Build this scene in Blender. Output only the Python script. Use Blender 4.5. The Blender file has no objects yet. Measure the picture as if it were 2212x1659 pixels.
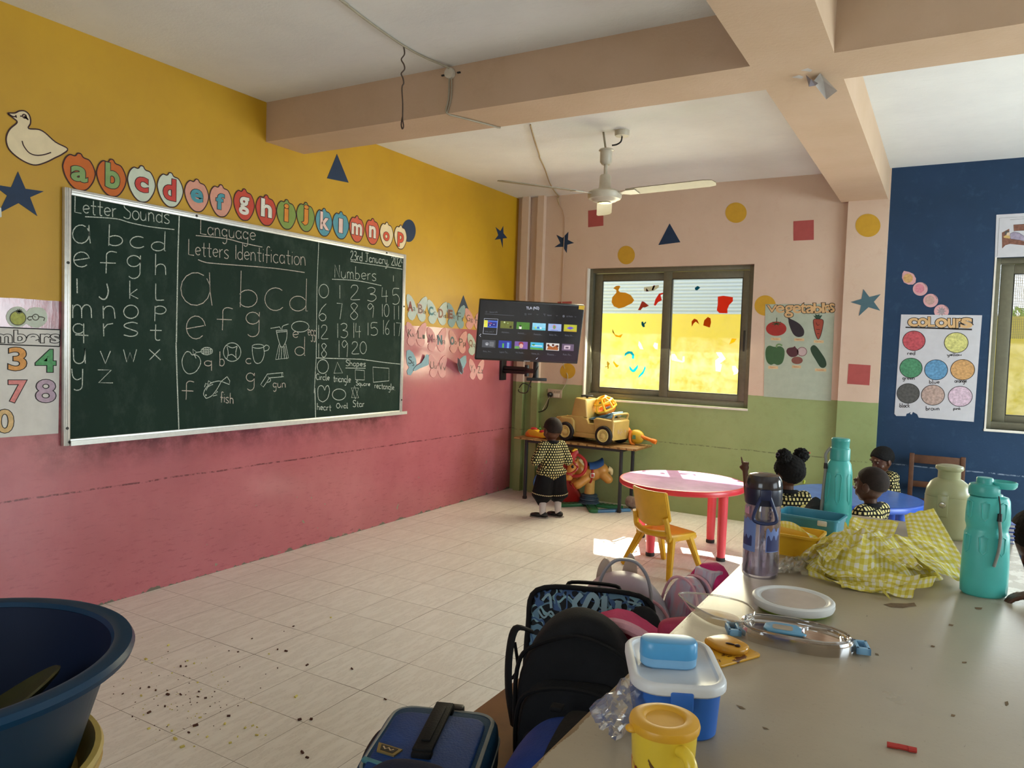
import bpy, bmesh, math, random
import numpy as np
from mathutils import Vector, Matrix, noise as mnoise

random.seed(7)
SC = bpy.context.scene
COL = SC.collection
PI = math.pi

# ------------------------------------------------------------------ camera
CAM_POS = (4.170631, -7.202501, 1.568834)
CAM_F, CAM_A, CAM_B, CAM_C = 1617.7066, 1.52276065, 0.03319936, 0.52605321
CAM_R = Matrix.Rotation(CAM_C, 3, 'Z') @ Matrix.Rotation(CAM_A, 3, 'X') @ Matrix.Rotation(CAM_B, 3, 'Z')
cam_data = bpy.data.cameras.new('camera')
cam_data.sensor_fit = 'HORIZONTAL'
cam_data.sensor_width = 36.0
cam_data.lens = 36.0 * CAM_F / 2212.0
cam_data.clip_start = 0.05
cam = bpy.data.objects.new('camera', cam_data)
cam.matrix_world = Matrix.Translation(CAM_POS) @ CAM_R.to_4x4()
COL.objects.link(cam)
SC.camera = cam

# ------------------------------------------------------------------ world, sun, daylight, exposure
world = bpy.data.worlds.new('daylight')
SC.world = world
world.use_nodes = True
wn = world.node_tree
wn.nodes.clear()
w_out = wn.nodes.new('ShaderNodeOutputWorld')
w_bg = wn.nodes.new('ShaderNodeBackground')
w_bg.inputs['Color'].default_value = (0.82, 0.90, 1.0, 1)
w_bg.inputs['Strength'].default_value = 2.5
wn.links.new(w_bg.outputs[0], w_out.inputs[0])

sun_data = bpy.data.lights.new('sun', 'SUN')
sun_data.energy = 20.0
sun_data.angle = 0.009
sun_data.color = (1.0, 0.93, 0.80)
sun = bpy.data.objects.new('sun', sun_data)
sun.rotation_euler = Vector((-0.5, 1.14, 1.0)).to_track_quat('Z', 'Y').to_euler()
COL.objects.link(sun)


def daylight(name, loc, direction, sx, sy, power, color=(1, 0.96, 0.9)):
    """sky light coming in through one window opening of the room"""
    d = bpy.data.lights.new(name, 'AREA')
    d.shape = 'RECTANGLE'
    d.size, d.size_y = sx, sy
    d.energy = power
    d.color = color
    o = bpy.data.objects.new(name, d)
    o.location = loc
    o.rotation_euler = Vector(direction).to_track_quat('-Z', 'Y').to_euler()
    COL.objects.link(o)
    return o


daylight('daylight_window_3', (7.57, -2.1, 1.72), (-1, 0, -0.5), 2.0, 1.36, 128, (0.80, 0.96, 1.0))
daylight('daylight_window_4', (7.57, -5.4, 1.72), (-1, 0, 0), 2.0, 1.36, 15, (0.80, 0.96, 1.0))
daylight('daylight_window_5', (2.9, -8.97, 1.72), (0, 1, 0), 1.7, 1.36, 12, (0.80, 0.96, 1.0))
daylight('daylight_window_1', (1.71, -0.012, 1.75), (0, -1, -0.55), 1.6, 1.25, 52, (1.0, 0.93, 0.66))
daylight('daylight_window_2', (5.3, -0.012, 1.75), (0, -1, -0.5), 1.55, 1.25, 13, (0.86, 0.97, 1.0))

SC.view_settings.view_transform = 'Standard'
SC.view_settings.look = 'None'
SC.view_settings.exposure = 0.26
SC.view_settings.gamma = 1.0
SC.view_settings.use_curve_mapping = False
if hasattr(SC, 'cycles'):
    SC.cycles.use_denoising = True
    SC.cycles.max_bounces = 8
    SC.cycles.transparent_max_bounces = 12
    SC.cycles.caustics_reflective = False
    SC.cycles.caustics_refractive = False
    SC.cycles.sample_clamp_indirect = 6.0


# ------------------------------------------------------------------ pixel rays on real planes
def ray(u, v):
    return CAM_R @ Vector(((u - 1106) / CAM_F, -(v - 829.5) / CAM_F, -1.0))


def at(u, v, axis, val):
    """the point of the plane axis = val that the photo shows at (u, v)"""
    d = ray(u, v)
    t = (val - CAM_POS[axis]) / d[axis]
    return Vector(CAM_POS) + d * t


def on_left(u, v):
    p = at(u, v, 0, 0.0)
    return (p.y, p.z)


def on_back(u, v, y=0.0):
    p = at(u, v, 1, y)
    return (p.x, p.z)


# frames: (u, v, d) = right along the wall, up, out of the wall
FR_LEFT = Matrix(((0, 0, 1, 0), (1, 0, 0, 0), (0, 1, 0, 0), (0, 0, 0, 1)))
FR_BACK = Matrix(((1, 0, 0, 0), (0, 0, -1, 0), (0, 1, 0, 0), (0, 0, 0, 1)))


# ------------------------------------------------------------------ materials
def lin(c):
    if isinstance(c, str):
        c = c.lstrip('#')
        c = tuple(int(c[i:i + 2], 16) / 255 for i in (0, 2, 4))
    else:
        c = tuple(x / 255 for x in c)
    return tuple(x / 12.92 if x <= 0.04045 else ((x + 0.055) / 1.055) ** 2.4 for x in c) + (1.0,)


class NT:
    """tiny helper to write node graphs"""

    def __init__(self, name):
        self.m = bpy.data.materials.new(name)
        self.m.use_nodes = True
        self.t = self.m.node_tree
        self.t.nodes.clear()
        self.out = self.t.nodes.new('ShaderNodeOutputMaterial')

    def n(self, typ, **kw):
        x = self.t.nodes.new('ShaderNode' + typ)
        for k, v in kw.items():
            if k.startswith('_'):
                setattr(x, k[1:], v)
        for k, v in kw.items():
            if k.startswith('_'):
                continue
            key = k
            if k.startswith('i') and k[1:].isdigit():
                key = int(k[1:])
            else:
                key = k.replace('__', ' ')
            s = x.inputs[key]
            if hasattr(v, 'is_linked') or isinstance(v, bpy.types.NodeSocket):
                self.t.links.new(v, s)
            else:
                s.default_value = v
        return x

    def math(self, op, a, b=0.0, c=0.0):
        return self.n('Math', _operation=op, i0=a, i1=b, i2=c).outputs[0]

    def mix(self, f, a, b):
        x = self.t.nodes.new('ShaderNodeMix')
        x.data_type = 'RGBA'
        for i, v in ((0, f), (6, a), (7, b)):
            if isinstance(v, bpy.types.NodeSocket):
                self.t.links.new(v, x.inputs[i])
            else:
                x.inputs[i].default_value = v
        return x.outputs[2]

    def pos(self):
        g = self.n('NewGeometry')
        s = self.n('SeparateXYZ', i0=g.outputs['Position'])
        return g.outputs['Position'], s.outputs[0], s.outputs[1], s.outputs[2]

    def obj(self):
        return self.n('TexCoord').outputs['Object']

    def noise(self, vec, scale, detail=3, rough=0.6):
        x = self.n('TexNoise', Scale=scale, Detail=detail, Roughness=rough)
        self.t.links.new(vec, x.inputs['Vector'])
        return x.outputs['Fac']

    def ramp(self, f, lo, hi):
        return self.n('MapRange', i0=f, i1=lo, i2=hi, i3=0.0, i4=1.0).outputs[0]

    def scalevec(self, vec, s):
        return self.n('VectorMath', _operation='MULTIPLY', i0=vec, i1=s).outputs[0]

    def bsdf(self, color, rough=0.5, spec=0.5, metal=0.0, bump=None, bstr=0.2, bdist=0.01, **kw):
        b = self.t.nodes.new('ShaderNodeBsdfPrincipled')
        for k, v in (('Base Color', color), ('Roughness', rough), ('Metallic', metal), ('Specular IOR Level', spec)):
            if isinstance(v, bpy.types.NodeSocket):
                self.t.links.new(v, b.inputs[k])
            else:
                b.inputs[k].default_value = v
        for k, v in kw.items():
            b.inputs[k.replace('_', ' ')].default_value = v
        if bump is not None:
            bp = self.n('Bump', Strength=bstr, Distance=bdist)
            self.t.links.new(bump, bp.inputs['Height'])
            self.t.links.new(bp.outputs[0], b.inputs['Normal'])
        return b.outputs[0]

    def done(self, sh):
        self.t.links.new(sh, self.out.inputs['Surface'])
        return self.m


MATS = {}


def mat(name, col, rough=0.5, spec=0.4, var=0.08, scale=14.0, bump=0.0, bscale=120.0, metal=0.0, dirt=None, dirt_amt=0.0, coat=0.0, sub=0.0):
    """plain coloured surface with slight procedural unevenness"""
    if name in MATS:
        return MATS[name]
    t = NT(name)
    o = t.obj()
    c = lin(col)
    n1 = t.noise(o, scale, 4)
    dark = tuple(x * (1 - var * 1.6) for x in c[:3]) + (1,)
    lite = tuple(min(1, x * (1 + var)) for x in c[:3]) + (1,)
    colr = t.mix(t.ramp(n1, 0.3, 0.7), dark, lite)
    if dirt is not None:
        n2 = t.noise(o, scale * 0.6, 6, 0.7)
        f = t.math('MULTIPLY', t.ramp(n2, 0.55, 0.75), dirt_amt)
        colr = t.mix(f, colr, lin(dirt))
    bnode = t.noise(o, bscale, 3) if bump else None
    kw = {}
    if coat:
        kw['Coat_Weight'] = coat
    if sub:
        kw['Subsurface_Weight'] = sub
    s = t.bsdf(colr, rough, spec, metal, bnode, bump, 0.004, **kw)
    MATS[name] = t.done(s)
    return MATS[name]


# ------------------------------------------------------------------ mesh helpers
def wmat(o):
    m = o.matrix_basis.copy()
    while o.parent:
        o = o.parent
        m = o.matrix_basis @ m
    return m


def frame_from(z, x=None):
    z = Vector(z).normalized()
    if x is None:
        x = Vector((1, 0, 0)) if abs(z.x) < 0.9 else Vector((0, 1, 0))
    x = Vector(x)
    y = z.cross(x).normalized()
    x = y.cross(z).normalized()
    return Matrix((x, y, z)).transposed()


class MB:
    def __init__(self):
        self.bm = bmesh.new()
        self.uv = None

    def _add(self, vs, fs, M=None):
        bv = []
        for v in vs:
            v = Vector(v)
            bv.append(self.bm.verts.new(M @ v if M is not None else v))
        out = []
        for f in fs:
            try:
                out.append(self.bm.faces.new([bv[i] for i in f]))
            except ValueError:
                pass
        return bv, out

    def box(self, c, s, rot=None, bevel=0.0, seg=2):
        """c centre, s full sizes, rot 3x3/euler z"""
        R = Matrix.Identity(3) if rot is None else (Matrix.Rotation(rot, 3, 'Z') if isinstance(rot, (int, float)) else rot)
        x, y, z = s[0] / 2, s[1] / 2, s[2] / 2
        vs = [Vector(c) + R @ Vector((a * x, b * y, d * z)) for a in (-1, 1) for b in (-1, 1) for d in (-1, 1)]
        bv, fs = self._add(vs, [(0, 1, 3, 2), (4, 6, 7, 5), (0, 4, 5, 1), (2, 3, 7, 6), (0, 2, 6, 4), (1, 5, 7, 3)])
        if bevel:
            es = list({e for f in fs for e in f.edges})
            bmesh.ops.bevel(self.bm, geom=es, offset=bevel, segments=seg, profile=0.5, affect='EDGES')
        return self

    def span(self, a, b, bevel=0.0, seg=2):
        a, b = Vector(a), Vector(b)
        return self.box((a + b) / 2, [abs(x) for x in (b - a)], None, bevel, seg)

    def lathe(self, prof, seg=32, M=None, closed=False):
        """prof list of (r, z); around local z"""
        rings, vs, fs = [], [], []
        for r, z in prof:
            if r < 1e-6:
                rings.append([len(vs)])
                vs.append((0, 0, z))
            else:
                rings.append(list(range(len(vs), len(vs) + seg)))
                for k in range(seg):
                    a = 2 * PI * k / seg
                    vs.append((r * math.cos(a), r * math.sin(a), z))
        pairs = list(zip(rings, rings[1:]))
        if closed:
            pairs.append((rings[-1], rings[0]))
        for A, B in pairs:
            if len(A) == 1 and len(B) == 1:
                continue
            for k in range(seg):
                k2 = (k + 1) % seg
                if len(A) == 1:
                    fs.append((A[0], B[k2], B[k]))
                elif len(B) == 1:
                    fs.append((A[k], A[k2], B[0]))
                else:
                    fs.append((A[k], A[k2], B[k2], B[k]))
        self._add(vs, fs, M)
        return self

    def cone(self, a, b, ra, rb, seg=16, caps=True, dome=0):
        """tapered cylinder / capsule from a to b"""
        a, b = Vector(a), Vector(b)
        d = b - a
        L = d.length
        M = Matrix.Translation(a) @ frame_from(d).to_4x4()
        prof = []
        if dome:
            for k in range(dome):
                t = PI / 2 * k / dome
                prof.append((ra * math.sin(t), -ra * math.cos(t)))
        elif caps:
            prof.append((0, 0))
        prof += [(ra, 0), (rb, L)]
        if dome:
            for k in range(dome - 1, -1, -1):
                t = PI / 2 * k / dome
                prof.append((rb * math.sin(t), L + rb * math.cos(t)))
        elif caps:
            prof.append((0, L))
        return self.lathe(prof, seg, M)

    def ell(self, c, r, rot=None, seg=20, rings=12):
        R = Matrix.Identity(3) if rot is None else rot
        M = Matrix.Translation(c) @ R.to_4x4() @ Matrix.Diagonal((r[0], r[1], r[2], 1))
        prof = [(math.sin(PI * k / rings), -math.cos(PI * k / rings)) for k in range(rings + 1)]
        prof[0] = (0, -1)
        prof[-1] = (0, 1)
        return self.lathe(prof, seg, M)

    def tube(self, pts, r, seg=8, closed=False, flat=None):
        pts = [Vector(p) for p in pts]
        n = len(pts)
        rs = r if isinstance(r, (list, tuple)) else [r] * n
        vs, fs = [], []
        prev = None
        for i, p in enumerate(pts):
            if closed:
                t = pts[(i + 1) % n] - pts[i - 1]
            else:
                t = pts[min(i + 1, n - 1)] - pts[max(i - 1, 0)]
            t.normalize()
            if prev is None:
                x = Vector((0, 0, 1)) if abs(t.z) < 0.9 else Vector((1, 0, 0))
                x = (x - t * x.dot(t)).normalized()
            else:
                x = (prev - t * prev.dot(t))
                x = x.normalized() if x.length > 1e-6 else prev
            prev = x
            y = t.cross(x)
            for k in range(seg):
                a = 2 * PI * k / seg
                fx = flat if flat else 1.0
                vs.append(p + (x * math.cos(a) * fx + y * math.sin(a)) * rs[i])
        m = n if closed else n - 1
        for i in range(m):
            j = (i + 1) % n
            for k in range(seg):
                k2 = (k + 1) % seg
                fs.append((i * seg + k, i * seg + k2, j * seg + k2, j * seg + k))
        if not closed:
            fs.append(tuple(range(seg - 1, -1, -1)))
            fs.append(tuple(range((n - 1) * seg, n * seg)))
        self._add(vs, fs)
        return self

    def prism(self, poly, d0, d1, M=None, bevel=0.0, seg=2):
        """poly in the (u, v) plane extruded from d0 to d1"""
        n = len(poly)
        vs = [(p[0], p[1], d0) for p in poly] + [(p[0], p[1], d1) for p in poly]
        fs = [tuple(range(n - 1, -1, -1)), tuple(range(n, 2 * n))]
        for i in range(n):
            j = (i + 1) % n
            fs.append((i, j, n + j, n + i))
        bv, out = self._add(vs, fs, M)
        bmesh.ops.recalc_face_normals(self.bm, faces=out)
        if bevel:
            es = list({e for f in out[:2] for e in f.edges})
            bmesh.ops.bevel(self.bm, geom=es, offset=bevel, segments=seg, profile=0.5, affect='EDGES')
        return self

    def ribbon(self, pts, w, M=None, d=0.0, closed=False):
        """flat stroke of width w in the (u, v) plane at height d"""
        P = [Vector((p[0], p[1])) for p in pts]
        n = len(P)
        if n < 2:
            return self
        vs, fs = [], []
        for i in range(n):
            if closed:
                a, b = P[i - 1], P[(i + 1) % n]
            else:
                a, b = P[max(i - 1, 0)], P[min(i + 1, n - 1)]
            t = b - a
            if t.length < 1e-9:
                t = Vector((1, 0))
            t.normalize()
            q = Vector((-t.y, t.x)) * (w / 2)
            vs += [(P[i].x + q.x, P[i].y + q.y, d), (P[i].x - q.x, P[i].y - q.y, d)]
        for i in range(n if closed else n - 1):
            j = (i + 1) % n
            fs.append((2 * i, 2 * i + 1, 2 * j + 1, 2 * j))
        self._add(vs, fs, M)
        return self

    def grid(self, fn, nu, nv, uvscale=None):
        """fn(s, t) -> point, s, t in 0..1; keeps s, t as UV"""
        if self.uv is None:
            self.uv = self.bm.loops.layers.uv.new('UVMap')
        V = [[self.bm.verts.new(fn(i / nu, j / nv)) for j in range(nv + 1)] for i in range(nu + 1)]
        su, sv = uvscale or (1, 1)
        for i in range(nu):
            for j in range(nv):
                f = self.bm.faces.new((V[i][j], V[i + 1][j], V[i + 1][j + 1], V[i][j + 1]))
                for l, (a, b) in zip(f.loops, ((i, j), (i + 1, j), (i + 1, j + 1), (i, j + 1))):
                    l[self.uv].uv = (a / nu * su, b / nv * sv)
        return self

    def xform(self, M):
        bmesh.ops.transform(self.bm, matrix=M, verts=self.bm.verts)
        return self

    def solidify(self, th):
        bmesh.ops.recalc_face_normals(self.bm, faces=self.bm.faces)
        bmesh.ops.solidify(self.bm, geom=list(self.bm.faces), thickness=th)
        return self

    def boxuv(self, k=1.0):
        uv = self.bm.loops.layers.uv.get('UVMap') or self.bm.loops.layers.uv.new('UVMap')
        for f in self.bm.faces:
            n = f.normal
            ax = max(range(3), key=lambda i: abs(n[i]))
            for l in f.loops:
                c = l.vert.co
                l[uv].uv = ((c.y, c.z), (c.x, c.z), (c.x, c.y))[ax][0] * k, ((c.y, c.z), (c.x, c.z), (c.x, c.y))[ax][1] * k
        return self

    def build(self, name, material, parent=None, smooth=40, fixn=True):
        bm = self.bm
        if fixn:
            bmesh.ops.recalc_face_normals(bm, faces=bm.faces)
        o_mat = Matrix.Identity(4)
        if parent is not None:
            bmesh.ops.transform(bm, matrix=wmat(parent).inverted(), verts=bm.verts)
        elif bm.verts:
            xs = [v.co for v in bm.verts]
            lo = Vector((min(v.x for v in xs), min(v.y for v in xs), min(v.z for v in xs)))
            hi = Vector((max(v.x for v in xs), max(v.y for v in xs), max(v.z for v in xs)))
            c = Vector(((lo.x + hi.x) / 2, (lo.y + hi.y) / 2, lo.z))
            bmesh.ops.transform(bm, matrix=Matrix.Translation(-c), verts=bm.verts)
            o_mat = Matrix.Translation(c)
        me = bpy.data.meshes.new(name)
        bm.to_mesh(me)
        bm.free()
        me.materials.append(material)
        if smooth:
            me.shade_smooth()
            me.set_sharp_from_angle(angle=math.radians(smooth))
        o = bpy.data.objects.new(name, me)
        o.matrix_basis = o_mat
        COL.objects.link(o)
        if parent is not None:
            o.parent = parent
        return o


def tag(o, label, cat, group=None, kind=None):
    o['label'] = label
    o['category'] = cat
    if group:
        o['group'] = group
    if kind:
        o['kind'] = kind
    return o


def thing(name, loc, label, cat, group=None, rz=0.0):
    o = bpy.data.objects.new(name, None)
    o.empty_display_size = 0.1
    o.location = loc
    o.rotation_euler = (0, 0, rz)
    COL.objects.link(o)
    return tag(o, label, cat, group)


def structure(o, label=None):
    o['kind'] = 'structure'
    if label:
        o['label'] = label
    return o


def copy_thing(src, loc=None, rz=None, label=None):
    r = src.copy()
    COL.objects.link(r)

    def kids(a, b):
        for ch in list(a.children):
            c = ch.copy()
            COL.objects.link(c)
            c.parent = b
            kids(ch, c)
    kids(src, r)
    if loc is not None:
        r.location = loc
    if rz is not None:
        r.rotation_euler = (0, 0, rz)
    if label:
        r['label'] = label
    return r


def catmull(pts, k=6, closed=False):
    P = [Vector(p) for p in pts]
    n = len(P)
    out = []
    for i in range(n if closed else n - 1):
        if closed:
            p0, p1, p2, p3 = P[i - 1], P[i], P[(i + 1) % n], P[(i + 2) % n]
        else:
            p0, p1, p2, p3 = P[max(i - 1, 0)], P[i], P[i + 1], P[min(i + 2, n - 1)]
        for j in range(k):
            t = j / k
            out.append(0.5 * ((2 * p1) + (p2 - p0) * t + (2 * p0 - 5 * p1 + 4 * p2 - p3) * t * t + (3 * p1 - p0 - 3 * p2 + p3) * t ** 3))
    if not closed:
        out.append(P[-1])
    return out


def remesh(mb, voxel, smooth_it=4, fac=0.5):
    """fuse overlapping closed shapes of mb into one continuous skin; returns a new MB"""
    bmesh.ops.recalc_face_normals(mb.bm, faces=mb.bm.faces)
    me = bpy.data.meshes.new('fuse')
    mb.bm.to_mesh(me)
    mb.bm.free()
    o = bpy.data.objects.new('fuse', me)
    COL.objects.link(o)
    m = o.modifiers.new('r', 'REMESH')
    m.mode = 'VOXEL'
    m.voxel_size = voxel
    if smooth_it:
        s = o.modifiers.new('s', 'SMOOTH')
        s.iterations = smooth_it
        s.factor = fac
    dg = bpy.context.evaluated_depsgraph_get()
    e = o.evaluated_get(dg)
    m2 = e.to_mesh()
    out = MB()
    out.bm.from_mesh(m2)
    e.to_mesh_clear()
    bpy.data.objects.remove(o)
    bpy.data.meshes.remove(me)
    return out


def soft_box(sx, sy, sz, p=4.0, n=14, wob=0.0, wscale=4.0, seed=0, fn=None):
    """stuffed fabric box sitting on z = 0: cube sphere with rounded faces"""
    mb = MB()
    bmesh.ops.create_cube(mb.bm, size=2.0)
    bmesh.ops.subdivide_edges(mb.bm, edges=list(mb.bm.edges), cuts=n, use_grid_fill=True)
    off = Vector((seed * 3.1, seed * 1.7, seed * 0.9))
    for v in mb.bm.verts:
        c = v.co
        m = (abs(c.x) ** p + abs(c.y) ** p + abs(c.z) ** p) ** (1 / p)
        q = c / m
        q = Vector((q.x * sx / 2, q.y * sy / 2, (q.z + 1) * sz / 2))
        if fn:
            q = fn(q, c)
        if wob:
            w = mnoise.noise_vector(q * wscale + off)
            q += w * wob
        v.co = q
    return mb


_fontcache = {}


def font_polys(body, offset=0.0, shear=0.0):
    """verts and faces of built-in lettering at size 1"""
    key = (body, offset, shear)
    if key in _fontcache:
        return _fontcache[key]
    cu = bpy.data.curves.new('txt', 'FONT')
    cu.body = body
    cu.offset = offset
    cu.shear = shear
    cu.resolution_u = 4
    o = bpy.data.objects.new('txt', cu)
    COL.objects.link(o)
    dg = bpy.context.evaluated_depsgraph_get()
    e = o.evaluated_get(dg)
    me = e.to_mesh()
    vs = [tuple(v.co[:2]) for v in me.vertices]
    fs = [tuple(p.vertices) for p in me.polygons]
    e.to_mesh_clear()
    bpy.data.objects.remove(o)
    bpy.data.curves.remove(cu)
    _fontcache[key] = (vs, fs)
    return vs, fs


def lettering(mb, body, box, M, d, offset=0.0, ref=None, mapfn=None):
    """fit the lettering into box (u0, v0, u1, v1); ref = the plain body whose bounds define the fit"""
    vs, fs = font_polys(body, offset)
    rv, _ = font_polys(body, 0.0)
    x0 = min(v[0] for v in rv); x1 = max(v[0] for v in rv)
    y0 = min(v[1] for v in rv); y1 = max(v[1] for v in rv)
    u0, v0, u1, v1 = box
    P = []
    for x, y in vs:
        a = u0 + (x - x0) / max(x1 - x0, 1e-6) * (u1 - u0)
        b = v0 + (y - y0) / max(y1 - y0, 1e-6) * (v1 - v0)
        if mapfn:
            a, b = mapfn(a, b)
        P.append((a, b, d))
    mb._add(P, fs, M)
    return mb


def rrect(w, h, r, k=5, cx=0.0, cy=0.0):
    out = []
    for sx, sy, a0 in ((1, 1, 0), (-1, 1, PI / 2), (-1, -1, PI), (1, -1, 1.5 * PI)):
        for i in range(k + 1):
            a = a0 + PI / 2 * i / k
            out.append((cx + sx * (w / 2 - r) + r * math.cos(a), cy + sy * (h / 2 - r) + r * math.sin(a)))
    return out


def circle(cx, cy, rx, ry=None, n=32, a0=0.0, a1=2 * PI):
    ry = rx if ry is None else ry
    full = abs(a1 - a0 - 2 * PI) < 1e-6
    m = n if full else n + 1
    return [(cx + rx * math.cos(a0 + (a1 - a0) * i / n), cy + ry * math.sin(a0 + (a1 - a0) * i / n)) for i in range(m)]
# ================================================================== the setting
H = 3.21
PINK_Z, GREEN_Z = 1.74, 1.20


def wall_left_material():
    t = NT('wall_left_paint')
    P, x, y, z = t.pos()
    n_big = t.noise(P, 1.3, 4)
    n_mid = t.noise(P, 9, 6, 0.7)
    n_fine = t.noise(t.scalevec(P, (40, 40, 6)), 1.0, 4)
    yel = t.mix(t.ramp(n_big, 0.3, 0.7), lin('#b98c0b'), lin('#c6990f'))
    yel = t.mix(t.math('MULTIPLY', t.ramp(n_mid, 0.52, 0.8), 0.35), yel, lin('#b58410'))
    pink = t.mix(t.ramp(n_big, 0.3, 0.7), lin('#ab5e65'), lin('#ba6b72'))
    pink = t.mix(t.math('MULTIPLY', t.ramp(n_mid, 0.5, 0.8), 0.45), pink, lin('#a65561'))
    # scuffs and scratches of the lower wall
    sc = t.noise(t.scalevec(P, (6, 5, 26)), 2.0, 8, 0.75)
    low = t.math('SUBTRACT', 1.0, t.ramp(z, 0.1, 1.0))
    pink = t.mix(t.math('MULTIPLY', t.math('MULTIPLY', t.ramp(sc, 0.55, 0.70), low), 0.8), pink, lin('#7f3b44'))
    # the long dark scuffed ledge line
    wob = t.math('MULTIPLY', t.math('SUBTRACT', t.noise(P, 3.0, 3), 0.5), 0.02)
    dz = t.math('ABSOLUTE', t.math('SUBTRACT', t.math('ADD', z, wob), 0.685))
    line = t.math('MULTIPLY', t.math('LESS_THAN', dz, 0.005), t.ramp(t.noise(P, 30, 4), 0.40, 0.55))
    pink = t.mix(t.math('MULTIPLY', line, 0.8), pink, lin('#5e3036'))
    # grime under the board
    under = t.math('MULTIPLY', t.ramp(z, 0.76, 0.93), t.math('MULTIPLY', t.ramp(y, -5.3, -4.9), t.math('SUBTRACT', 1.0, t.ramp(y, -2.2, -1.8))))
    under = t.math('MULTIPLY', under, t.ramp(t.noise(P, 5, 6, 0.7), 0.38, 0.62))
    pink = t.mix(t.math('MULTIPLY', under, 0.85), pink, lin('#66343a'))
    # chipped plaster along the floor
    edge = t.math('ADD', z, t.math('MULTIPLY', t.noise(t.scalevec(P, (1, 1, 0.2)), 7.0, 5, 0.65), -0.16))
    chip = t.math('LESS_THAN', edge, -0.076)
    pink = t.mix(chip, pink, lin('#6f685c'))
    spots = t.math('MULTIPLY', t.math('GREATER_THAN', t.noise(P, 13, 2), 0.715), t.math('LESS_THAN', z, 0.4))
    pink = t.mix(spots, pink, lin('#8d8672'))
    hb = t.math('ADD', z, t.math('MULTIPLY', t.math('SUBTRACT', t.noise(P, 6, 2), 0.5), 0.012))
    f = t.math('GREATER_THAN', hb, PINK_Z)
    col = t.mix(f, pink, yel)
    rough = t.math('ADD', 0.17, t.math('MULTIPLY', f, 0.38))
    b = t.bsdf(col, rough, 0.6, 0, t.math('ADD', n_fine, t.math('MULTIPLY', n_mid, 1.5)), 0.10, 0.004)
    return t.done(b)


def wall_back_material():
    t = NT('wall_back_paint')
    P, x, y, z = t.pos()
    n_big = t.noise(P, 1.5, 4)
    n_mid = t.noise(P, 10, 6, 0.7)
    n_fine = t.noise(P, 70, 3)
    peach = t.mix(t.ramp(n_big, 0.3, 0.7), lin('#cbb29c'), lin('#d5bda8'))
    peach = t.mix(t.math('MULTIPLY', t.ramp(n_mid, 0.55, 0.8), 0.4), peach, lin('#c39d85'))
    green = t.mix(t.ramp(n_big, 0.3, 0.7), lin('#8d9c66'), lin('#9aa974'))
    green = t.mix(t.math('MULTIPLY', t.ramp(n_mid, 0.5, 0.8), 0.4), green, lin('#7f8a58'))
    blue = t.mix(t.ramp(n_big, 0.3, 0.7), lin('#1b344f'), lin('#213b5a'))
    blue = t.mix(t.math('MULTIPLY', t.ramp(n_mid, 0.55, 0.8), 0.5), blue, lin('#365472'))
    scr = t.noise(t.scalevec(P, (9, 9, 50)), 2.0, 6, 0.8)
    blue = t.mix(t.math('MULTIPLY', t.math('GREATER_THAN', scr, 0.72), 0.6), blue, lin('#b9c2cf'))
    hb = t.math('ADD', z, t.math('MULTIPLY', t.math('SUBTRACT', t.noise(P, 6, 2), 0.5), 0.015))
    col = t.mix(t.math('GREATER_THAN', hb, GREEN_Z), green, peach)
    dz = t.math('ABSOLUTE', t.math('SUBTRACT', t.math('ADD', z, t.math('MULTIPLY', t.noise(P, 3, 3), 0.02)), 0.69))
    ln = t.math('MULTIPLY', t.math('LESS_THAN', dz, 0.005), t.ramp(t.noise(P, 30, 4), 0.42, 0.55))
    col = t.mix(t.math('MULTIPLY', ln, 0.7), col, lin('#5d6444'))
    col = t.mix(t.math('GREATER_THAN', x, 3.668), col, blue)
    lnb = t.math('MULTIPLY', ln, t.math('GREATER_THAN', x, 3.668))
    col = t.mix(t.math('MULTIPLY', lnb, 0.6), col, lin('#9fb0c4'))
    b = t.bsdf(col, 0.55, 0.28, 0, t.math('ADD', n_fine, n_mid), 0.22, 0.004)
    return t.done(b)


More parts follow.
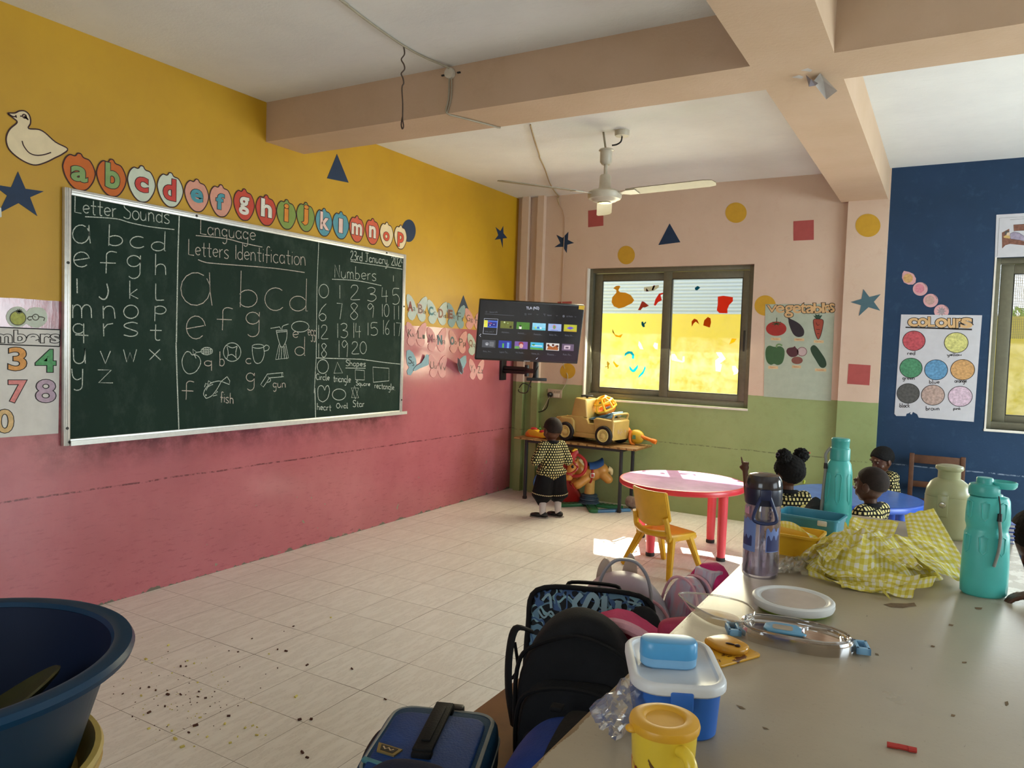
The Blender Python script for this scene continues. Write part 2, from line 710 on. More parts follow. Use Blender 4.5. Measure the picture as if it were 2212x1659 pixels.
def floor_material():
    t = NT('floor_tiles')
    P, x, y, z = t.pos()
    S = 0.349
    tx = t.math('DIVIDE', t.math('SUBTRACT', x, 1.605), S)
    ty = t.math('DIVIDE', t.math('ADD', y, 5.004), S)
    ix, iy = t.math('FLOOR', tx), t.math('FLOOR', ty)
    fx, fy = t.math('SUBTRACT', tx, ix), t.math('SUBTRACT', ty, iy)
    ex = t.math('MINIMUM', fx, t.math('SUBTRACT', 1.0, fx))
    ey = t.math('MINIMUM', fy, t.math('SUBTRACT', 1.0, fy))
    wn_ = t.n('TexWhiteNoise', _noise_dimensions='2D')
    cid = t.n('CombineXYZ', i0=ix, i1=iy, i2=0.0).outputs[0]
    t.t.links.new(cid, wn_.inputs['Vector'])
    rnd = wn_.outputs['Value']
    wn2 = t.n('TexNoise', Scale=2.3, Detail=2.0)
    t.t.links.new(P, wn2.inputs['Vector'])
    wide = t.math('ADD', 0.0028, t.math('MULTIPLY', t.ramp(wn2.outputs['Fac'], 0.45, 0.7), 0.0028))
    grout = t.math('LESS_THAN', t.math('MINIMUM', ex, ey), wide)
    # grain of the tiles, running along the left wall
    off = t.n('CombineXYZ', i0=t.math('MULTIPLY', rnd, 13.0), i1=t.math('MULTIPLY', rnd, 7.0), i2=0.0).outputs[0]
    v2 = t.n('VectorMath', _operation='ADD', i0=t.scalevec(P, (9, 1.6, 1)), i1=off).outputs[0]
    g = t.noise(v2, 3.2, 8, 0.72)
    base = t.mix(t.ramp(g, 0.30, 0.66), lin('#e0dbd0'), lin('#efebe2'))
    vein = t.math('MULTIPLY', t.math('SUBTRACT', 1.0, t.ramp(t.math('ABSOLUTE', t.math('SUBTRACT', g, 0.47)), 0.0, 0.018)), 0.28)
    base = t.mix(vein, base, lin('#9a8c7e'))
    base = t.mix(t.math('MULTIPLY', rnd, 0.10), base, lin('#b5ab9c'))
    col = t.mix(grout, base, lin('#6f5c50'))
    b = t.bsdf(col, t.math('ADD', 0.30, t.math('MULTIPLY', g, 0.16)), 0.42, 0, t.math('SUBTRACT', 1.0, grout), 0.3, 0.002)
    return t.done(b)


def plaster(name, hexc, hex2=None, var_scale=2.0, rough=0.85):
    t = NT(name)
    P, x, y, z = t.pos()
    n1 = t.noise(P, var_scale, 5)
    n2 = t.noise(P, 60, 4)
    n3 = t.noise(t.scalevec(P, (3, 14, 3)), 2.5, 6, 0.7)
    c = t.mix(t.ramp(n1, 0.3, 0.7), lin(hexc), lin(hex2 or hexc))
    c = t.mix(t.math('MULTIPLY', t.ramp(n3, 0.55, 0.8), 0.25), c, tuple(k * 0.72 for k in lin(hexc)[:3]) + (1,))
    return t.done(t.bsdf(c, rough, 0.3, 0, n2, 0.35, 0.004))


M_WL, M_WB, M_FLOOR = wall_left_material(), wall_back_material(), floor_material()
M_CEIL = plaster('ceiling_paint', '#e0e0de', '#e9e9e6')
M_BEAM = plaster('beam_paint', '#c2a68a', '#cbb097')
M_COLUMN = M_WB
M_WFAR = plaster('far_wall_paint', '#d9c3a8', '#e0ccb4')

structure(MB().span((-0.15, -9.15, -0.12), (7.75, 0.2, 0.0)).build('floor', M_FLOOR, smooth=0))
structure(MB().span((-0.15, -9.15, H), (7.75, 0.25, H + 0.14)).build('ceiling', M_CEIL, smooth=0))
structure(MB().span((-0.15, -9.15, 0), (0.0, 0.2, H)).build('wall_left', M_WL, smooth=0))

W1 = (0.855, 2.56, 1.07, 2.427)
W2 = (4.452, 6.15, 1.04, 2.427)


def wall_with_holes(name, horiz, x0, x1, holes, mk, m):
    mb = MB()
    xs = x0
    for (a, b, z0, z1) in holes:
        mk(mb, xs, a, 0, H)
        mk(mb, a, b, 0, z0)
        mk(mb, a, b, z1, H)
        xs = b
    mk(mb, xs, x1, 0, H)
    return structure(mb.build(name, m, smooth=0))


wall_with_holes('wall_back', 1, 0.0, 7.6, [W1, W2], lambda mb, a, b, z0, z1: mb.span((a, 0, z0), (b, 0.2, z1)), M_WB)
wall_with_holes('wall_right', 0, -9.0, 0.0, [(-6.4, -4.4, 1.04, 2.427), (-3.1, -1.1, 1.04, 2.427)],
                lambda mb, a, b, z0, z1: mb.span((7.6, a, z0), (7.75, b, z1)), M_WFAR)
wall_with_holes('wall_front', 1, 0.0, 7.6, [(2.05, 3.75, 1.04, 2.427)], lambda mb, a, b, z0, z1: mb.span((a, -9.15, z0), (b, -9.0, z1)), M_WFAR)

# beams and the column below the crossing beam
structure(MB().span((0, -3.53, 2.94), (7.6, -3.175, H + 0.02)).build('beam', M_BEAM, smooth=0), 'peach painted concrete beam running from the yellow wall across the ceiling')
structure(MB().span((3.285, -9.0, 2.94), (3.655, -3.53, H + 0.02)).span((3.285, -3.175, 2.94), (3.655, 0, H + 0.02)).build('beam', M_BEAM, smooth=0),
          'peach painted concrete beam running from the column towards the camera')
structure(MB().span((3.345, -0.055, 0), (3.668, 0.0, 2.94)).build('column', M_WB, smooth=0), 'flat column painted peach over green below the beam')
structure(MB().span((0.082, -0.07, 0), (0.165, 0.0, H)).build('trim_1', M_WB, smooth=0))
structure(MB().span((0.268, -0.06, 0), (0.345, 0.0, H)).build('trim_2', M_WB, smooth=0))

# ------------------------------------------------------------------ outside
M_YWALL = plaster('yellow_boundary_paint', '#f4e25e', '#f6e66c', 0.6)
M_GROUND = plaster('yard_concrete', '#cfc4ae', '#c4b8a2', 1.0)
structure(MB().span((-6, 1.9, -0.12), (12, 2.05, 2.06)).build('boundary_wall', M_YWALL, smooth=0), 'yellow painted boundary wall outside the windows')
structure(MB().span((-8, 0.2, -0.14), (14, 16, -0.02)).build('yard_ground', M_GROUND, smooth=0))
structure(MB().span((-1, 0.2, 2.98), (8, 1.50, 3.10)).build('eave', M_CEIL, smooth=0), 'concrete eave above the windows outside')


def corrugated():
    t = NT('grey_sheet_metal')
    P, x, y, z = t.pos()
    w = t.math('SINE', t.math('MULTIPLY', z, 110.0))
    c = t.mix(t.ramp(w, -1, 1), lin('#7f8d96'), lin('#96a3ab'))
    return t.done(t.bsdf(c, 0.6, 0.4, 0.0, w, 0.3, 0.01))


nb = thing('neighbour_building', (0.9, 5.0, 0), 'grey louvred building with cream posts seen over the yellow boundary wall', 'building')
MB().span((-2.5, 5.0, 0), (4.0, 7.0, 4.4)).build('wall', corrugated(), nb, smooth=0)
M_CREAM = mat('cream_post', '#bdb49a', 0.7)
MB().span((1.52, 4.93, 0), (1.68, 5.0, 4.4)).build('post', M_CREAM, nb, smooth=0)
MB().span((1.68, 4.95, 2.28), (4.0, 5.0, 2.40)).build('rail', M_CREAM, nb, smooth=0)
M_ROOF = mat('pale_roof', '#a9b1b5', 0.6)
MB().span((-2.8, 4.6, 4.4), (4.3, 7.4, 4.5)).build('roof', M_ROOF, nb, smooth=0)

hut = thing('garden_wall', (6.4, 3.6, 0), 'pale wall with a white band beyond the boundary wall at right', 'wall')
MB().span((4.6, 5.6, 0), (9.2, 5.8, 2.28)).build('wall', mat('white_wall', '#eeece4', 0.8), hut, smooth=0)


def foliage(name, c, r, n, seed, label, hexes):
    rnd = random.Random(seed)
    root = thing(name, (c[0], c[1], 0), label, 'tree')
    mb = MB()
    for k in range(n):
        d = Vector((rnd.gauss(0, 1), rnd.gauss(0, 1), rnd.gauss(0, 1))).normalized() * (rnd.random() ** 0.4)
        p = Vector(c) + Vector((d.x * r[0], d.y * r[1], d.z * r[2]))
        R = Matrix.Rotation(rnd.random() * 6.3, 3, 'Z') @ Matrix.Rotation(rnd.random() * 2, 3, 'X')
        L, W = 0.09 + 0.08 * rnd.random(), 0.035
        vs = [p + R @ Vector(q) for q in ((0, 0, 0), (W, L * 0.5, 0.015), (0, L, 0), (-W, L * 0.5, 0.015))]
        mb._add(vs, [(0, 1, 2, 3)])
    mb.build('foliage', mat(name + '_leaf', hexes, 0.6, var=0.35, scale=3.0), root, smooth=0, fixn=False)
    tr = MB().cone((c[0], c[1], -0.02), (c[0], c[1], c[2]), 0.07, 0.03)
    for k in range(5):
        a = k * 1.3
        tr.cone((c[0], c[1], c[2] - r[2] * 0.6), (c[0] + r[0] * 0.7 * math.cos(a), c[1] + r[1] * 0.7 * math.sin(a), c[2] + r[2] * 0.3), 0.03, 0.01, 6)
    tr.build('trunk', mat('bark', '#6b5a46', 0.9), root)
    return root


foliage('leafy_tree', (5.75, 4.0, 1.95), (1.15, 0.6, 0.42), 2600, 3, 'bright green leafy tree outside behind the yellow wall at right', '#7fae3c')


# ------------------------------------------------------------------ windows
M_ALU = mat('bronze_aluminium', '#6d6a58', 0.42, 0.5, 0.06, 30, metal=0.35)
M_SEAL = mat('dark_seal', '#2b2a26', 0.6)


def glass_mat(name, tint=(1, 1, 1, 1), refl=0.05, haze=0.0):
    t = NT(name)
    tr = t.n('BsdfTransparent', Color=tint).outputs[0]
    gl = t.n('BsdfGlossy', Color=(1, 1, 1, 1), Roughness=0.03).outputs[0]
    lw = t.n('LayerWeight', Blend=0.25)
    f = t.math('ADD', t.math('MULTIPLY', lw.outputs['Fresnel'], 0.5), refl)
    mx = t.n('MixShader', i0=f, i1=tr, i2=gl).outputs[0]
    if haze:
        P = t.obj()
        df = t.n('BsdfTranslucent', Color=(0.9, 0.9, 0.88, 1)).outputs[0]
        hz = t.math('MULTIPLY', t.ramp(t.noise(P, 7, 6, 0.7), 0.35, 0.75), haze)
        mx = t.n('MixShader', i0=hz, i1=mx, i2=df).outputs[0]
    return t.done(mx)


M_PANE = glass_mat('window_pane', refl=0.02, haze=0.035)


def sash(win, name, x0, x1, z0, z1, y, w, pane_name='pane'):
    mb = MB()
    th = 0.028
    mb.span((x0, y - th / 2, z0), (x0 + w[0], y + th / 2, z1), 0.003)
    mb.span((x1 - w[1], y - th / 2, z0), (x1, y + th / 2, z1), 0.003)
    mb.span((x0 + w[0], y - th / 2, z0), (x1 - w[1], y + th / 2, z0 + w[2]), 0.003)
    mb.span((x0 + w[0], y - th / 2, z1 - w[3]), (x1 - w[1], y + th / 2, z1), 0.003)
    s = mb.build(name, M_ALU, win)
    MB().span((x0 + w[0] - .004, y - 0.002, z0 + w[2] - .004), (x1 - w[1] + .004, y + 0.002, z1 - w[3] + .004)).build(pane_name, M_PANE, s, smooth=0)
    sl = MB()
    for a, b in (((x0 + w[0], z0 + w[2]), (x1 - w[1], z0 + w[2] + .006)), ((x0 + w[0], z1 - w[3] - .006), (x1 - w[1], z1 - w[3])),
                 ((x0 + w[0], z0 + w[2]), (x0 + w[0] + .006, z1 - w[3])), ((x1 - w[1] - .006, z0 + w[2]), (x1 - w[1], z1 - w[3]))):
        sl.span((a[0], y - th / 2 - .001, a[1]), (b[0], y - 0.003, b[1]))
    sl.build('seal', M_SEAL, s, smooth=0)
    return s


def window(name, W, split, right_only=False):
    x0, x1, z0, z1 = W
    root = bpy.data.objects.new(name, None)
    root.location = ((x0 + x1) / 2, 0.08, z0)
    root['kind'] = 'structure'
    COL.objects.link(root)
    f = MB()
    fw = 0.045
    f.span((x0, 0.05, z0), (x0 + fw, 0.15, z1), .003).span((x1 - fw, 0.05, z0), (x1, 0.15, z1), .003)
    f.span((x0 + fw, 0.05, z1 - fw), (x1 - fw, 0.15, z1), .003).span((x0 + fw, 0.05, z0), (x1 - fw, 0.15, z0 + fw), .003)
    for k in range(3):   # rails of the sliding track
        f.span((x0 + fw, 0.053 + k * 0.032, z0 + fw), (x1 - fw, 0.057 + k * 0.032, z0 + fw + 0.012))
    f.build('frame', M_ALU, root)
    sash(root, 'sash', x0 + 0.05, split + 0.045, z0 + 0.05, z1 - 0.05, 0.108, (0.09, 0.085, 0.065, 0.075))
    r = sash(root, 'sash', split - 0.045, x1 - 0.045, z0 + 0.05, z1 - 0.05, 0.076, (0.09, 0.065, 0.07, 0.07))
    MB().box((x1 - 0.075, 0.060, (z0 + z1) / 2 - 0.04), (0.02, 0.006, 0.2), bevel=0.003).build('handle', mat('dark_handle', '#34352f', 0.5), r)
    return root


win1 = window('window_1', W1, 1.71)
win2 = window('window_2', W2, 5.32)

# white painted reveals and sills
M_SILL = mat('sill_paint', '#ded8cc', 0.6, var=0.05)
for i, W in enumerate((W1, W2)):
    s = MB()
    s.span((W[0] - .004, -0.008, W[2] - 0.02), (W[1] + .004, 0.05, W[2]), .002)
    s.span((W[0] - 0.001, -0.004, W[2]), (W[0] + 0.012, 0.05, W[3]))
    structure(s.build('trim_%d' % (i + 3), M_SILL, smooth=0))

# insect mesh outside the second window
t = NT('insect_mesh')
P, x, y, z = t.pos()
gx = t.math('FRACT', t.math('MULTIPLY', x, 75.0))
gz = t.math('FRACT', t.math('MULTIPLY', z, 75.0))
hole = t.math('MULTIPLY', t.math('GREATER_THAN', gx, 0.32), t.math('GREATER_THAN', gz, 0.32))
df = t.n('BsdfDiffuse', Color=lin('#a9a078')).outputs[0]
tr = t.n('BsdfTransparent').outputs[0]
M_MESH = t.done(t.n('MixShader', i0=hole, i1=df, i2=tr).outputs[0])
MB().span((W2[0] + 0.05, 0.155, 1.78), (W2[1] - 0.05, 0.158, W2[3] - 0.05)).build('insect_mesh', M_MESH, win2, smooth=0)
# ================================================================== things on the left wall
# zoomed tracings of the wall: (origin u, origin v, zoom)
Z1 = (0, 200, 4.0218)
Z2 = (0, 600, 4.424)
Z3 = (370, 450, 4.1472)
Z4 = (660, 520, 4.1475)
Z5 = (860, 600, 5.2667)
Z7 = (1250, 540, 4.6075)
Z8 = (1600, 600, 3.6144)
ZF = (1060, 240, 4.424)


def unz(Z, x, y):
    return (Z[0] + x / Z[2], Z[1] + y / Z[2])


def PL(Z, pts):
    return [on_left(*unz(Z, x, y)) for x, y in pts]


def PB(Z, pts, y0=0.0):
    return [on_back(*unz(Z, x, y), y0) for x, y in pts]


def mapper(plane, Z, y0=0.0):
    if plane == 'L':
        return lambda a, b: on_left(*unz(Z, a, b))
    return lambda a, b: on_back(*unz(Z, a, b), y0)


def flatthing(name, pts, m, FR, d0, d1, label, cat, group=None, parent=None):
    o = MB().prism(pts, d0, d1, FR).build(name, m, parent, smooth=0)
    if parent is None:
        tag(o, label, cat, group)
    return o


# ------------------------------------------------------------------ handwriting strokes (x right, y up, x-height 1)
def arc(cx, cy, rx, ry, a0, a1, n=14):
    return [(cx + rx * math.cos(math.radians(a0 + (a1 - a0) * i / n)), cy + ry * math.sin(math.radians(a0 + (a1 - a0) * i / n))) for i in range(n + 1)]


GL = {
    'a': [arc(.4, .5, .4, .5, 55, 400), [(.78, 1.0), (.8, .4), (.85, 0)]],
    'b': [[(.08, 1.9), (.04, 0)], arc(.36, .45, .4, .45, 150, -150)],
    'c': [arc(.5, .5, .48, .5, 50, 315)],
    'd': [arc(.4, .45, .4, .45, 30, 345), [(.82, 1.95), (.78, 0), (.86, 0)]],
    'e': [[(.04, .5), (.8, .62)], arc(.45, .55, .42, .45, 8, 315)],
    'f': [[(.8, 1.75)] + arc(.55, 1.5, .25, .35, 70, 180, 8) + [(.3, .8), (.28, -.1)], [(0, .85), (.75, .8)]],
    'g': [arc(.4, .55, .38, .45, 40, 400), [(.78, 1.0), (.76, 0)] + arc(.4, -.35, .36, .5, 10, -140, 10)],
    'h': [[(.05, 1.9), (.03, 0)], [(.04, .6)] + arc(.4, .6, .34, .38, 150, 0, 8) + [(.76, 0)]],
    'i': [[(.1, 1.0), (.1, 0)], [(.1, 1.4), (.12, 1.46)]],
    'j': [[(.5, 1.0), (.5, -.2)] + arc(.2, -.3, .3, .5, 0, -130, 10), [(.5, 1.4), (.52, 1.46)]],
    'k': [[(.05, 1.9), (.05, 0)], [(.7, 1.0), (.06, .45), (.78, 0)]],
    'l': [[(.1, 1.9), (.1, .2), (.2, 0), (.4, .02)]],
    'm': [[(.03, 1), (.03, 0)], arc(.28, .6, .24, .4, 170, 0, 8) + [(.53, 0)], arc(.8, .6, .26, .4, 180, 0, 8) + [(1.08, 0)]],
    'n': [[(.03, 1), (.05, 0)], [(.05, .6)] + arc(.4, .6, .33, .4, 160, 0, 8) + [(.78, 0)]],
    'o': [arc(.45, .5, .45, .5, 90, 450, 20)],
    'p': [[(.04, 1), (.02, -.9)], arc(.36, .5, .4, .5, 140, -150)],
    'q': [arc(.4, .5, .4, .48, 40, 330), [(.78, 1.0), (.78, -.9)]],
    'r': [[(.05, 1), (.07, 0)], [(.06, .6), (.25, .92), (.55, 1.0)]],
    's': [[(.7, .92), (.45, 1.02), (.12, .9), (.06, .7), (.35, .5), (.68, .3), (.62, .06), (.35, -.03), (.03, .08)]],
    't': [[(.35, 1.6), (.33, .25), (.45, .0), (.62, .04)], [(0, 1.0), (.72, .98)]],
    'u': [[(.03, 1), (.05, .35)] + arc(.38, .35, .33, .35, 180, 340, 8) + [(.74, 1.0), (.76, 0)]],
    'v': [[(0, 1), (.38, 0), (.75, 1)]],
    'w': [[(0, 1), (.25, 0), (.5, .75), (.75, .02), (1.0, 1)]],
    'x': [[(0, 1), (.75, 0)], [(.7, 1), (.02, 0)]],
    'y': [[(.02, 1), (.1, .35), (.35, .05), (.65, .2)], [(.74, 1.0), (.72, -.3)] + arc(.38, -.45, .33, .4, 0, -130, 8)],
    'z': [[(0, 1), (.75, .98), (.05, .02), (.85, 0)]],
    'L': [[(.08, 1.9), (.04, .05), (.95, 0)]],
    'S': [[(.95, 1.7), (.6, 1.9), (.15, 1.75), (.1, 1.3), (.5, 1.0), (.9, .7), (.85, .15), (.45, 0), (.0, .15)]],
    'I': [[(.1, 1.7), (.1, 0)]],
    'N': [[(.02, 0), (.05, 1.9), (.85, .05), (.85, 1.9)]],
    'J': [[(.1, 1.9), (1.1, 1.85)], [(.6, 1.87), (.6, .3)] + arc(.3, .3, .3, .3, 0, -150, 8)],
    'C': [arc(.6, .9, .6, .9, 50, 310)],
    'O': [arc(.6, .85, .6, .85, 90, 450, 20)],
    '0': [arc(.42, .95, .42, .95, 90, 450, 20)],
    '1': [[(.1, 1.9), (.1, 0)]],
    '2': [[(.05, 1.5), (.2, 1.85), (.6, 1.85), (.75, 1.5), (.6, 1.0), (.02, .05), (.95, 0)]],
    '3': [[(.05, 1.75), (.4, 1.92), (.75, 1.7), (.65, 1.2), (.3, 1.0), (.75, .85), (.85, .4), (.5, 0), (.05, .15)]],
    '4': [[(.1, 1.85), (.02, .75), (.95, .8)], [(.7, 1.5), (.68, 0)]],
    '5': [[(.85, 1.9), (.15, 1.88), (.1, 1.1), (.5, 1.2), (.85, .8), (.8, .2), (.4, -.02), (.05, .1)]],
    '6': [[(.8, 1.9), (.3, 1.3), (.05, .5), (.3, 0), (.7, .1), (.75, .55), (.4, .8), (.1, .55)]],
    '7': [[(.0, 1.9), (.75, 1.85), (.45, 0)]],
    '8': [[(.75, 1.6), (.4, 1.9), (.1, 1.6), (.35, 1.1), (.75, .5), (.4, 0), (.05, .45), (.4, 1.0), (.75, 1.6)]],
    '9': [[(.7, 1.5), (.35, 1.9), (.05, 1.5), (.3, 1.1), (.7, 1.5), (.62, 0)]],
    ',': [[(.1, .1), (.0, -.3)]],
    '.': [[(.05, .0), (.12, .06)]],
}
GW = {'i': .35, 'j': .7, 'l': .5, '1': .35, 'I': .35, 'm': 1.35, 'w': 1.25, ' ': .7, ',': .35, '.': .3, 'L': 1.1, 'S': 1.15, 'N': 1.1, 'C': 1.15, 'O': 1.4, 'r': .75, 't': .85, 'J': 1.2, 'f': .85}
SMOOTHG = set('sSyu2356890eflt')


def strokes_of(text, rnd):
    out, x = [], 0.0
    for ch in text:
        for s in GL.get(ch, []):
            q = [(x + a * 1.0, b) for a, b in s]
            if ch in SMOOTHG and len(q) > 3 and len(q) < 12:
                q = [tuple(v) for v in catmull([(a, b) for a, b in q], 5)]
            out.append(q)
        x += GW.get(ch, 1.02) + 0.06
    return out


def on_board(u, v):
    p = at(u, v, 0, BOARD_D)
    return (p.y, p.z)


def chalk(mb, Z, text, x0, top, x1, bot, slope=0.0, w=0.0052, seed=0):
    """fit handwriting into the traced box (baseline slopes by `slope` over its width)"""
    rnd = random.Random(hash(text) % 999 + seed)
    st = strokes_of(text, rnd)
    xs = [p[0] for s in st for p in s]
    ys = [p[1] for s in st for p in s]
    ax, bx, ay, by = min(xs), max(xs), min(ys), max(ys)
    for s in st:
        q = []
        for a, b in s:
            fx = (a - ax) / max(bx - ax, 0.2)
            fy = (b - ay) / max(by - ay, 0.2)
            X = x0 + fx * (x1 - x0)
            q.append(on_board(*unz(Z, X, bot + (top - bot) * fy + slope * fx)))
        mb.ribbon(q, w, FR_LEFT, BOARD_D)


def draw(mb, Z, pts, w=0.0055, smooth=False, closed=False):
    if smooth:
        pts = [tuple(p) for p in catmull(pts, 5, closed)]
    mb.ribbon([on_board(*unz(Z, x, y)) for x, y in pts], w, FR_LEFT, BOARD_D, closed)


def circ(cx, cy, rx, ry, n=30):
    return circle(cx, cy, rx, ry, n)


# ------------------------------------------------------------------ blackboard
def chalk_material(name, c):
    t = NT(name)
    P = t.obj()
    n = t.noise(P, 260, 3)
    col = t.mix(t.ramp(n, 0.35, 0.6), lin('#6f8075'), lin(c))
    return t.done(t.bsdf(col, 0.95, 0.1))


def board_material():
    t = NT('green_board')
    P, x, y, z = t.pos()
    n = t.noise(P, 2.2, 5)
    c = t.mix(t.ramp(n, 0.3, 0.75), lin('#122820'), lin('#182f25'))
    sm = t.noise(t.scalevec(P, (4, 4, 2.5)), 1.5, 7, 0.72)
    c = t.mix(t.math('MULTIPLY', t.ramp(sm, 0.5, 0.8), 0.14), c, lin('#7d8f80'))
    return t.done(t.bsdf(c, 0.6, 0.14, 0, t.noise(P, 150, 2), 0.08, 0.002))


M_CHALK = chalk_material('white_chalk', '#d9ddd2')
M_CHALKP = chalk_material('pinkish_chalk', '#dcc9bd')
M_BOARD = board_material()
M_ALW = mat('brushed_aluminium', '#d6d5d0', 0.35, 0.5, 0.05, 40, metal=0.55)
M_SCREW = mat('dark_screw', '#2b2a28', 0.5)

_c = [at(u, v, 0, 0.03) for u, v in ((140, 405), (140, 963), (879, 549), (868, 897))]
BY0, BY1, BZ0, BZ1 = _c[0].y, (_c[2].y + _c[3].y) / 2, 0.953, 2.352
BOARD_D = 0.0215
bb = thing('blackboard', (0, (BY0 + BY1) / 2, BZ0), 'long green chalkboard in a silver frame covered with chalk letters, numbers and drawings', 'blackboard')
MB().span((0.001, BY0 + 0.02, BZ0 + 0.02), (0.020, BY1 - 0.02, BZ1 - 0.02)).build('board_surface', M_BOARD, bb, smooth=0)
fr = MB()
fw = 0.036
for a, b in (((BY0, BZ0), (BY0 + fw, BZ1)), ((BY1 - fw, BZ0), (BY1, BZ1)), ((BY0 + fw, BZ1 - fw), (BY1 - fw, BZ1)), ((BY0 + fw, BZ0), (BY1 - fw, BZ0 + fw))):
    fr.span((0.001, a[0], a[1]), (0.030, b[0], b[1]), 0.003)
    horiz = b[0] - a[0] > b[1] - a[1]
    for k in (0.35, 0.62):
        if horiz:
            z = a[1] + (b[1] - a[1]) * k
            fr.span((0.029, a[0], z - .004), (0.0325, b[0], z + .004), .001)
        else:
            yy = a[0] + (b[0] - a[0]) * k
            fr.span((0.029, yy - .004, a[1]), (0.0325, yy + .004, b[1]), .001)
fr.build('frame', M_ALW, bb)
MB().span((0.001, BY0 + 0.03, BZ0 + 0.004), (0.046, BY1 + 0.045, BZ0 + 0.010)).span((0.042, BY0 + 0.03, BZ0 + 0.0), (0.048, BY1 + 0.045, BZ0 + 0.026)).build('chalk_tray', M_ALW, bb)
for (yy, zz) in ((BY0 + .018, 1.05), (BY0 + .018, 1.95), (-4.1, BZ1 - .018), (-2.25, BZ1 - .018), (BY1 - .018, 1.08), (BY1 - .018, 1.9), (BY0 + .03, BZ0 + .02)):
    MB().lathe([(0, 0.006), (0.007, 0.005), (0.009, 0), (0, 0)], 10, Matrix.Translation((0.031, yy, zz)) @ Matrix.Rotation(PI / 2, 4, 'Y')).build('screw', M_SCREW, bb)

c1 = MB()
for a in (('Letter Sounds', Z1, 650, 895, 1470, 1045, 95),):
    chalk(c1, a[1], a[0], *a[2:6], slope=a[6])
draw(c1, Z1, [(740, 1078), (1000, 1095), (1130, 1130), (1300, 1165), (1515, 1190)], smooth=True)
for s in (('a', 630, 1150, 785, 1310), ('b', 940, 1145, 1065, 1330), ('c', 1130, 1250, 1250, 1350), ('d', 1315, 1205, 1440, 1375),
          ('e', 640, 1385, 775, 1515), ('f', 870, 1380, 1015, 1570), ('g', 1105, 1415, 1220, 1615), ('h', 1350, 1400, 1440, 1585)):
    chalk(c1, Z1, s[0], *s[1:], w=0.0056)
for s in (('k', 1240, 28, 1320, 200), ('l', 1487, 55, 1568, 215), ('m', 695, 258, 875, 385), ('n', 985, 270, 1100, 390), ('o', 1182, 262, 1322, 388),
          ('p', 1478, 270, 1587, 415), ('q', 697, 437, 800, 625), ('r', 988, 437, 1080, 560), ('s', 1183, 425, 1315, 560), ('t', 1435, 445, 1545, 598),
          ('u', 700, 675, 815, 820), ('v', 958, 700, 1055, 820), ('w', 1180, 685, 1305, 805), ('x', 1425, 685, 1535, 785), ('y', 685, 870, 790, 1075), ('z', 935, 880, 1080, 1005)):
    chalk(c1, Z2, s[0], *s[1:], w=0.0056)
draw(c1, Z2, [(735, 8), (738, 148)], 0.0072)
draw(c1, Z2, [(1020, 55), (1035, 130), (1015, 195), (980, 205), (945, 180)], 0.0072, True)
draw(c1, Z2, [(720, 545), (845, 552)], 0.006)
c1.build('chalk_letters', M_CHALK, bb, smooth=0)

c2 = MB()
chalk(c2, Z3, 'Language', 262, 95, 755, 290, 62)
draw(c2, Z3, [(220, 243), (480, 270), (640, 310), (815, 347)], smooth=True)
chalk(c2, Z3, 'Letters Identification', 155, 270, 1200, 425, 95)
draw(c2, Z3, [(240, 460), (300, 482), (400, 495), (900, 535), (1195, 575)], smooth=True)
for s in (('a', 85, 575, 365, 870), ('b', 612, 560, 770, 885), ('c', 838, 712, 1000, 915), ('d', 1060, 630, 1220, 920),
          ('e', 135, 965, 305, 1170), ('f', 408, 890, 550, 1092), ('g', 670, 930, 790, 1150), ('q', 297, 1365, 360, 1455), ('b', 432, 1282, 475, 1412),
          ('c', 668, 1345, 715, 1392), ('e', 1090, 1105, 1140, 1157), ('d', 1108, 1150, 1200, 1318), ('g', 672, 1475, 745, 1630)):
    chalk(c2, Z3, s[0], *s[1:], w=0.0052)
chalk(c2, Z3, 'egg', 1225, 1085, 1292, 1190, 8, w=0.005)
chalk(c2, Z3, 'gun', 912, 1565, 1022, 1640, 0, w=0.0055)
chalk(c2, Z2, 'f', 1737, 988, 1855, 1165)
chalk(c2, Z2, 'fish', 2105, 1085, 2228, 1190, 20, w=0.0055)
c2.build('chalk_letters', M_CHALKP, bb, smooth=0)

c3 = MB()
D3 = lambda pts, sm=True, cl=False: draw(c3, Z3, pts, 0.005, sm, cl)
D3([(130, 1290), (97, 1360), (110, 1440), (155, 1482), (220, 1462), (262, 1390), (250, 1335), (215, 1312), (185, 1312), (165, 1288)], cl=True)
D3([(208, 1315), (222, 1345)], False)
D3(circ(318, 1279, 52, 33), False, True)
for a in (290, 310, 330, 350):
    D3([(a, 1252), (a + 2, 1306)], False)
for b in (1265, 1280, 1295):
    D3([(270, b), (368, b)], False)
D3([(266, 1285), (228, 1290), (193, 1262), (198, 1312), (228, 1290)], False)
D3(circ(545, 1288, 78, 83), False, True)
D3([(498, 1228), (545, 1250), (590, 1235)])
D3([(500, 1240), (510, 1300), (497, 1352)])
D3([(590, 1240), (578, 1290), (582, 1345)])
D3([(500, 1325), (545, 1310), (592, 1352)])
D3([(725, 1228), (728, 1300), (745, 1370), (775, 1390), (810, 1370), (832, 1310), (828, 1245)])
D3(circ(777, 1236, 52, 18), False, True)
D3([(828, 1245), (850, 1225), (876, 1240), (868, 1268), (835, 1280)])
D3([(940, 1095), (1038, 1090)], False)
D3([(945, 1110), (1035, 1103)], False)
D3([(940, 1095), (960, 1180), (990, 1248), (1030, 1180), (1038, 1090)])
D3([(965, 1220), (935, 1355), (1050, 1340), (1025, 1215)], False)
for a, b in ((975, 960), (990, 985), (1005, 1015), (1015, 1035)):
    D3([(a, 1235), (b, 1350)], False)
D3([(890, 1075), (970, 1062), (982, 1082)], False)
D3([(990, 1085), (1000, 1055), (1050, 1036)])
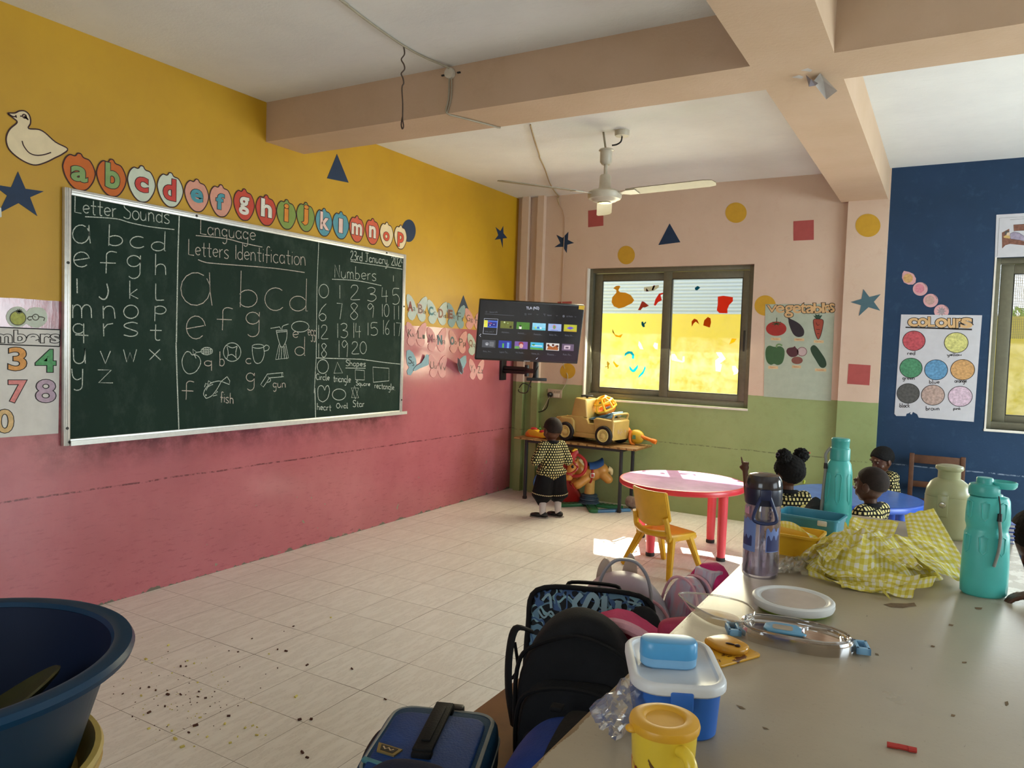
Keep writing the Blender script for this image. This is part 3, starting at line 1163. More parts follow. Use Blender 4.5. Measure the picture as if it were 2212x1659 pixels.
D3(circ(1155, 1060, 78, 48), False, True)
D3([(860, 1485), (1000, 1472), (1006, 1508), (872, 1520), (860, 1485), (800, 1580), (825, 1600), (880, 1520)], False)
D3([(990, 1474), (992, 1508)], False)
D3([(885, 1520), (888, 1548), (858, 1560)])
D2 = lambda pts, sm=True, cl=False: draw(c3, Z2, pts, 0.005, sm, cl)
D2([(1970, 1153), (1945, 1110), (1970, 1050), (2020, 1005), (2080, 988), (2115, 990)])
D2([(2115, 990), (2170, 945), (2196, 985), (2192, 1020), (2115, 990)], False)
D2([(2115, 990), (2070, 1070), (2020, 1130), (1970, 1153)])
D2([(1970, 1075), (1990, 1040), (2035, 1018)])
D2([(1955, 1045), (1965, 1008), (1985, 1020), (1992, 985), (2018, 1003)], False)
D2([(2060, 1075), (2080, 1090), (2055, 1105), (2075, 1120), (2035, 1130)], False)
D2(circ(1968, 1122, 5, 5, 8), False, True)
c3.build('chalk_drawing', M_CHALK, bb, smooth=0)

c4 = MB()
chalk(c4, Z4, '23rd January, 2024', 405, 88, 885, 205, 62, w=0.0065)
draw(c4, Z4, [(405, 185), (640, 220), (885, 258)])
chalk(c4, Z4, 'Numbers', 262, 215, 630, 332, 28)
draw(c4, Z4, [(238, 345), (460, 358), (680, 402)], smooth=True)
draw(c4, Z4, [(787, 312), (787, 365)])
for s in (('0', 120, 390, 207, 512), ('1', 308, 397, 316, 518), ('2', 405, 397, 487, 530), ('3', 555, 418, 633, 543), ('4', 683, 418, 738, 555), ('5', 780, 425, 840, 570),
          ('6', 120, 565, 185, 717), ('7', 280, 560, 328, 703), ('8', 402, 558, 468, 707), ('9', 557, 562, 610, 688), ('10', 688, 568, 748, 680), ('11', 795, 583, 835, 705),
          ('12', 117, 755, 205, 880), ('13', 288, 740, 378, 870), ('14', 432, 735, 495, 870), ('15', 560, 732, 645, 848), ('16', 698, 710, 750, 840), ('17', 795, 735, 853, 853),
          ('18', 118, 920, 188, 1045), ('19', 300, 893, 378, 1043), ('20', 415, 905, 545, 1015)):
    chalk(c4, Z4, *s, w=0.0052)
c4.build('chalk_numbers', M_CHALK, bb, smooth=0)

c5 = MB()
D4 = lambda pts, sm=False, cl=False: draw(c5, Z4, pts, 0.0058, sm, cl)
D4(circ(155, 1127, 50, 62), False, True)
D4([(285, 1088), (255, 1187), (332, 1185)], False, True)
D4([(445, 1157), (527, 1163), (527, 1248), (447, 1245)], False, True)
D4([(603, 1132), (748, 1143), (748, 1255), (608, 1268)], False, True)
D4([(150, 1443), (118, 1420), (110, 1365), (115, 1315), (138, 1298), (160, 1310), (172, 1338), (185, 1305), (205, 1302), (214, 1350), (195, 1415), (160, 1442)], True, True)
D4(circ(300, 1378, 60, 50), False, True)
D4([(438, 1300), (412, 1405), (475, 1408)], False, True)
D4([(410, 1318), (475, 1320), (447, 1418)], False, True)
D4([(358, 1140), (538, 1143)])
chalk(c5, Z4, 'Shapes', 362, 1068, 538, 1145, 6, w=0.006)
chalk(c5, Z4, 'Circle', 95, 1188, 215, 1245, 6, w=0.006)
chalk(c5, Z4, 'triangle', 250, 1200, 405, 1290, 8, w=0.006)
chalk(c5, Z4, 'Square', 452, 1255, 578, 1312, 8, w=0.006)
chalk(c5, Z4, 'rectangle.', 620, 1265, 800, 1345, 18, w=0.006)
chalk(c5, Z4, 'heart', 105, 1455, 230, 1515, 8, w=0.006)
chalk(c5, Z4, 'Oval', 277, 1452, 380, 1500, 0, w=0.006)
chalk(c5, Z4, 'Star', 425, 1430, 525, 1488, 0, w=0.006)
c5.build('chalk_shapes', M_CHALK, bb, smooth=0)

c6 = MB()
draw(c6, Z3, [(72, 50), (60, 400), (45, 1200)], 0.008)
draw(c6, Z2, [(1682, 620), (1690, 900), (1710, 1462)], 0.008)
draw(c6, Z3, [(1322, 285), (1305, 700), (1298, 1340), (1280, 1655)], 0.006)
draw(c6, Z4, [(84, 1320), (90, 1597)], 0.008)
draw(c6, Z4, [(97, 1050), (500, 1062), (700, 1090), (870, 1108)], 0.006)
c6.build('chalk_lines', M_CHALK, bb, smooth=0)

# ------------------------------------------------------------------ painted paper shapes on the wall
M_NAVY = mat('navy_paper', '#16304f', 0.6)
M_INK = mat('black_ink', '#1c1718', 0.7)
M_INKBROWN = mat('brown_ink', '#3b2022', 0.7)

flatthing('star_cutout', PL(Z1, [(155, 685), (220, 835), (380, 858), (260, 910), (323, 1073), (160, 960), (-15, 1050), (60, 895), (-70, 795), (95, 822)]),
          M_NAVY, FR_LEFT, 0.0, 0.002, 'large navy paper star on the yellow wall below the duck', 'star', 'paper stars on the walls')
flatthing('star_cutout', PB(ZF, [(46, 1108), (92, 1147), (119, 1098), (121, 1168), (157, 1213), (115, 1217), (114, 1305), (92, 1222), (38, 1230), (72, 1185)], 0) and
          PL(ZF, [(46, 1108), (92, 1147), (119, 1098), (121, 1168), (157, 1213), (115, 1217), (114, 1305), (92, 1222), (38, 1230), (72, 1185)]),
          M_NAVY, FR_LEFT, 0.0, 0.002, 'small navy paper star on the far end of the yellow wall', 'star', 'paper stars on the walls')
ZB = (550, 0, 3.6867)
flatthing('triangle_cutout', PL(ZB, [(655, 1225), (748, 1455), (575, 1420)]), M_NAVY, FR_LEFT, 0.0, 0.002,
          'navy paper triangle high on the yellow wall below the beam', 'triangle', 'paper triangles on the walls')
flatthing('triangle_cutout', PL(Z5, [(742, 198), (815, 400), (660, 420)]), M_NAVY, FR_LEFT, 0.0, 0.0015,
          'navy paper triangle half hidden behind the blue butterfly cards', 'triangle', 'paper triangles on the walls')
flatthing('circle_cutout', PL(Z3, circle(2127, 201, 62, 101, 28)), M_NAVY, FR_LEFT, 0.0, 0.0015,
          'navy paper circle behind the last letter card', 'circle')

# duck
duck_pts = [(65, 180), (125, 178), (165, 160), (210, 160), (245, 185), (262, 225), (262, 270), (245, 312), (330, 320), (390, 350), (480, 430), (585, 488),
            (540, 535), (470, 570), (400, 605), (310, 630), (230, 610), (140, 555), (75, 490), (52, 420), (60, 360), (90, 310), (147, 258), (110, 220)]
duck_s = [tuple(v) for v in catmull(duck_pts, 4, True)]
M_CREAMP = mat('cream_paper', '#e2d0ab', 0.75, var=0.04)
dk = thing('duck_cutout', (0, -5.15, 2.55), 'large cream paper duck with black outline at top left of the yellow wall', 'paper duck')
MB().prism(PL(Z1, duck_s), 0, 0.002, FR_LEFT).build('paper', M_CREAMP, dk, smooth=0)
ink = MB()
ink.ribbon(PL(Z1, duck_s), 0.007, FR_LEFT, 0.0026, True)
for s in ([(190, 420), (205, 465), (250, 522), (310, 545), (380, 540), (442, 520)], [(70, 183), (110, 208), (140, 208)], [(135, 195), (140, 220)],
          [(172, 205), (200, 207)], [(190, 200), (205, 190), (222, 197), (225, 215), (210, 222), (195, 212)], [(205, 205), (225, 225), (245, 238)], [(210, 218), (235, 222)], [(215, 200), (240, 232)]):
    ink.ribbon([tuple(v) for v in catmull(PL(Z1, s), 4)], 0.006, FR_LEFT, 0.0026)
ink.build('ink_line', M_INKBROWN, dk, smooth=0)

flatthing('paper_scrap', PL(Z1, [(-30, 1005), (8, 1000), (12, 1080), (-30, 1095)]), mat('pale_paper', '#d6d8d2', 0.8), FR_LEFT, 0, 0.003,
          'edge of a pale paper scrap left of the navy star at the picture edge', 'paper')

# letter cards over the board
CARD = [(.5, 1.0), (.56, .985), (.60, .93), (.66, .90), (.78, .885), (.86, .83), (.95, .70), (1.0, .55), (.98, .42), (.92, .28), (.80, .12), (.68, .03), (.55, 0), (.45, 0),
        (.33, .04), (.20, .14), (.08, .30), (.02, .45), (0, .58), (.05, .74), (.12, .84), (.22, .91), (.34, .90), (.40, .93), (.44, .985)]
CARDC = {'orange': '#c8692d', 'white': '#ccd4c2', 'pink': '#d79a86', 'red': '#c44a39', 'green': '#82984c', 'blue': '#5a98a6', 'coral': '#cf5f45', 'cream': '#e6d2a8'}
LETC = {'a': '#86a468', 'b': '#86a468', 'c': '#c9473f', 'd': '#c9473f', 'e': '#4f98a6', 'f': '#4f98a6', 'g': '#e2dfd2', 'h': '#e2dfd2', 'i': '#d98a35', 'j': '#d98a35',
        'k': '#e6c5bb', 'l': '#e6c5bb', 'm': '#e8dcca', 'n': '#e8dcca', 'o': '#d4553a', 'p': '#d4553a'}
CARDS = [('a', 'orange', 135, 331, 205, 411), ('b', 'orange', 208, 344, 272, 424), ('c', 'white', 275, 358, 335, 436), ('d', 'white', 339, 373, 395, 447),
         ('e', 'pink', 398, 387, 450, 457), ('f', 'pink', 452, 399, 500, 468), ('g', 'red', 504, 408, 549, 476), ('h', 'red', 552, 421, 596, 487),
         ('i', 'green', 597, 431, 639, 495), ('j', 'green', 640, 437, 679, 500), ('k', 'blue', 681, 450, 717, 510), ('l', 'blue', 718, 457, 753, 516),
         ('m', 'coral', 754, 466, 786, 523), ('n', 'coral', 789, 472, 819, 528), ('o', 'cream', 820, 480, 849, 533), ('p', 'cream', 851, 486, 878, 538)]
LBOX = {'a': (.28, .26, .72, .62), 'b': (.32, .24, .74, .86), 'c': (.30, .30, .70, .66), 'd': (.26, .22, .68, .80), 'e': (.28, .30, .72, .66), 'f': (.32, .24, .62, .70),
        'g': (.28, .20, .70, .72), 'h': (.28, .30, .74, .84), 'i': (.42, .28, .56, .82), 'j': (.36, .24, .60, .88), 'k': (.30, .26, .74, .84), 'l': (.42, .24, .56, .72),
        'm': (.18, .30, .82, .68), 'n': (.28, .28, .70, .68), 'o': (.28, .26, .68, .58), 'p': (.30, .12, .72, .66)}
for ch, cc, u0, v0, u1, v1 in CARDS:
    sk = (u1 - u0) * 0.10      # the cards' tops follow the wall's perspective
    lo = on_left(u0, (v0 + v1) / 2)
    hi = on_left(u1, (v0 + v1) / 2 + sk)
    mid = (u0 + u1) / 2
    zt = on_left(mid, v0)[1]
    zb = on_left(mid, v1)[1]
    f = lambda a, b: (lo[0] + a * (hi[0] - lo[0]), zb + b * (zt - zb))
    r = thing('letter_card', (0.0, f(.5, 0)[0], zb), '%s fruit shaped paper card with the letter %s above the chalkboard' % (cc, ch), 'letter card', 'alphabet cards above the chalkboard')
    pts = [f(*p) for p in CARD]
    pts = [tuple(v) for v in catmull(pts, 3, True)]
    MB().prism(pts, 0.0, 0.0025, FR_LEFT).build('card', mat('card_' + cc, CARDC[cc], 0.75, var=0.06), r, smooth=0)
    MB().ribbon(pts, 0.007, FR_LEFT, 0.0031, True).build('outline', M_INKBROWN, r, smooth=0)
    b = LBOX[ch]
    p0, p1 = f(b[0], b[1]), f(b[2], b[3])
    lt = lettering(MB(), ch, (p0[0], p0[1], p1[0], p1[1]), FR_LEFT, 0.0036, offset=0.055).build('letter', M_INKBROWN, r, smooth=0)
    lettering(MB(), ch, (p0[0], p0[1], p1[0], p1[1]), FR_LEFT, 0.0042, offset=0.032).build('letter_fill', mat('letter_' + ch, LETC[ch], 0.75), lt, smooth=0)

# twin round fruit card
tw = thing('fruit_card', (0, -5.2, 1.55), 'pale paper card of two joined circles with a green fruit drawing beside the chalkboard', 'paper card')
pts = [(255, 323), (235, 300), (200, 280), (160, 275), (110, 290), (70, 330), (57, 375), (70, 420), (100, 455), (150, 472), (210, 465), (250, 440), (275, 455), (320, 475),
       (370, 475), (420, 445), (450, 400), (445, 345), (420, 300), (370, 283), (310, 285), (275, 300)]
MB().prism([tuple(v) for v in catmull(PL(Z2, pts), 3, True)], 0, 0.002, FR_LEFT).build('card', mat('pale_green_paper', '#c3cbbd', 0.8), tw, smooth=0)
MB().prism(PL(Z2, circle(168, 385, 76, 68)), 0, 0.0026, FR_LEFT).build('fruit_drawing', mat('crayon_lime', '#a9ad5e', 0.8, var=0.15, scale=60), tw, smooth=0)
k = MB()
k.ribbon(PL(Z2, circle(168, 385, 76, 68)), 0.004, FR_LEFT, 0.0031, True)
for i in range(9):
    a = i * 2 * PI / 9
    k.ribbon(PL(Z2, [(180, 322), (180 + 32 * math.cos(a), 322 + 24 * math.sin(a))]), 0.005, FR_LEFT, 0.0031)
k.ribbon(PL(Z2, circle(338, 377, 30, 28)), 0.005, FR_LEFT, 0.0026, True)
k.ribbon(PL(Z2, [(308, 370), (275, 372), (258, 388), (275, 405), (300, 400)]), 0.006, FR_LEFT, 0.0026)
k.ribbon(PL(Z2, [(368, 372), (400, 375), (425, 385), (415, 412)]), 0.006, FR_LEFT, 0.0026)
k.ribbon(PL(Z2, [(338, 377), (325, 365)]), 0.004, FR_LEFT, 0.0026)
k.build('ink_line', mat('pencil', '#5a5a50', 0.8), tw, smooth=0)

# numbers poster
npz = thing('number_poster', (0, -5.3, 0.95), 'white hand drawn numbers poster with coloured digits at the left picture edge', 'poster')
M_WPAPER = mat('white_paper', '#d3cfc9', 0.75, var=0.04)
MB().prism(PL(Z2, [(-430, 455), (573, 497), (555, 1487), (-430, 1560)]), 0, 0.002, FR_LEFT).build('sheet', M_WPAPER, npz, smooth=0)
hd = MB()
for s in ([(-430, 455), (573, 497)], [(-430, 620), (568, 657)], [(573, 497), (568, 657)]):
    hd.ribbon(PL(Z2, s), 0.006, FR_LEFT, 0.0025)
hd.build('ink_line', M_INK, npz, smooth=0)
mf = mapper('L', Z2)


def bubble(parent, body, box, mfn, FR, d, fill, off_in=0.02, off_out=0.05, ink=None, name='lettering'):
    o = lettering(MB(), body, box, FR, d, offset=off_out, mapfn=mfn).build(name, ink or M_INK, parent, smooth=0)
    lettering(MB(), body, box, FR, d + 0.0007, offset=off_in, mapfn=mfn).build(name + '_fill', fill, o, smooth=0)
    return o


bubble(npz, 'Numbers', (-385, 620, 562, 505), mf, FR_LEFT, 0.0027, M_WPAPER, 0.012, 0.05, name='title')
for ch, box, hx in (('3', (85, 880, 240, 672), '#d79b5b'), ('4', (345, 895, 522, 692), '#5f9e6b'), ('7', (85, 1185, 240, 985), '#d98a86'), ('8', (348, 1185, 520, 980), '#b7a0b0'),
                    ('10', (-150, 1475, 120, 1265), '#d6b481'), ('2', (-180, 880, -30, 665), '#8fb1cf'), ('6', (-180, 1185, -30, 985), '#c9b25e')):
    bubble(npz, ch, box, mf, FR_LEFT, 0.0027, mat('digit_' + ch, hx, 0.8, var=0.12, scale=50), 0.02, 0.045, name='digit')

# ------------------------------------------------------------------ butterfly cards
BF = [(.02, .03), (.10, 0), (.24, .08), (.38, .26), (.46, .45), (.5, .52), (.54, .45), (.62, .26), (.78, .08), (.93, .0), (1.0, .06), (1.0, .26), (.95, .42), (.88, .56),
      (.84, .62), (.92, .72), (.92, .86), (.84, .97), (.72, 1.0), (.60, .92), (.53, .78), (.5, .68), (.46, .78), (.38, .92), (.28, 1.0), (.15, .97), (.06, .86), (.06, .74), (.14, .63),
      (.08, .52), (.02, .36), (0, .16)]
M_BFW = {'white': mat('butterfly_white', '#bcc5bb', 0.8, var=0.05), 'pink': mat('butterfly_pink', '#d9a09a', 0.8, var=0.05), 'blue': mat('butterfly_blue', '#8fa9b0', 0.8, var=0.05)}
BFS = [('white', 'A a and B b', 92, 185, 328, 505, 40, 'Aa', 'Bb', '#b05048', '#c9a79a'), ('white', 'C c and D d', 328, 248, 560, 545, 38, 'Cc', 'Dd', '#6fa3a8', '#c08f78'),
       ('blue', 'E e and F f', 553, 285, 760, 583, 36, 'Ee', 'Ff', '#a26a60', None), ('pink', 'G g and H h, half behind the television', 757, 345, 965, 605, 34, 'Gg', 'Hh', None, None),
       ('pink', 'K k and L l', 88, 500, 318, 783, 12, 'Kk', 'Ll', None, None), ('pink', 'M m and N n', 325, 560, 545, 845, 12, 'Mm', 'Nn', '#cf7c86', '#6d8f97'),
       ('pink', 'O o and P p', 575, 595, 780, 865, 14, 'Oo', 'Pp', '#7f99a3', None), ('white', 'Q q, half behind the television', 787, 632, 985, 890, 16, 'Qq', 'Rr', '#c89b86', None),
       ('pink', 'U u and V v', 345, 870, 552, 1140, 10, 'Uu', 'Vv', None, None), ('pink', 'Y y and Z z', 803, 920, 975, 1165, 12, 'Yy', 'Zz', None, None)]
mf5 = mapper('L', Z5)
for cc, what, x0, y0, x1, y1, sl, la, lb, fa, fb in BFS:
    fx = lambda a, b: on_left(*unz(Z5, x0 + a * (x1 - x0), y0 + b * (y1 - y0 - sl * 0.6) + sl * (a - 0.1) * 0.8))
    b0 = fx(.5, 1)
    r = thing('butterfly_card', (0.0, b0[0], b0[1]), '%s paper butterfly with the letters %s' % (cc, what), 'butterfly card', 'butterfly alphabet cards')
    MB().prism([fx(*p) for p in BF], 0.0, 0.004, FR_LEFT).build('wings', M_BFW[cc], r, smooth=0)
    g = MB()
    for (tx, bx, fill) in ((la, (.08, .30, .42, .62), fa), (lb, (.56, .34, .94, .68), fb)):
        for ch, q in ((tx[0], (bx[0], bx[1], bx[0] + .20, bx[3])), (tx[1], (bx[0] + .22, bx[1] + .17, bx[2], bx[3] + (.05 if tx[1] in 'gpqy' else 0)))):
            if fill and ch.isupper():
                lettering(MB(), ch, (q[0], q[3], q[2], q[1]), FR_LEFT, 0.0047, offset=0.06, mapfn=fx).build('letter_fill', mat('bf_' + fill[1:], fill, 0.8, var=.15, scale=60), r, smooth=0)
            lettering(g, ch, (q[0], q[3], q[2], q[1]), FR_LEFT, 0.0053, offset=-0.012, mapfn=fx)
    g.build('letters', mat('pencil', '#5a5a50', 0.8), r, smooth=0)

# two torn butterflies: one wing peeling off the wall
M_BB = mat('butterfly_teal', '#8fadb6', 0.8, var=0.05)
r = thing('butterfly_card', (0, -1.9, 1.3), 'blue paper butterfly with the letters S s whose right wing is folded over', 'butterfly card', 'butterfly alphabet cards')
MB().prism(PL(Z5, [(95, 830), (125, 818), (165, 850), (200, 920), (207, 985), (185, 1030), (240, 1045), (300, 1010), (328, 960), (325, 880), (300, 868), (280, 895), (255, 970), (225, 1010), (180, 1055), (165, 1085),
                   (140, 1110), (105, 1100), (100, 1050), (125, 1020), (100, 980), (90, 900)][:5] + [(180, 1035), (160, 1080), (140, 1110), (105, 1100), (97, 1060), (122, 1020), (100, 980), (90, 900)]), 0, 0.003, FR_LEFT).build('wing', M_BB, r, smooth=0)
fold = MB()
a = PL(Z5, [(165, 1040), (200, 1000), (255, 968), (300, 868), (326, 880), (325, 990), (240, 1030), (175, 1065)])
n_ = len(a)
fold._add([(0.004 + (0.02 if i in (3, 4, 5) else 0.006), p[0], p[1]) for i, p in enumerate(a)], [tuple(range(n_))])
fold.build('folded_wing', M_BB, r, smooth=0, fixn=False)
g = MB()
lettering(g, 'S', (110, 980, 155, 895), FR_LEFT, 0.0035, -0.012, mapfn=mf5)
lettering(g, 's', (155, 1005, 180, 955), FR_LEFT, 0.0035, -0.012, mapfn=mf5)
g.build('letters', M_INK, r, smooth=0)

r = thing('butterfly_card', (0, -1.4, 1.3), 'blue paper butterfly with the letters X x whose left wing peels off the wall', 'butterfly card', 'butterfly alphabet cards')
MB().prism(PL(Z5, [(672, 975), (700, 925), (745, 888), (772, 885), (775, 960), (755, 1010), (735, 1040), (740, 1075), (715, 1098), (690, 1060)]), 0, 0.003, FR_LEFT).build('wing', M_BB, r, smooth=0)
pw = MB()
q = PL(Z5, [(672, 975), (690, 1060), (712, 1098), (660, 1060), (600, 985), (566, 922), (600, 905)])
dd = [0.004, 0.004, 0.02, 0.07, 0.11, 0.12, 0.07]
pw._add([(dd[i], p[0] + dd[i] * 0.2, p[1]) for i, p in enumerate(q)], [(0, 1, 2, 3), (0, 3, 4, 5, 6)])
pw.build('peeling_wing', M_BB, r, smooth=0, fixn=False)
g = MB()
lettering(g, 'X', (682, 1035, 712, 985), FR_LEFT, 0.0035, -0.012, mapfn=mf5)
lettering(g, 'x', (714, 1035, 735, 1002), FR_LEFT, 0.0035, -0.012, mapfn=mf5)
g.build('letters', M_INK, r, smooth=0)
# ================================================================== things on the back wall and ceiling
M_MUST = mat('mustard_paper', '#c69a2c', 0.7, var=0.05)
M_REDP = mat('brick_red_paper', '#a9504c', 0.7, var=0.05)
M_TEALP = mat('slate_paper', '#4a6872', 0.7, var=0.05)


def cut(name, pts, m, label, cat, group, y=0.0, th=0.002):
    return flatthing(name, pts, m, FR_BACK, -y, -y + th, label, cat, group)


ZP = (0, 0, 1.0)
cut('star_cutout', PB(ZF, [(630, 1182), (688, 1212), (743, 1153), (738, 1230), (797, 1260), (733, 1277), (727, 1357), (690, 1297), (610, 1300), (665, 1262)]), M_NAVY,
    'navy paper star on the peach wall beside the corner trims', 'star', 'paper stars on the walls')
cut('square_cutout', PB(ZF, [(932, 952), (1077, 935), (1077, 1095), (932, 1110)]), M_REDP, 'red paper square on the peach wall below the fan', 'square', 'paper squares on the walls')
cut('triangle_cutout', PB(ZF, [(1710, 1073), (1813, 1253), (1603, 1280)]), M_NAVY, 'navy paper triangle on the peach wall above the window', 'triangle', 'paper triangles on the walls')
cut('circle_cutout', PB(ZP, circle(1353, 551, 18.5, 20)), M_MUST, 'mustard paper circle just above the left half of the window', 'circle', 'mustard paper circles')
cut('circle_cutout', PB(ZP, circle(1590, 459.5, 23, 22)), M_MUST, 'mustard paper circle high on the peach wall above the right half of the window', 'circle', 'mustard paper circles')
cut('square_cutout', PB(ZP, [(1714, 478), (1758, 475), (1758, 518), (1714, 520)]), M_REDP, 'red paper square on the peach wall left of the column', 'square', 'paper squares on the walls')
cut('square_cutout', PB(ZP, [(1204.6, 652), (1235, 651), (1235, 690), (1204.6, 692)]), M_REDP, 'red paper square mostly hidden behind the top of the television', 'square', 'paper squares on the walls')
cut('circle_cutout', PB(ZP, circle(1226.5, 801.5, 16.5, 16.5)), M_MUST, 'mustard paper circle below the television beside the window', 'circle', 'mustard paper circles')
cut('circle_cutout', PB(ZP, circle(1653, 660, 23, 22)), M_MUST, 'mustard paper circle behind the corner of the vegetables poster', 'circle', 'mustard paper circles', 0.0, 0.0012)
cut('circle_cutout', PB(ZP, circle(1875, 487, 27, 25), -0.055), M_MUST, 'mustard paper circle at the top of the column', 'circle', 'mustard paper circles', -0.055)
cut('star_cutout', PB(Z8, [(957, 88), (1005, 150), (1093, 128), (1040, 188), (1091, 258), (998, 230), (922, 299), (940, 215), (858, 190), (943, 165)], -0.055), M_TEALP,
    'slate blue paper star on the column', 'star', 'paper stars on the walls', -0.055)
cut('square_cutout', PB(Z8, [(843, 672), (1015, 683), (1005, 840), (832, 828)], -0.055), M_REDP, 'red paper square on the column below the slate star', 'square', 'paper squares on the walls', -0.055)

mf8 = mapper('B', Z8)


def paint(parent, name, pts, m, d, outline=None, w=0.004, Z=Z8, smooth=0):
    if smooth:
        pts = [tuple(v) for v in catmull(pts, smooth, True)]
    q = PB(Z, pts)
    o = MB().prism(q, d - 0.0004, d, FR_BACK).build(name, m, parent, smooth=0)
    if outline:
        MB().ribbon(q, w, FR_BACK, d + 0.0004, True).build('outline', outline, o, smooth=0)
    return o


def inkline(parent, lines, m, d, w=0.004, Z=Z8, name='ink_line', smooth=3):
    k = MB()
    for s in lines:
        q = PB(Z, s)
        if smooth and len(q) > 2:
            q = [tuple(v) for v in catmull(q, smooth)]
        k.ribbon(q, w, FR_BACK, d)
    return k.build(name, m, parent, smooth=0)


# vegetables poster
vp = thing('vegetable_poster', (2.9, 0, 1.2), 'pale green vegetables poster with six printed vegetables right of the window', 'poster')
MB().prism(PB(Z8, [(193, 207), (735, 205), (705, 963), (180, 928)]), 0, 0.003, FR_BACK).build('sheet', mat('mint_paper', '#a9b3a0', 0.8, var=0.05), vp, smooth=0)
M_TAN = mat('tan_lettering', '#cfa978', 0.8)
VM = lambda a, b: mf8(a, b + (0))
for ch, bx in (('V', (207, 268, 282, 215)), ('e', (277, 273, 340, 217)), ('g', (345, 308, 408, 217)), ('e', (408, 275, 470, 215)), ('t', (468, 275, 512, 205)), ('a', (510, 275, 575, 215)),
               ('b', (570, 275, 632, 200)), ('l', (638, 272, 655, 198)), ('e', (655, 272, 700, 212)), ('s', (692, 268, 733, 203))):
    bubble(vp, ch, bx, mf8, FR_BACK, 0.0036, M_TAN, 0.02, 0.05, name='title_letter')
paint(vp, 'tomato', circle(278, 398, 80, 56), mat('tomato_red', '#9e3029', 0.6), 0.0036)
inkline(vp, [[(280, 360), (250, 345)], [(280, 360), (245, 362)], [(280, 360), (315, 345)], [(280, 360), (312, 362)], [(280, 362), (283, 312)], [(280, 360), (262, 372)], [(280, 360), (298, 372)]], mat('stalk_green', '#2f4a30', .7), 0.0045, 0.006, name='tomato_stalk')
paint(vp, 'aubergine', [(352, 295), (365, 285), (385, 318), (420, 335), (465, 365), (495, 410), (490, 450), (455, 463), (420, 450), (395, 410), (375, 350), (372, 322)], mat('aubergine_black', '#2d262b', 0.5), 0.0036, smooth=3)
paint(vp, 'carrot', [(568, 330), (605, 322), (645, 332), (640, 390), (625, 450), (607, 480), (590, 455), (575, 400)], mat('carrot_red', '#9a4634', 0.6), 0.0036, M_INKBROWN, 0.005, smooth=3)
paint(vp, 'carrot_leaves', [(590, 322), (567, 295), (585, 300), (580, 283), (600, 292), (615, 284), (615, 298), (638, 290), (622, 320)], mat('leaf_dark', '#2f4a3a', .7), 0.0040)
inkline(vp, [[(590, 350), (600, 372), (615, 365)], [(590, 402), (620, 405)], [(597, 435), (615, 437)]], M_INKBROWN, 0.0046, 0.004)
paint(vp, 'pepper', [(200, 550), (225, 530), (265, 540), (310, 535), (340, 560), (342, 610), (325, 665), (290, 682), (262, 672), (235, 680), (205, 655), (193, 600)], mat('pepper_green', '#3a5c38', 0.4), 0.0036, smooth=3)
inkline(vp, [[(280, 545), (285, 525), (305, 520), (325, 530)]], mat('stalk_pale', '#6d8f5c', .6), 0.0046, 0.014, name='pepper_stalk')
paint(vp, 'onion', circle(480, 577, 36, 34), mat('onion_white', '#b9a3a0', 0.6), 0.0034, mat('onion_skin', '#7d5a5c', .6), 0.006)
paint(vp, 'onion', [(357, 580), (370, 550), (410, 542), (422, 533), (430, 545), (452, 570), (448, 600), (420, 618), (385, 615)], mat('onion_purple', '#4f2a30', 0.5), 0.0038, smooth=3)
paint(vp, 'onion', circle(441, 645, 44, 29), mat('onion_brown', '#7e4c42', 0.5), 0.0040)
paint(vp, 'cucumber', [(545, 550), (565, 527), (590, 535), (625, 580), (660, 635), (670, 680), (650, 703), (620, 695), (585, 640), (555, 590)], mat('cucumber_green', '#27402d', 0.5), 0.0036, smooth=3)
M_LABY = mat('caption_yellow', '#d3b78a', .8)
M_LABR = mat('caption_red', '#a3483e', .8)
for w_, bx in (('Tomato', (250, 483, 296, 472)), ('Eggplant', (432, 488, 480, 477)), ('Carrot', (585, 503, 632, 492)), ('Pepper', (230, 705, 276, 693)), ('Onion', (415, 700, 455, 688)), ('Cucumber', (595, 725, 652, 713))):
    paint(vp, 'caption', [(bx[0] - 14, bx[1] + 5), (bx[0] - 14, bx[3] - 5), (bx[2] + 16, bx[3] - 3), (bx[2] + 16, bx[1] + 7)], M_LABY, 0.0035)
    lettering(MB(), w_, bx, FR_BACK, 0.0044, -0.005, mapfn=mf8).build('caption_text', M_LABR, vp, smooth=0)

# colours poster
cp = thing('colour_poster', (4.2, 0, 1.1), 'white hand drawn colours poster with eight crayon circles on the blue wall', 'poster')
MB().prism(PB(Z8, [(1253, 287), (1885, 293), (1820, 1125), (1390, 1092), (1378, 1066), (1345, 1047), (1335, 1068), (1322, 1062), (1328, 1048), (1310, 1058), (1295, 1062), (1290, 1080), (1215, 1079), (1200, 1062)]),
           0, 0.003, FR_BACK).build('sheet', mat('white_paper_bright', '#c2c1c6', 0.75, var=0.03), cp, smooth=0)
for ch, bx in (('c', (1312, 378, 1378, 318)), ('o', (1385, 380, 1458, 318)), ('L', (1465, 380, 1515, 308)), ('o', (1525, 385, 1610, 320)), ('u', (1620, 388, 1672, 322)), ('r', (1685, 388, 1722, 322)), ('s', (1722, 390, 1802, 318))):
    bubble(cp, ch, bx, mf8, FR_BACK, 0.0036, M_TAN, 0.03, 0.065, name='title_letter')
paint(cp, 'underline', [(1287, 382), (1806, 398), (1806, 410), (1287, 392)], M_INK, 0.0036)
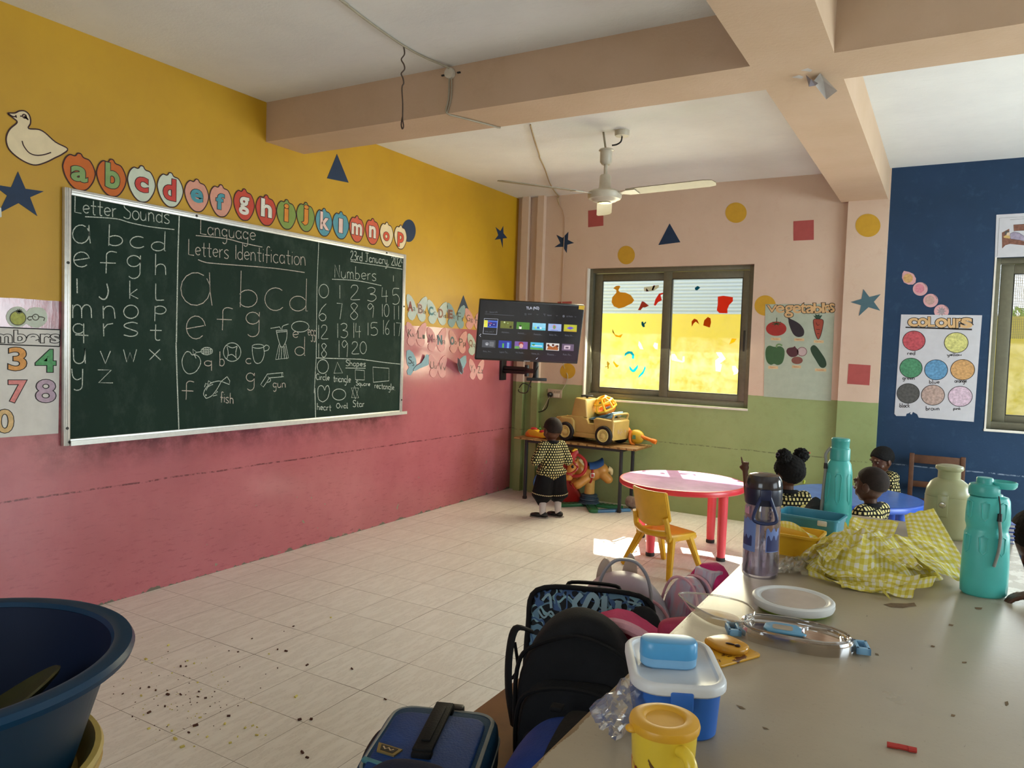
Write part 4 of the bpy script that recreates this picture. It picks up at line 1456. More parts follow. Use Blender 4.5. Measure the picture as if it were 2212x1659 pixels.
for nm, hx, cx, cy, rx, ry, tx in (('red', '#b9525a', 1353, 492, 88, 77, (1303, 602, 1362, 572)), ('yellow', '#ccc97e', 1683, 507, 93, 79, (1613, 620, 1725, 588)),
                                   ('green', '#4f8a66', 1330, 704, 88, 77, (1265, 808, 1357, 780)), ('blue', '#6294ba', 1526, 719, 90, 79, (1473, 826, 1552, 796)),
                                   ('orange', '#c69a66', 1733, 718, 94, 80, (1672, 832, 1765, 802)), ('black', '#555452', 1308, 903, 88, 77, (1242, 1012, 1320, 980)),
                                   ('brown', '#b39a90', 1501, 916, 91, 79, (1447, 1035, 1550, 1002)), ('pink', '#cfb6c6', 1714, 926, 94, 79, (1662, 1040, 1718, 1010))):
    paint(cp, 'crayon_circle', circle(cx, cy, rx, ry, 40), mat('crayon_' + nm, hx, 0.85, var=0.22, scale=55), 0.0036, M_INK, 0.0045)
    q = MB()
    st = strokes_of('black' if nm == 'black' else nm, random.Random(1))
    xs = [p[0] for s in st for p in s]; ys = [p[1] for s in st for p in s]
    for s in st:
        q.ribbon([mf8(tx[0] + (a - min(xs)) / (max(xs) - min(xs)) * (tx[2] - tx[0]), tx[1] + (b - min(ys)) / (max(ys) - min(ys)) * (tx[3] - tx[1])) for a, b in s], 0.0045, FR_BACK, 0.0042)
    q.build('word', M_INK, cp, smooth=0)

# caterpillar chain of pink ovals
ZC = (1880, 340, 4.6084)
ch_ = thing('paper_chain', (3.95, 0, 1.95), 'slanting chain of four pink paper ovals above the colours poster on the blue wall', 'paper chain')
M_PKP = mat('pink_paper', '#cf9fa2', 0.8, var=0.05)
for i, (cx, cy, fillc) in enumerate(((385, 1207, '#c9a06a'), (497, 1310, '#cf8592'), (601, 1425, '#b99a92'), (708, 1532, '#9b8f93'))):
    pts = circle(cx, cy, 74, 67, 28)
    if i == 0:
        pts = [(335, 1130), (385, 1140), (430, 1160), (455, 1205), (450, 1245), (425, 1266), (380, 1266), (335, 1245), (315, 1200), (320, 1155)]
    o = MB().prism(PB(ZC, pts), 0, 0.0015 + 0.0003 * i, FR_BACK).build('oval', M_PKP, ch_, smooth=0)
    if i < 3:
        MB().prism(PB(ZC, circle(cx - 8, cy - 4, 48, 46)), 0.002, 0.0032, FR_BACK).build('fruit_drawing', mat('crayon_' + fillc[1:], fillc, .85, var=.15, scale=60), o, smooth=0)
    else:
        sp = []
        for k in range(18):
            a = k * PI / 9
            rr = 52 if k % 2 == 0 else 26
            sp.append((cx + rr * math.cos(a), cy + rr * math.sin(a)))
        MB().prism(PB(ZC, sp), 0.002, 0.0032, FR_BACK).build('fruit_drawing', mat('crayon_' + fillc[1:], fillc, .85, var=.15, scale=60), o, smooth=0)
    inkline(o, [[(cx + 30, cy - 58), (cx + 52, cy - 40), (cx + 62, cy - 15)]], mat('pencil', '#5a5a50', 0.8), 0.0042, 0.003, Z=ZC)

# bedroom poster above the second window
bp_ = thing('bedroom_poster', (4.9, 0, 2.43), 'white poster of a sleeper in a brown bed above the right window', 'poster')
MB().prism([(4.442, 2.768), (5.35, 2.775), (5.35, 2.432), (4.450, 2.425)], 0, 0.003, FR_BACK).build('sheet', mat('white_paper_bright', '#c2c1c6', 0.75, var=0.03), bp_, smooth=0)
inkline(bp_, [[(1530, 592), (1285, 605), (1262, 985)], [(1390, 622), (1530, 612)]], mat('pencil', '#5a5a50', 0.8), 0.0036, 0.002, Z=ZC, smooth=0)
M_WOODP = mat('crayon_wood', '#7e5648', 0.85, var=0.2, scale=50)
paint(bp_, 'bed', [(1310, 750), (1383, 710), (1386, 800), (1540, 838), (1680, 860), (1680, 900), (1530, 876), (1390, 862), (1345, 875), (1312, 908)], M_WOODP, 0.0036, Z=ZC)
paint(bp_, 'quilt', [(1392, 760), (1430, 742), (1480, 752), (1530, 785), (1660, 805), (1670, 845), (1530, 830), (1395, 812)], mat('crayon_lilac', '#9d93a8', .85, var=.15, scale=50), 0.0040, M_INK, 0.002, Z=ZC)
paint(bp_, 'pillow', [(1325, 790), (1360, 770), (1392, 785), (1388, 810), (1330, 800)], mat('crayon_sand', '#c2a266', .85), 0.0042, Z=ZC)
paint(bp_, 'face', circle(1372, 762, 20, 17), mat('crayon_skin', '#c9b39e', .85), 0.0046, Z=ZC)
paint(bp_, 'hair', [(1338, 745), (1350, 732), (1372, 733), (1382, 745), (1360, 752), (1355, 770), (1340, 765)], mat('crayon_black', '#242426', .85), 0.0050, Z=ZC)
paint(bp_, 'picture_frame', [(1425, 672), (1680, 655), (1680, 722), (1428, 732)], M_WOODP, 0.0036, M_INK, 0.002, Z=ZC)
for i, s in enumerate(((1425, 860, 1440, 880),)):
    pass

# ------------------------------------------------------------------ scraps of torn paper on the panes of window 1
def backlit(name, c):
    t = NT(name)
    col = lin(c)
    d = t.n('BsdfDiffuse', Color=col).outputs[0]
    tr = t.n('BsdfTranslucent', Color=col).outputs[0]
    return t.done(t.n('MixShader', i0=0.85, i1=d, i2=tr).outputs[0])


SCR = [
    ('duck_scrap', '#e8bc5a', 'L', [(405, 355), (415, 365), (395, 400), (410, 420), (470, 425), (520, 450), (553, 500), (530, 530), (450, 570), (400, 582), (350, 560), (328, 520), (335, 470), (375, 425), (375, 400), (345, 380), (372, 358)], 'torn mustard paper duck at top left of the window'),
    ('paper_scrap', '#f08070', 'L', [(672, 380), (700, 412), (672, 414)], 'small red paper triangle near the top of the left pane'),
    ('paper_scrap', '#f08070', 'L', [(745, 352), (762, 352), (742, 402), (725, 400)], 'narrow red paper strip near the top of the left pane'),
    ('paper_scrap', '#e3e1dd', 'L', [(648, 372), (800, 348), (795, 375), (740, 410), (655, 412)], 'white torn paper behind the red strips on the left pane'),
    ('paper_scrap', '#c9705f', 'L', [(630, 510), (650, 515), (700, 555), (660, 572), (640, 570), (615, 600), (590, 597), (605, 570)], 'torn brown and red paper piece low in the grey part of the left pane'),
    ('paper_scrap', '#f07060', 'L', [(838, 425), (842, 438), (815, 448), (828, 500), (790, 520), (765, 555), (748, 550), (765, 490), (800, 435)], 'red torn paper leg shape beside the mullion'),
    ('paper_scrap', '#2f8fa0', 'L', [(625, 715), (640, 712), (648, 730), (668, 712), (672, 725), (655, 740), (660, 765), (640, 768), (625, 745)], 'tiny teal paper piece in the middle of the left pane'),
    ('paper_scrap', '#b99a2c', 'L', [(335, 785), (362, 840), (398, 852), (440, 835), (418, 872), (370, 862), (338, 820)], 'mustard paper crescent at left of the left pane'),
    ('paper_scrap', '#2f9aa6', 'L', [(455, 1065), (460, 1030), (490, 1008), (530, 1010), (555, 1045), (550, 1085), (530, 1080), (530, 1045), (510, 1030), (480, 1040)], 'teal paper arch low on the left pane'),
    ('paper_scrap', '#2f9aa6', 'L', [(503, 1150), (540, 1195), (592, 1140), (588, 1175), (560, 1212), (535, 1216), (508, 1190)], 'teal paper smile low on the left pane'),
    ('paper_scrap', '#2f9aa6', 'L', [(660, 1152), (668, 1175), (645, 1230), (592, 1278), (600, 1250), (640, 1205)], 'teal paper sickle low on the left pane beside the smile'),
    ('paper_scrap', '#8a7a3c', 'L', [(285, 1105), (310, 1130), (298, 1150), (300, 1180), (285, 1182), (290, 1165), (262, 1168), (262, 1160), (285, 1158), (280, 1120)], 'small olive paper squiggle at bottom left of the left pane'),
    ('paper_scrap', '#b98c2c', 'L', [(342, 1118), (362, 1080), (352, 1110), (380, 1140), (402, 1148), (385, 1168), (370, 1165)], 'small mustard paper comb shape at bottom left of the left pane'),
    ('paper_scrap', '#d9d8cc', 'L', [(600, 905), (620, 930), (645, 990), (610, 985), (592, 950)], 'white paper leaf sketch in the middle of the left pane'),
    ('paper_scrap', '#e1d9c4', 'L', [(755, 920), (790, 930), (785, 990), (760, 985), (740, 955)], 'white paper tag at right of the left pane'),
    ('paper_scrap', '#2f8aa8', 'R', [(1155, 378), (1185, 357), (1210, 375), (1180, 402), (1162, 400)], 'small blue paper piece near the top of the right pane'),
    ('pot_scrap', '#f0694c', 'R', [(1385, 465), (1440, 455), (1535, 470), (1535, 510), (1500, 545), (1480, 590), (1482, 630), (1400, 628), (1375, 600), (1385, 540)], 'orange red torn paper pot at top right of the right pane'),
    ('paper_scrap', '#d9772a', 'R', [(1125, 765), (1125, 710), (1150, 683), (1180, 695), (1200, 740), (1165, 712), (1145, 730)], 'orange paper wing at upper middle of the right pane'),
    ('paper_scrap', '#d9772a', 'R', [(1240, 750), (1250, 700), (1285, 667), (1312, 680), (1318, 720), (1305, 772)], 'orange paper arch beside the orange wing on the right pane'),
    ('paper_scrap', '#d5a72f', 'R', [(1498, 940), (1525, 880), (1572, 885), (1550, 915)], 'mustard paper wedge at right of the right pane'),
    ('key_scrap', '#e6c6a6', 'R', [(912, 1060), (925, 1035), (955, 1032), (975, 1060), (985, 1085), (1030, 1105), (1035, 1060), (1055, 1055), (1055, 1110), (1035, 1122), (970, 1108), (925, 1098)], 'pale orange paper key outline at left of the right pane'),
    ('paper_scrap', '#eadfcf', 'R', [(1530, 1155), (1560, 1155), (1590, 1200), (1580, 1230), (1540, 1243), (1545, 1225), (1530, 1190)], 'pale paper hand shape at bottom right of the right pane'),
    ('paper_scrap', '#f1efe2', 'R', [(1370, 1020), (1420, 1020), (1462, 1085), (1400, 1130), (1425, 1140), (1410, 1210), (1365, 1205), (1362, 1100), (1400, 1070)], 'white torn paper patch low on the right pane'),
]
PANE_Y = {'L': 0.1055, 'R': 0.0735}
for nm, hx, side, pts, lab in SCR:
    y = PANE_Y[side]
    o = MB().prism(PB(Z7, pts, y), 0.0, 0.0008, Matrix.Translation((0, y, 0)) @ FR_BACK).build(nm, backlit('scrap_' + hx[1:], hx), None, smooth=0)
    tag(o, lab, 'paper scrap', 'torn paper scraps on the window')

# ------------------------------------------------------------------ television on its arm
TVC, TYAW, TROLL, TPIT = Vector((0.766, -1.034, 1.72)), 0.728, -0.013, 0.264
_R = Vector((math.cos(TYAW), math.sin(TYAW), 0))
_N = Vector((math.sin(TYAW), -math.cos(TYAW), 0))
_U = Vector((0, 0, 1)) * math.cos(TPIT) + _N * math.sin(TPIT)
R2 = _R * math.cos(TROLL) + _U * math.sin(TROLL)
U2 = -_R * math.sin(TROLL) + _U * math.cos(TROLL)
N2 = R2.cross(U2)
FTV = Matrix.Translation(TVC) @ Matrix((R2, U2, N2)).transposed().to_4x4()
tv = thing('television', TVC, 'black flat screen television showing a dark video menu on a wall arm in the corner', 'television')
M_BLKP = mat('black_plastic', '#141416', 0.4, 0.5, 0.03)
TW, TH = 1.0, 0.575
MB().prism(rrect(TW, TH, 0.008, 2), -0.045, 0.0, FTV, 0.004).prism(rrect(0.6, 0.34, 0.03, 3, 0, -0.07), -0.085, -0.04, FTV, 0.006).build('housing', M_BLKP, tv)


def screen_mat(name, hx, e=1.0):
    if name in MATS:
        return MATS[name]
    t = NT(name)
    n = t.noise(t.obj(), 30, 2)
    c = lin(hx)
    col = t.mix(t.ramp(n, 0.3, 0.7), tuple(k * 0.85 for k in c[:3]) + (1,), c)
    b = t.t.nodes.new('ShaderNodeBsdfPrincipled')
    b.inputs['Base Color'].default_value = (0.01, 0.01, 0.012, 1)
    b.inputs['Roughness'].default_value = 0.12
    b.inputs['Specular IOR Level'].default_value = 0.5
    t.t.links.new(col, b.inputs['Emission Color'])
    b.inputs['Emission Strength'].default_value = e
    MATS[name] = t.done(b.outputs[0])
    return MATS[name]


scr = MB().prism(rrect(TW - 0.02, TH - 0.03, 0.004, 2, 0, 0.004), 0.0, 0.0015, FTV).build('screen', screen_mat('screen_dark', '#232325', 0.75), tv, smooth=0)


def tvp(x, y):
    """zoomed pixel of the photo -> point of the screen plane (a, b)"""
    d = ray(*unz(Z5, x, y))
    t = (TVC - Vector(CAM_POS)).dot(N2) / d.dot(N2)
    q = Vector(CAM_POS) + d * t - TVC
    return (q.dot(R2), q.dot(U2))


mtv = lambda a, b: tvp(a, b)
M_SW = screen_mat('screen_white', '#d8dcec', 1.0)
M_SG = screen_mat('screen_grey', '#6d6f78', 0.8)
# (pixel boxes run along the tilted rows of the menu)
lettering(MB(), 'TLA (N2)', (1457, 368, 1603, 328), FTV, 0.0025, 0.004, mapfn=mtv).build('title', M_SW, scr, smooth=0)
g = MB()
for s, bx in (('Search', (1040, 398, 1130, 382)), ('Grid', (1478, 421, 1515, 404)), ('Name', (1697, 434, 1745, 417)), ('All Media', (1912, 448, 1985, 430))):
    lettering(g, s, bx, FTV, 0.0025, 0.0, mapfn=mtv)
for ln in ([(985, 410), (1318, 430)], [(1437, 405), (1460, 407)], [(1437, 413), (1460, 415)], [(1437, 421), (1460, 423)], [(1655, 410), (1680, 412), (1668, 425), (1667, 436)], [(1655, 410), (1666, 424)],
           [(1575, 414), (1585, 423), (1595, 416)], [(1795, 426), (1805, 436), (1815, 428)], [(2008, 440), (2017, 448), (2026, 442)]):
    g.ribbon([tvp(*q) for q in ln], 0.0025, FTV, 0.0025)
g.ribbon([tvp(*q) for q in circle(1003, 387, 8, 8, 12)], 0.002, FTV, 0.0025, True)
g.prism([tvp(*q) for q in circle(1882, 437, 13, 14, 14)], 0.0016, 0.0025, FTV)
g.build('menu_text', M_SG, scr, smooth=0)
g = MB()
g.ribbon([tvp(*q) for q in [(942, 638), (926, 654), (940, 670)]], 0.004, FTV, 0.0025)
g.ribbon([tvp(*q) for q in [(981, 461), (1135, 470), (1119, 645), (966, 635)]], 0.003, FTV, 0.0026, True)
g.ribbon([tvp(*q) for q in [(1567, 928), (1587, 910)]], 0.004, FTV, 0.0025)
g.build('selection_frame', M_SW, scr, smooth=0)
THUMB = [  # x, y of the left top and right bottom, base colour, extra coloured bits
    (978, 481, 1133, 570, '#4a6ad0', [('#e2de4a', [(978, 481), (1020, 484), (1016, 563), (974, 560)]), ('#2a2f80', [(1025, 500), (1122, 505), (1118, 556), (1022, 552)]), ('#d9dcf0', circle(1045, 538, 6, 7, 8)), ('#d9dcf0', circle(1090, 530, 5, 5, 8)), ('#d05a60', [(1025, 504), (1070, 518), (1068, 524), (1024, 510)])], 'tries_and_F'),
    (1166, 490, 1313, 580, '#6a6f30', [('#c9d6a0', circle(1210, 506, 9, 10, 10)), ('#9ec07a', circle(1248, 518, 6, 7, 8)), ('#3a3016', [(1268, 545), (1292, 546), (1290, 572), (1266, 570)])], 'Alphabet...'),
    (1350, 502, 1498, 590, '#4a7f30', [('#e8ead8', [(1375, 552), (1405, 556), (1402, 584), (1374, 580)]), ('#20221c', circle(1390, 548, 14, 9, 10))], 'Animals_...'),
    (1530, 512, 1680, 600, '#8fd0ea', [('#6ac4d6', [(1528, 560), (1674, 572), (1672, 600), (1526, 590)]), ('#3a62c0', circle(1592, 567, 12, 12, 10)), ('#d0d65a', circle(1565, 566, 9, 12, 10)), ('#e8eef4', circle(1622, 572, 10, 12, 10))], 'Awesom...'),
    (1710, 521, 1858, 610, '#9fb4e0', [('#c87a8a', circle(1776, 560, 20, 26, 14)), ('#6aa06a', circle(1776, 562, 13, 18, 12)), ('#5a58a0', [(1735, 592), (1820, 598), (1819, 603), (1734, 597)])], 'Baby Sh...'),
    (1888, 530, 2034, 616, '#b8b83a', [('#6a58c8', [(1915, 572), (1950, 556), (1975, 560), (2000, 572), (1960, 590)]), ('#c9a430', [(1886, 595), (2028, 604), (2027, 616), (1885, 606)])], 'Baby Sh...'),
    (957, 705, 1108, 797, '#4a4c52', [('#8a8c92', circle(1010, 752, 22, 20, 12)), ('#707276', [(1040, 725), (1090, 730), (1085, 785), (1035, 775)]), ('#d0d2d6', circle(1009, 757, 7, 7, 8))], 'Baby_Ani...'),
    (1145, 712, 1290, 803, '#2e3a9a', [('#5aa84a', [(1185, 745), (1205, 747), (1202, 796), (1182, 794)]), ('#6a9ad8', [(1240, 735), (1265, 738), (1260, 800), (1236, 798)])], 'Learn To...'),
    (1328, 722, 1475, 812, '#7a5aa0', [('#6aa052', [(1326, 775), (1380, 780), (1375, 808), (1324, 804)]), ('#a03a3a', circle(1398, 752, 28, 24, 12)), ('#d8a8a0', circle(1400, 775, 22, 26, 12))], 'My Daddi...'),
    (1507, 732, 1654, 822, '#4ab4d8', [('#58a048', [(1503, 790), (1648, 802), (1646, 822), (1501, 812)]), ('#d9e8f0', [(1520, 765), (1640, 772), (1638, 782), (1518, 776)]), ('#3a8a3a', circle(1540, 762, 18, 9, 10))], 'Name_th...'),
    (1686, 741, 1833, 830, '#d8d4d0', [('#a8602e', [(1700, 800), (1710, 765), (1760, 790), (1800, 765), (1822, 805), (1815, 824), (1690, 815)]), ('#5a2a1a', circle(1708, 768, 14, 14, 10)), ('#5a2a1a', circle(1762, 765, 14, 14, 10)), ('#5a2a1a', circle(1810, 778, 14, 14, 10))], 'Phoenix ...'),
    (1866, 750, 2000, 833, '#6a5a70', [('#c9b4c0', [(1890, 770), (1960, 772), (1955, 815), (1885, 812)]), ('#5a4a5c', [(1905, 785), (1940, 786), (1936, 805), (1902, 803)])], 'Rain, Fin...'),
]
for x0, y0, x1, y1, hx, bits, cap in THUMB:
    sl = 8
    o = MB().prism([tvp(*q) for q in ((x0, y0), (x1, y0 + sl), (x1 - 4, y1), (x0 - 6, y1 - sl))], 0.0015, 0.0022, FTV).build('thumbnail', screen_mat('thumb_' + hx[1:], hx, 0.95), scr, smooth=0)
    for k_, (bh, bp) in enumerate(bits):
        MB().prism([tvp(*q) for q in bp], 0.0022, 0.0026 + 0.0002 * k_, FTV).build('thumbnail_picture', screen_mat('thumb_' + bh[1:], bh, 0.95), scr, smooth=0)
    lettering(MB(), cap, (x0 + 10, y1 + 50, x0 + 108, y1 + 28), FTV, 0.0024, 0.0, mapfn=lambda a, b, x0=x0: tvp(a, b + (a - x0) * 0.06)).build('caption', M_SG, scr, smooth=0)
MB().prism([tvp(*q) for q in ((2057, 315), (2122, 318), (2113, 364), (2052, 358))], 0.0026, 0.0036, FTV).build('yellow_sticker', mat('yellow_sticker', '#d9b93a', .6), tv, smooth=0)
MB().prism([(-.03, -TH / 2 + .004), (.03, -TH / 2 + .004), (.03, -TH / 2 + .010), (-.03, -TH / 2 + .010)], 0, 0.001, FTV).build('badge', mat('silver_badge', '#a9abb0', .4, metal=.6), tv, smooth=0)

br = thing('television_bracket', (0, -0.2, 1.3), 'black folding arm fixed to the pink wall holding the television', 'bracket')
M_BLKM = mat('black_steel', '#17181a', 0.45, 0.5, 0.04)
pb = TVC - N2 * 0.085 - U2 * 0.18
MB().span((0.0, -0.30, 1.22), (0.03, -0.20, 1.62), 0.004).build('wall_plate', M_BLKM, br)
e1 = Vector((0.34, -0.30, 1.335))
e2 = Vector((0.62, -0.62, 1.345))
a1 = MB()
for dz in (-.03, .03):
    a1.cone((0.02, -0.25, 1.335 + dz * .6), e1 + Vector((0, 0, dz * .6)), 0.022, 0.022, 10)
a1.build('arm', M_BLKM, br)
MB().cone(e1 - Vector((0, 0, .06)), e1 + Vector((0, 0, .06)), 0.025, 0.025, 12).build('joint', M_BLKM, br)
MB().cone(e1, e2, 0.028, 0.022, 10).build('arm', M_BLKM, br)
MB().cone(e2 - Vector((0, 0, .07)), e2 + Vector((0, 0, .18)), 0.03, 0.03, 12).box(e2 + Vector((.02, -.02, -.08)), (0.2, 0.06, 0.03), 0.6, .004).build('joint', M_BLKM, br)
MB().cone(e2 + Vector((0, 0, .15)), pb, 0.03, 0.03, 10).build('tilt_head', M_BLKM, br)
MB().box(pb + U2 * .02 + N2 * -.0, (0.5, 0.012, 0.05), Matrix((R2, N2, U2)).transposed()).build('cross_bar', M_BLKM, br)

sk = thing('wall_socket', (0.5, 0, 1.0), 'beige double wall socket with a black plug below the television', 'socket')
q = PB(Z5, [(1708, 1262), (1870, 1275), (1862, 1372), (1708, 1362)])
MB().prism(q, 0, 0.012, FR_BACK, 0.003).build('plate', mat('socket_plate', '#b9a68e', 0.5), sk)
MB().prism(PB(Z5, [(1775, 1315), (1840, 1318), (1838, 1362), (1775, 1358)]), 0.012, 0.018, FR_BACK).build('switch', mat('socket_switch', '#d6cdbb', 0.45), sk, smooth=0)
pc = on_back(*unz(Z5, 1740, 1328))
MB().lathe([(0, 0), (0.028, 0), (0.026, 0.03), (0.015, 0.045), (0, 0.045)], 16, Matrix.Translation((pc[0], -0.013, pc[1])) @ Matrix.Rotation(PI / 2, 4, 'X')).build('plug', M_BLKP, sk)
for j in range(3):
    c = on_back(*unz(Z5, 1790 + 24 * j, 1298))
    MB().box((c[0], -0.013, c[1]), (.006, .004, .008)).build('slot', M_INK, sk, smooth=0)

# cables
M_CBLK = mat('black_cable', '#161616', 0.5)
M_CGRY = mat('grey_cable', '#a39a86', 0.6)


def cable(name, pts, r, m, label, k=6):
    return tag(MB().tube(catmull(pts, k), r, 8).build(name, m), label, 'cable')


B5 = lambda x, y, d=0.012: Vector((on_back(*unz(Z5, x, y))[0], -d, on_back(*unz(Z5, x, y))[1]))
cable('television_cable', [e2 + Vector((.05, -.05, .05)), e2 + Vector((-.05, -.02, -.12)), e2 + Vector((-.10, .0, -.22)), B5(1420, 1285, .10), B5(1470, 1200, .10), B5(1530, 1235, .06), B5(1560, 1290, .03), B5(1538, 1450, .02), B5(1600, 1525, .02), B5(1690, 1490, .02), B5(1725, 1400, .03), B5(1738, 1345, .06)], 0.005, M_CBLK,
      'black cable looping down the wall from the television arm to the plug')
cable('television_cable', [TVC - N2 * 0.09 - U2 * 0.2 + R2 * .35, B5(1905, 1000, .05), B5(1935, 1120, .012), B5(1905, 1220, .012), B5(1868, 1285, .02)], 0.004, M_CGRY, 'thin pale cable from the right end of the television down to the socket')
cable('toy_charger_cable', [B5(1745, 1350, .05), B5(1700, 1450, .06), B5(1690, 1500, .10)], 0.004, M_CGRY, 'short pale cable hanging from the socket to the toys')

ZFx = lambda x, y: at(*unz(ZF, x, y), 2, H)
ceilp = lambda u, v: at(u, v, 2, H) - Vector((0, 0, 0.008))
cable('ceiling_cable', [Vector((1.78, -8.9, H - .008)), Vector((1.72, -6.5, H - .008)), ceilp(700, -28), ceilp(740, 0), ceilp(800, 46), ceilp(872, 96), ceilp(920, 122), Vector((1.56, -3.56, 3.19)), Vector((1.556, -3.545, 3.17))], 0.006, M_CGRY,
      'thin grey cable running along the ceiling to the beam at left of the fan')
jb = thing('junction_clip', (1.556, -3.56, 3.15), 'small white round cable holder at the top of the beam', 'cable holder')
MB().lathe([(0, 0), (0.03, 0), (0.034, 0.012), (0.03, 0.03), (0, 0.032)], 16, Matrix.Translation((1.556, -3.531, 3.165)) @ Matrix.Rotation(PI / 2, 4, 'X')).build('body', mat('old_white_plastic', '#cfc8b8', 0.5), jb)
MB().box((1.50, -3.535, 3.165), (.02, .01, .008)).build('hook', M_BLKM, jb)
MB().box((1.612, -3.535, 3.165), (.02, .01, .008)).build('hook', M_BLKM, jb)
cable('beam_cable', [Vector((1.556, -3.55, 3.14)), Vector((1.545, -3.536, 3.02)), Vector((1.532, -3.536, 2.945)), Vector((1.58, -3.44, 2.934)), Vector((1.66, -3.24, 2.934)), Vector((1.68, -3.178, 2.934)), Vector((1.675, -3.168, 2.96)), Vector((1.62, -3.16, 3.15)), Vector((1.60, -3.1, 3.2))], 0.005, M_CGRY,
      'grey cable going down the face of the beam and under it', 3)
cable('beam_cable', [Vector((1.57, -3.55, 3.14)), Vector((1.565, -3.537, 3.03)), Vector((1.54, -3.537, 2.947))], 0.004, M_CGRY, 'second thin cable on the face of the beam beside the first', 4)
hw = at(872, 97, 2, H)
hp = [hw - Vector((0, 0, 0.01))]
for i in range(9):
    hp.append(hw + Vector((0.008 * math.sin(i * 2.2), 0.008 * math.cos(i * 1.7), -0.03 - i * 0.025)))
hp += [hw + Vector((.004, 0, -.32)), hw + Vector((.006, 0, -.40)), hw + Vector((.014, 0, -.44)), hw + Vector((.006, 0, -.455)), hw + Vector((-.003, 0, -.43)), hw + Vector((.004, 0, -.39))]
tag(MB().tube(catmull(hp, 4), 0.004, 6).build('hanging_wire', mat('rusty_wire', '#4a3a30', 0.6)), 'twisted dark wire with a small loop hanging from the ceiling in front of the beam', 'wire')
q = [at(*unz(ZF, x, y), 2, H) for x, y in ((380, 118), (415, 250), (462, 395))]
fc = [q[0] - Vector((0, 0, .01)), q[1] - Vector((0, 0, .01)), q[2] - Vector((0, 0, .012))] + [at(*unz(ZF, x, y), 2, H - 0.012) for x, y in ((470, 450), (520, 560), (565, 690), (620, 780), (680, 840))] + [Vector((0.49, -0.03, H - 0.03)), Vector((0.5, -.006, H - .10))]
cable('fan_cable', fc, 0.006, mat('tan_cable', '#a48d68', .6), 'tan cable drooping across the ceiling behind the left fan blade', 5)
cable('wall_cable', [Vector((0.5, -.007, H - .10))] + [Vector((on_back(u, v)[0], -0.006, on_back(u, v)[1])) for u, v in ((1220, 470), (1217, 560), (1214, 640), (1213, 700))], 0.0035, mat('peach_cable', '#bf9f86', .6), 'thin peach cable running down the back wall above the television', 3)

# ------------------------------------------------------------------ fan
FC = Vector((1.872, -1.95, 0))
M_FAN = mat('fan_enamel', '#c3bba9', 0.4, 0.5, 0.08, 10, dirt='#7c735f', dirt_amt=0.3)
M_FANB = mat('fan_blade_enamel', '#857b64', 0.45, 0.5, 0.08, 8, dirt='#6d6450', dirt_amt=0.4)
fan = thing('ceiling_fan', (FC.x, FC.y, H), 'dusty cream ceiling fan with three long blades below the ceiling', 'fan')
TR = lambda z: Matrix.Translation((FC.x, FC.y, z))
MB().cone((FC.x - .03, FC.y, H), (FC.x, FC.y, H - .16), 0.008, 0.008, 8).build('hook', mat('fan_hook', '#8f8570', .5), fan)
MB().lathe([(0, .11), (0.052, .115), (0.058, .105), (0.046, .098), (0.045, .02), (0.03, 0.0), (0, 0)], 24, TR(2.965)).build('top_canopy', M_FAN, fan)
MB().cone((FC.x, FC.y, 2.86), (FC.x, FC.y, 2.98), 0.014, 0.014, 12).build('rod', M_FAN, fan)
MB().lathe([(0, .115), (0.035, .115), (0.042, .105), (0.045, .02), (0.062, 0.0), (0, 0.0)], 24, TR(2.775)).build('lower_canopy', M_FAN, fan)
mot = MB().lathe([(0, .045), (0.05, .045), (0.115, .032), (0.128, .02), (0.128, -.012), (0.118, -.026), (0.10, -.03), (0.09, -.04), (0.06, -.05), (0.045, -.052), (0, -.052)], 36, TR(2.735)).build('motor', M_FAN, fan)
MB().lathe([(0.05, -.0525), (0.052, -.056), (0.03, -.060), (0, -.060)], 20, TR(2.735)).build('cap', mat('worn_chrome', '#d6cf9a', .25, metal=.7), mot)
base_dir = math.atan2(0.91, -0.40)
for i in range(3):
    a = base_dir + 0.0 + i * 2 * PI / 3
    d = Vector((math.cos(a), math.sin(a), 0))
    s = Vector((-math.sin(a), math.cos(a), 0))
    bl = MB()
    F2 = Matrix.Translation((FC.x, FC.y, 2.745)) @ Matrix((d, s, Vector((0, 0, 1)))).transposed().to_4x4() @ Matrix.Rotation(math.radians(-9), 4, 'X')
    bl.prism([(0.20, -.055), (.26, -.062), (0.80, -.066), (.855, -.05), (.868, 0.0), (.85, .05), (0.80, .062), (.26, .058), (.20, .045)], -0.002, 0.003, F2)
    b_ = bl.build('blade', M_FANB, fan)
    MB().prism([(0.09, -.03), (.15, -.02), (.20, -.045), (.27, -.045), (.27, .045), (.20, .045), (.15, .02), (.09, .03)], -0.006, -0.002, F2).build('blade_iron', M_FAN, b_)

rs = thing('ceiling_rose', (1.963, -1.93, H), 'round cream ceiling rose with a dark wire beside the fan rod', 'ceiling rose')
MB().lathe([(0, 0), (0.055, 0), (0.055, -.03), (0.05, -.04), (0, -.042)], 28, Matrix.Translation((1.985, -1.93, H))).build('cover', M_FAN, rs)
MB().tube(catmull([Vector((1.985, -1.93, H - .042)), Vector((1.98, -1.935, H - .08)), Vector((1.95, -1.94, H - .10)), Vector((1.915, -1.948, H - .105))], 5), 0.006, 8).build('wire', M_CBLK, rs)

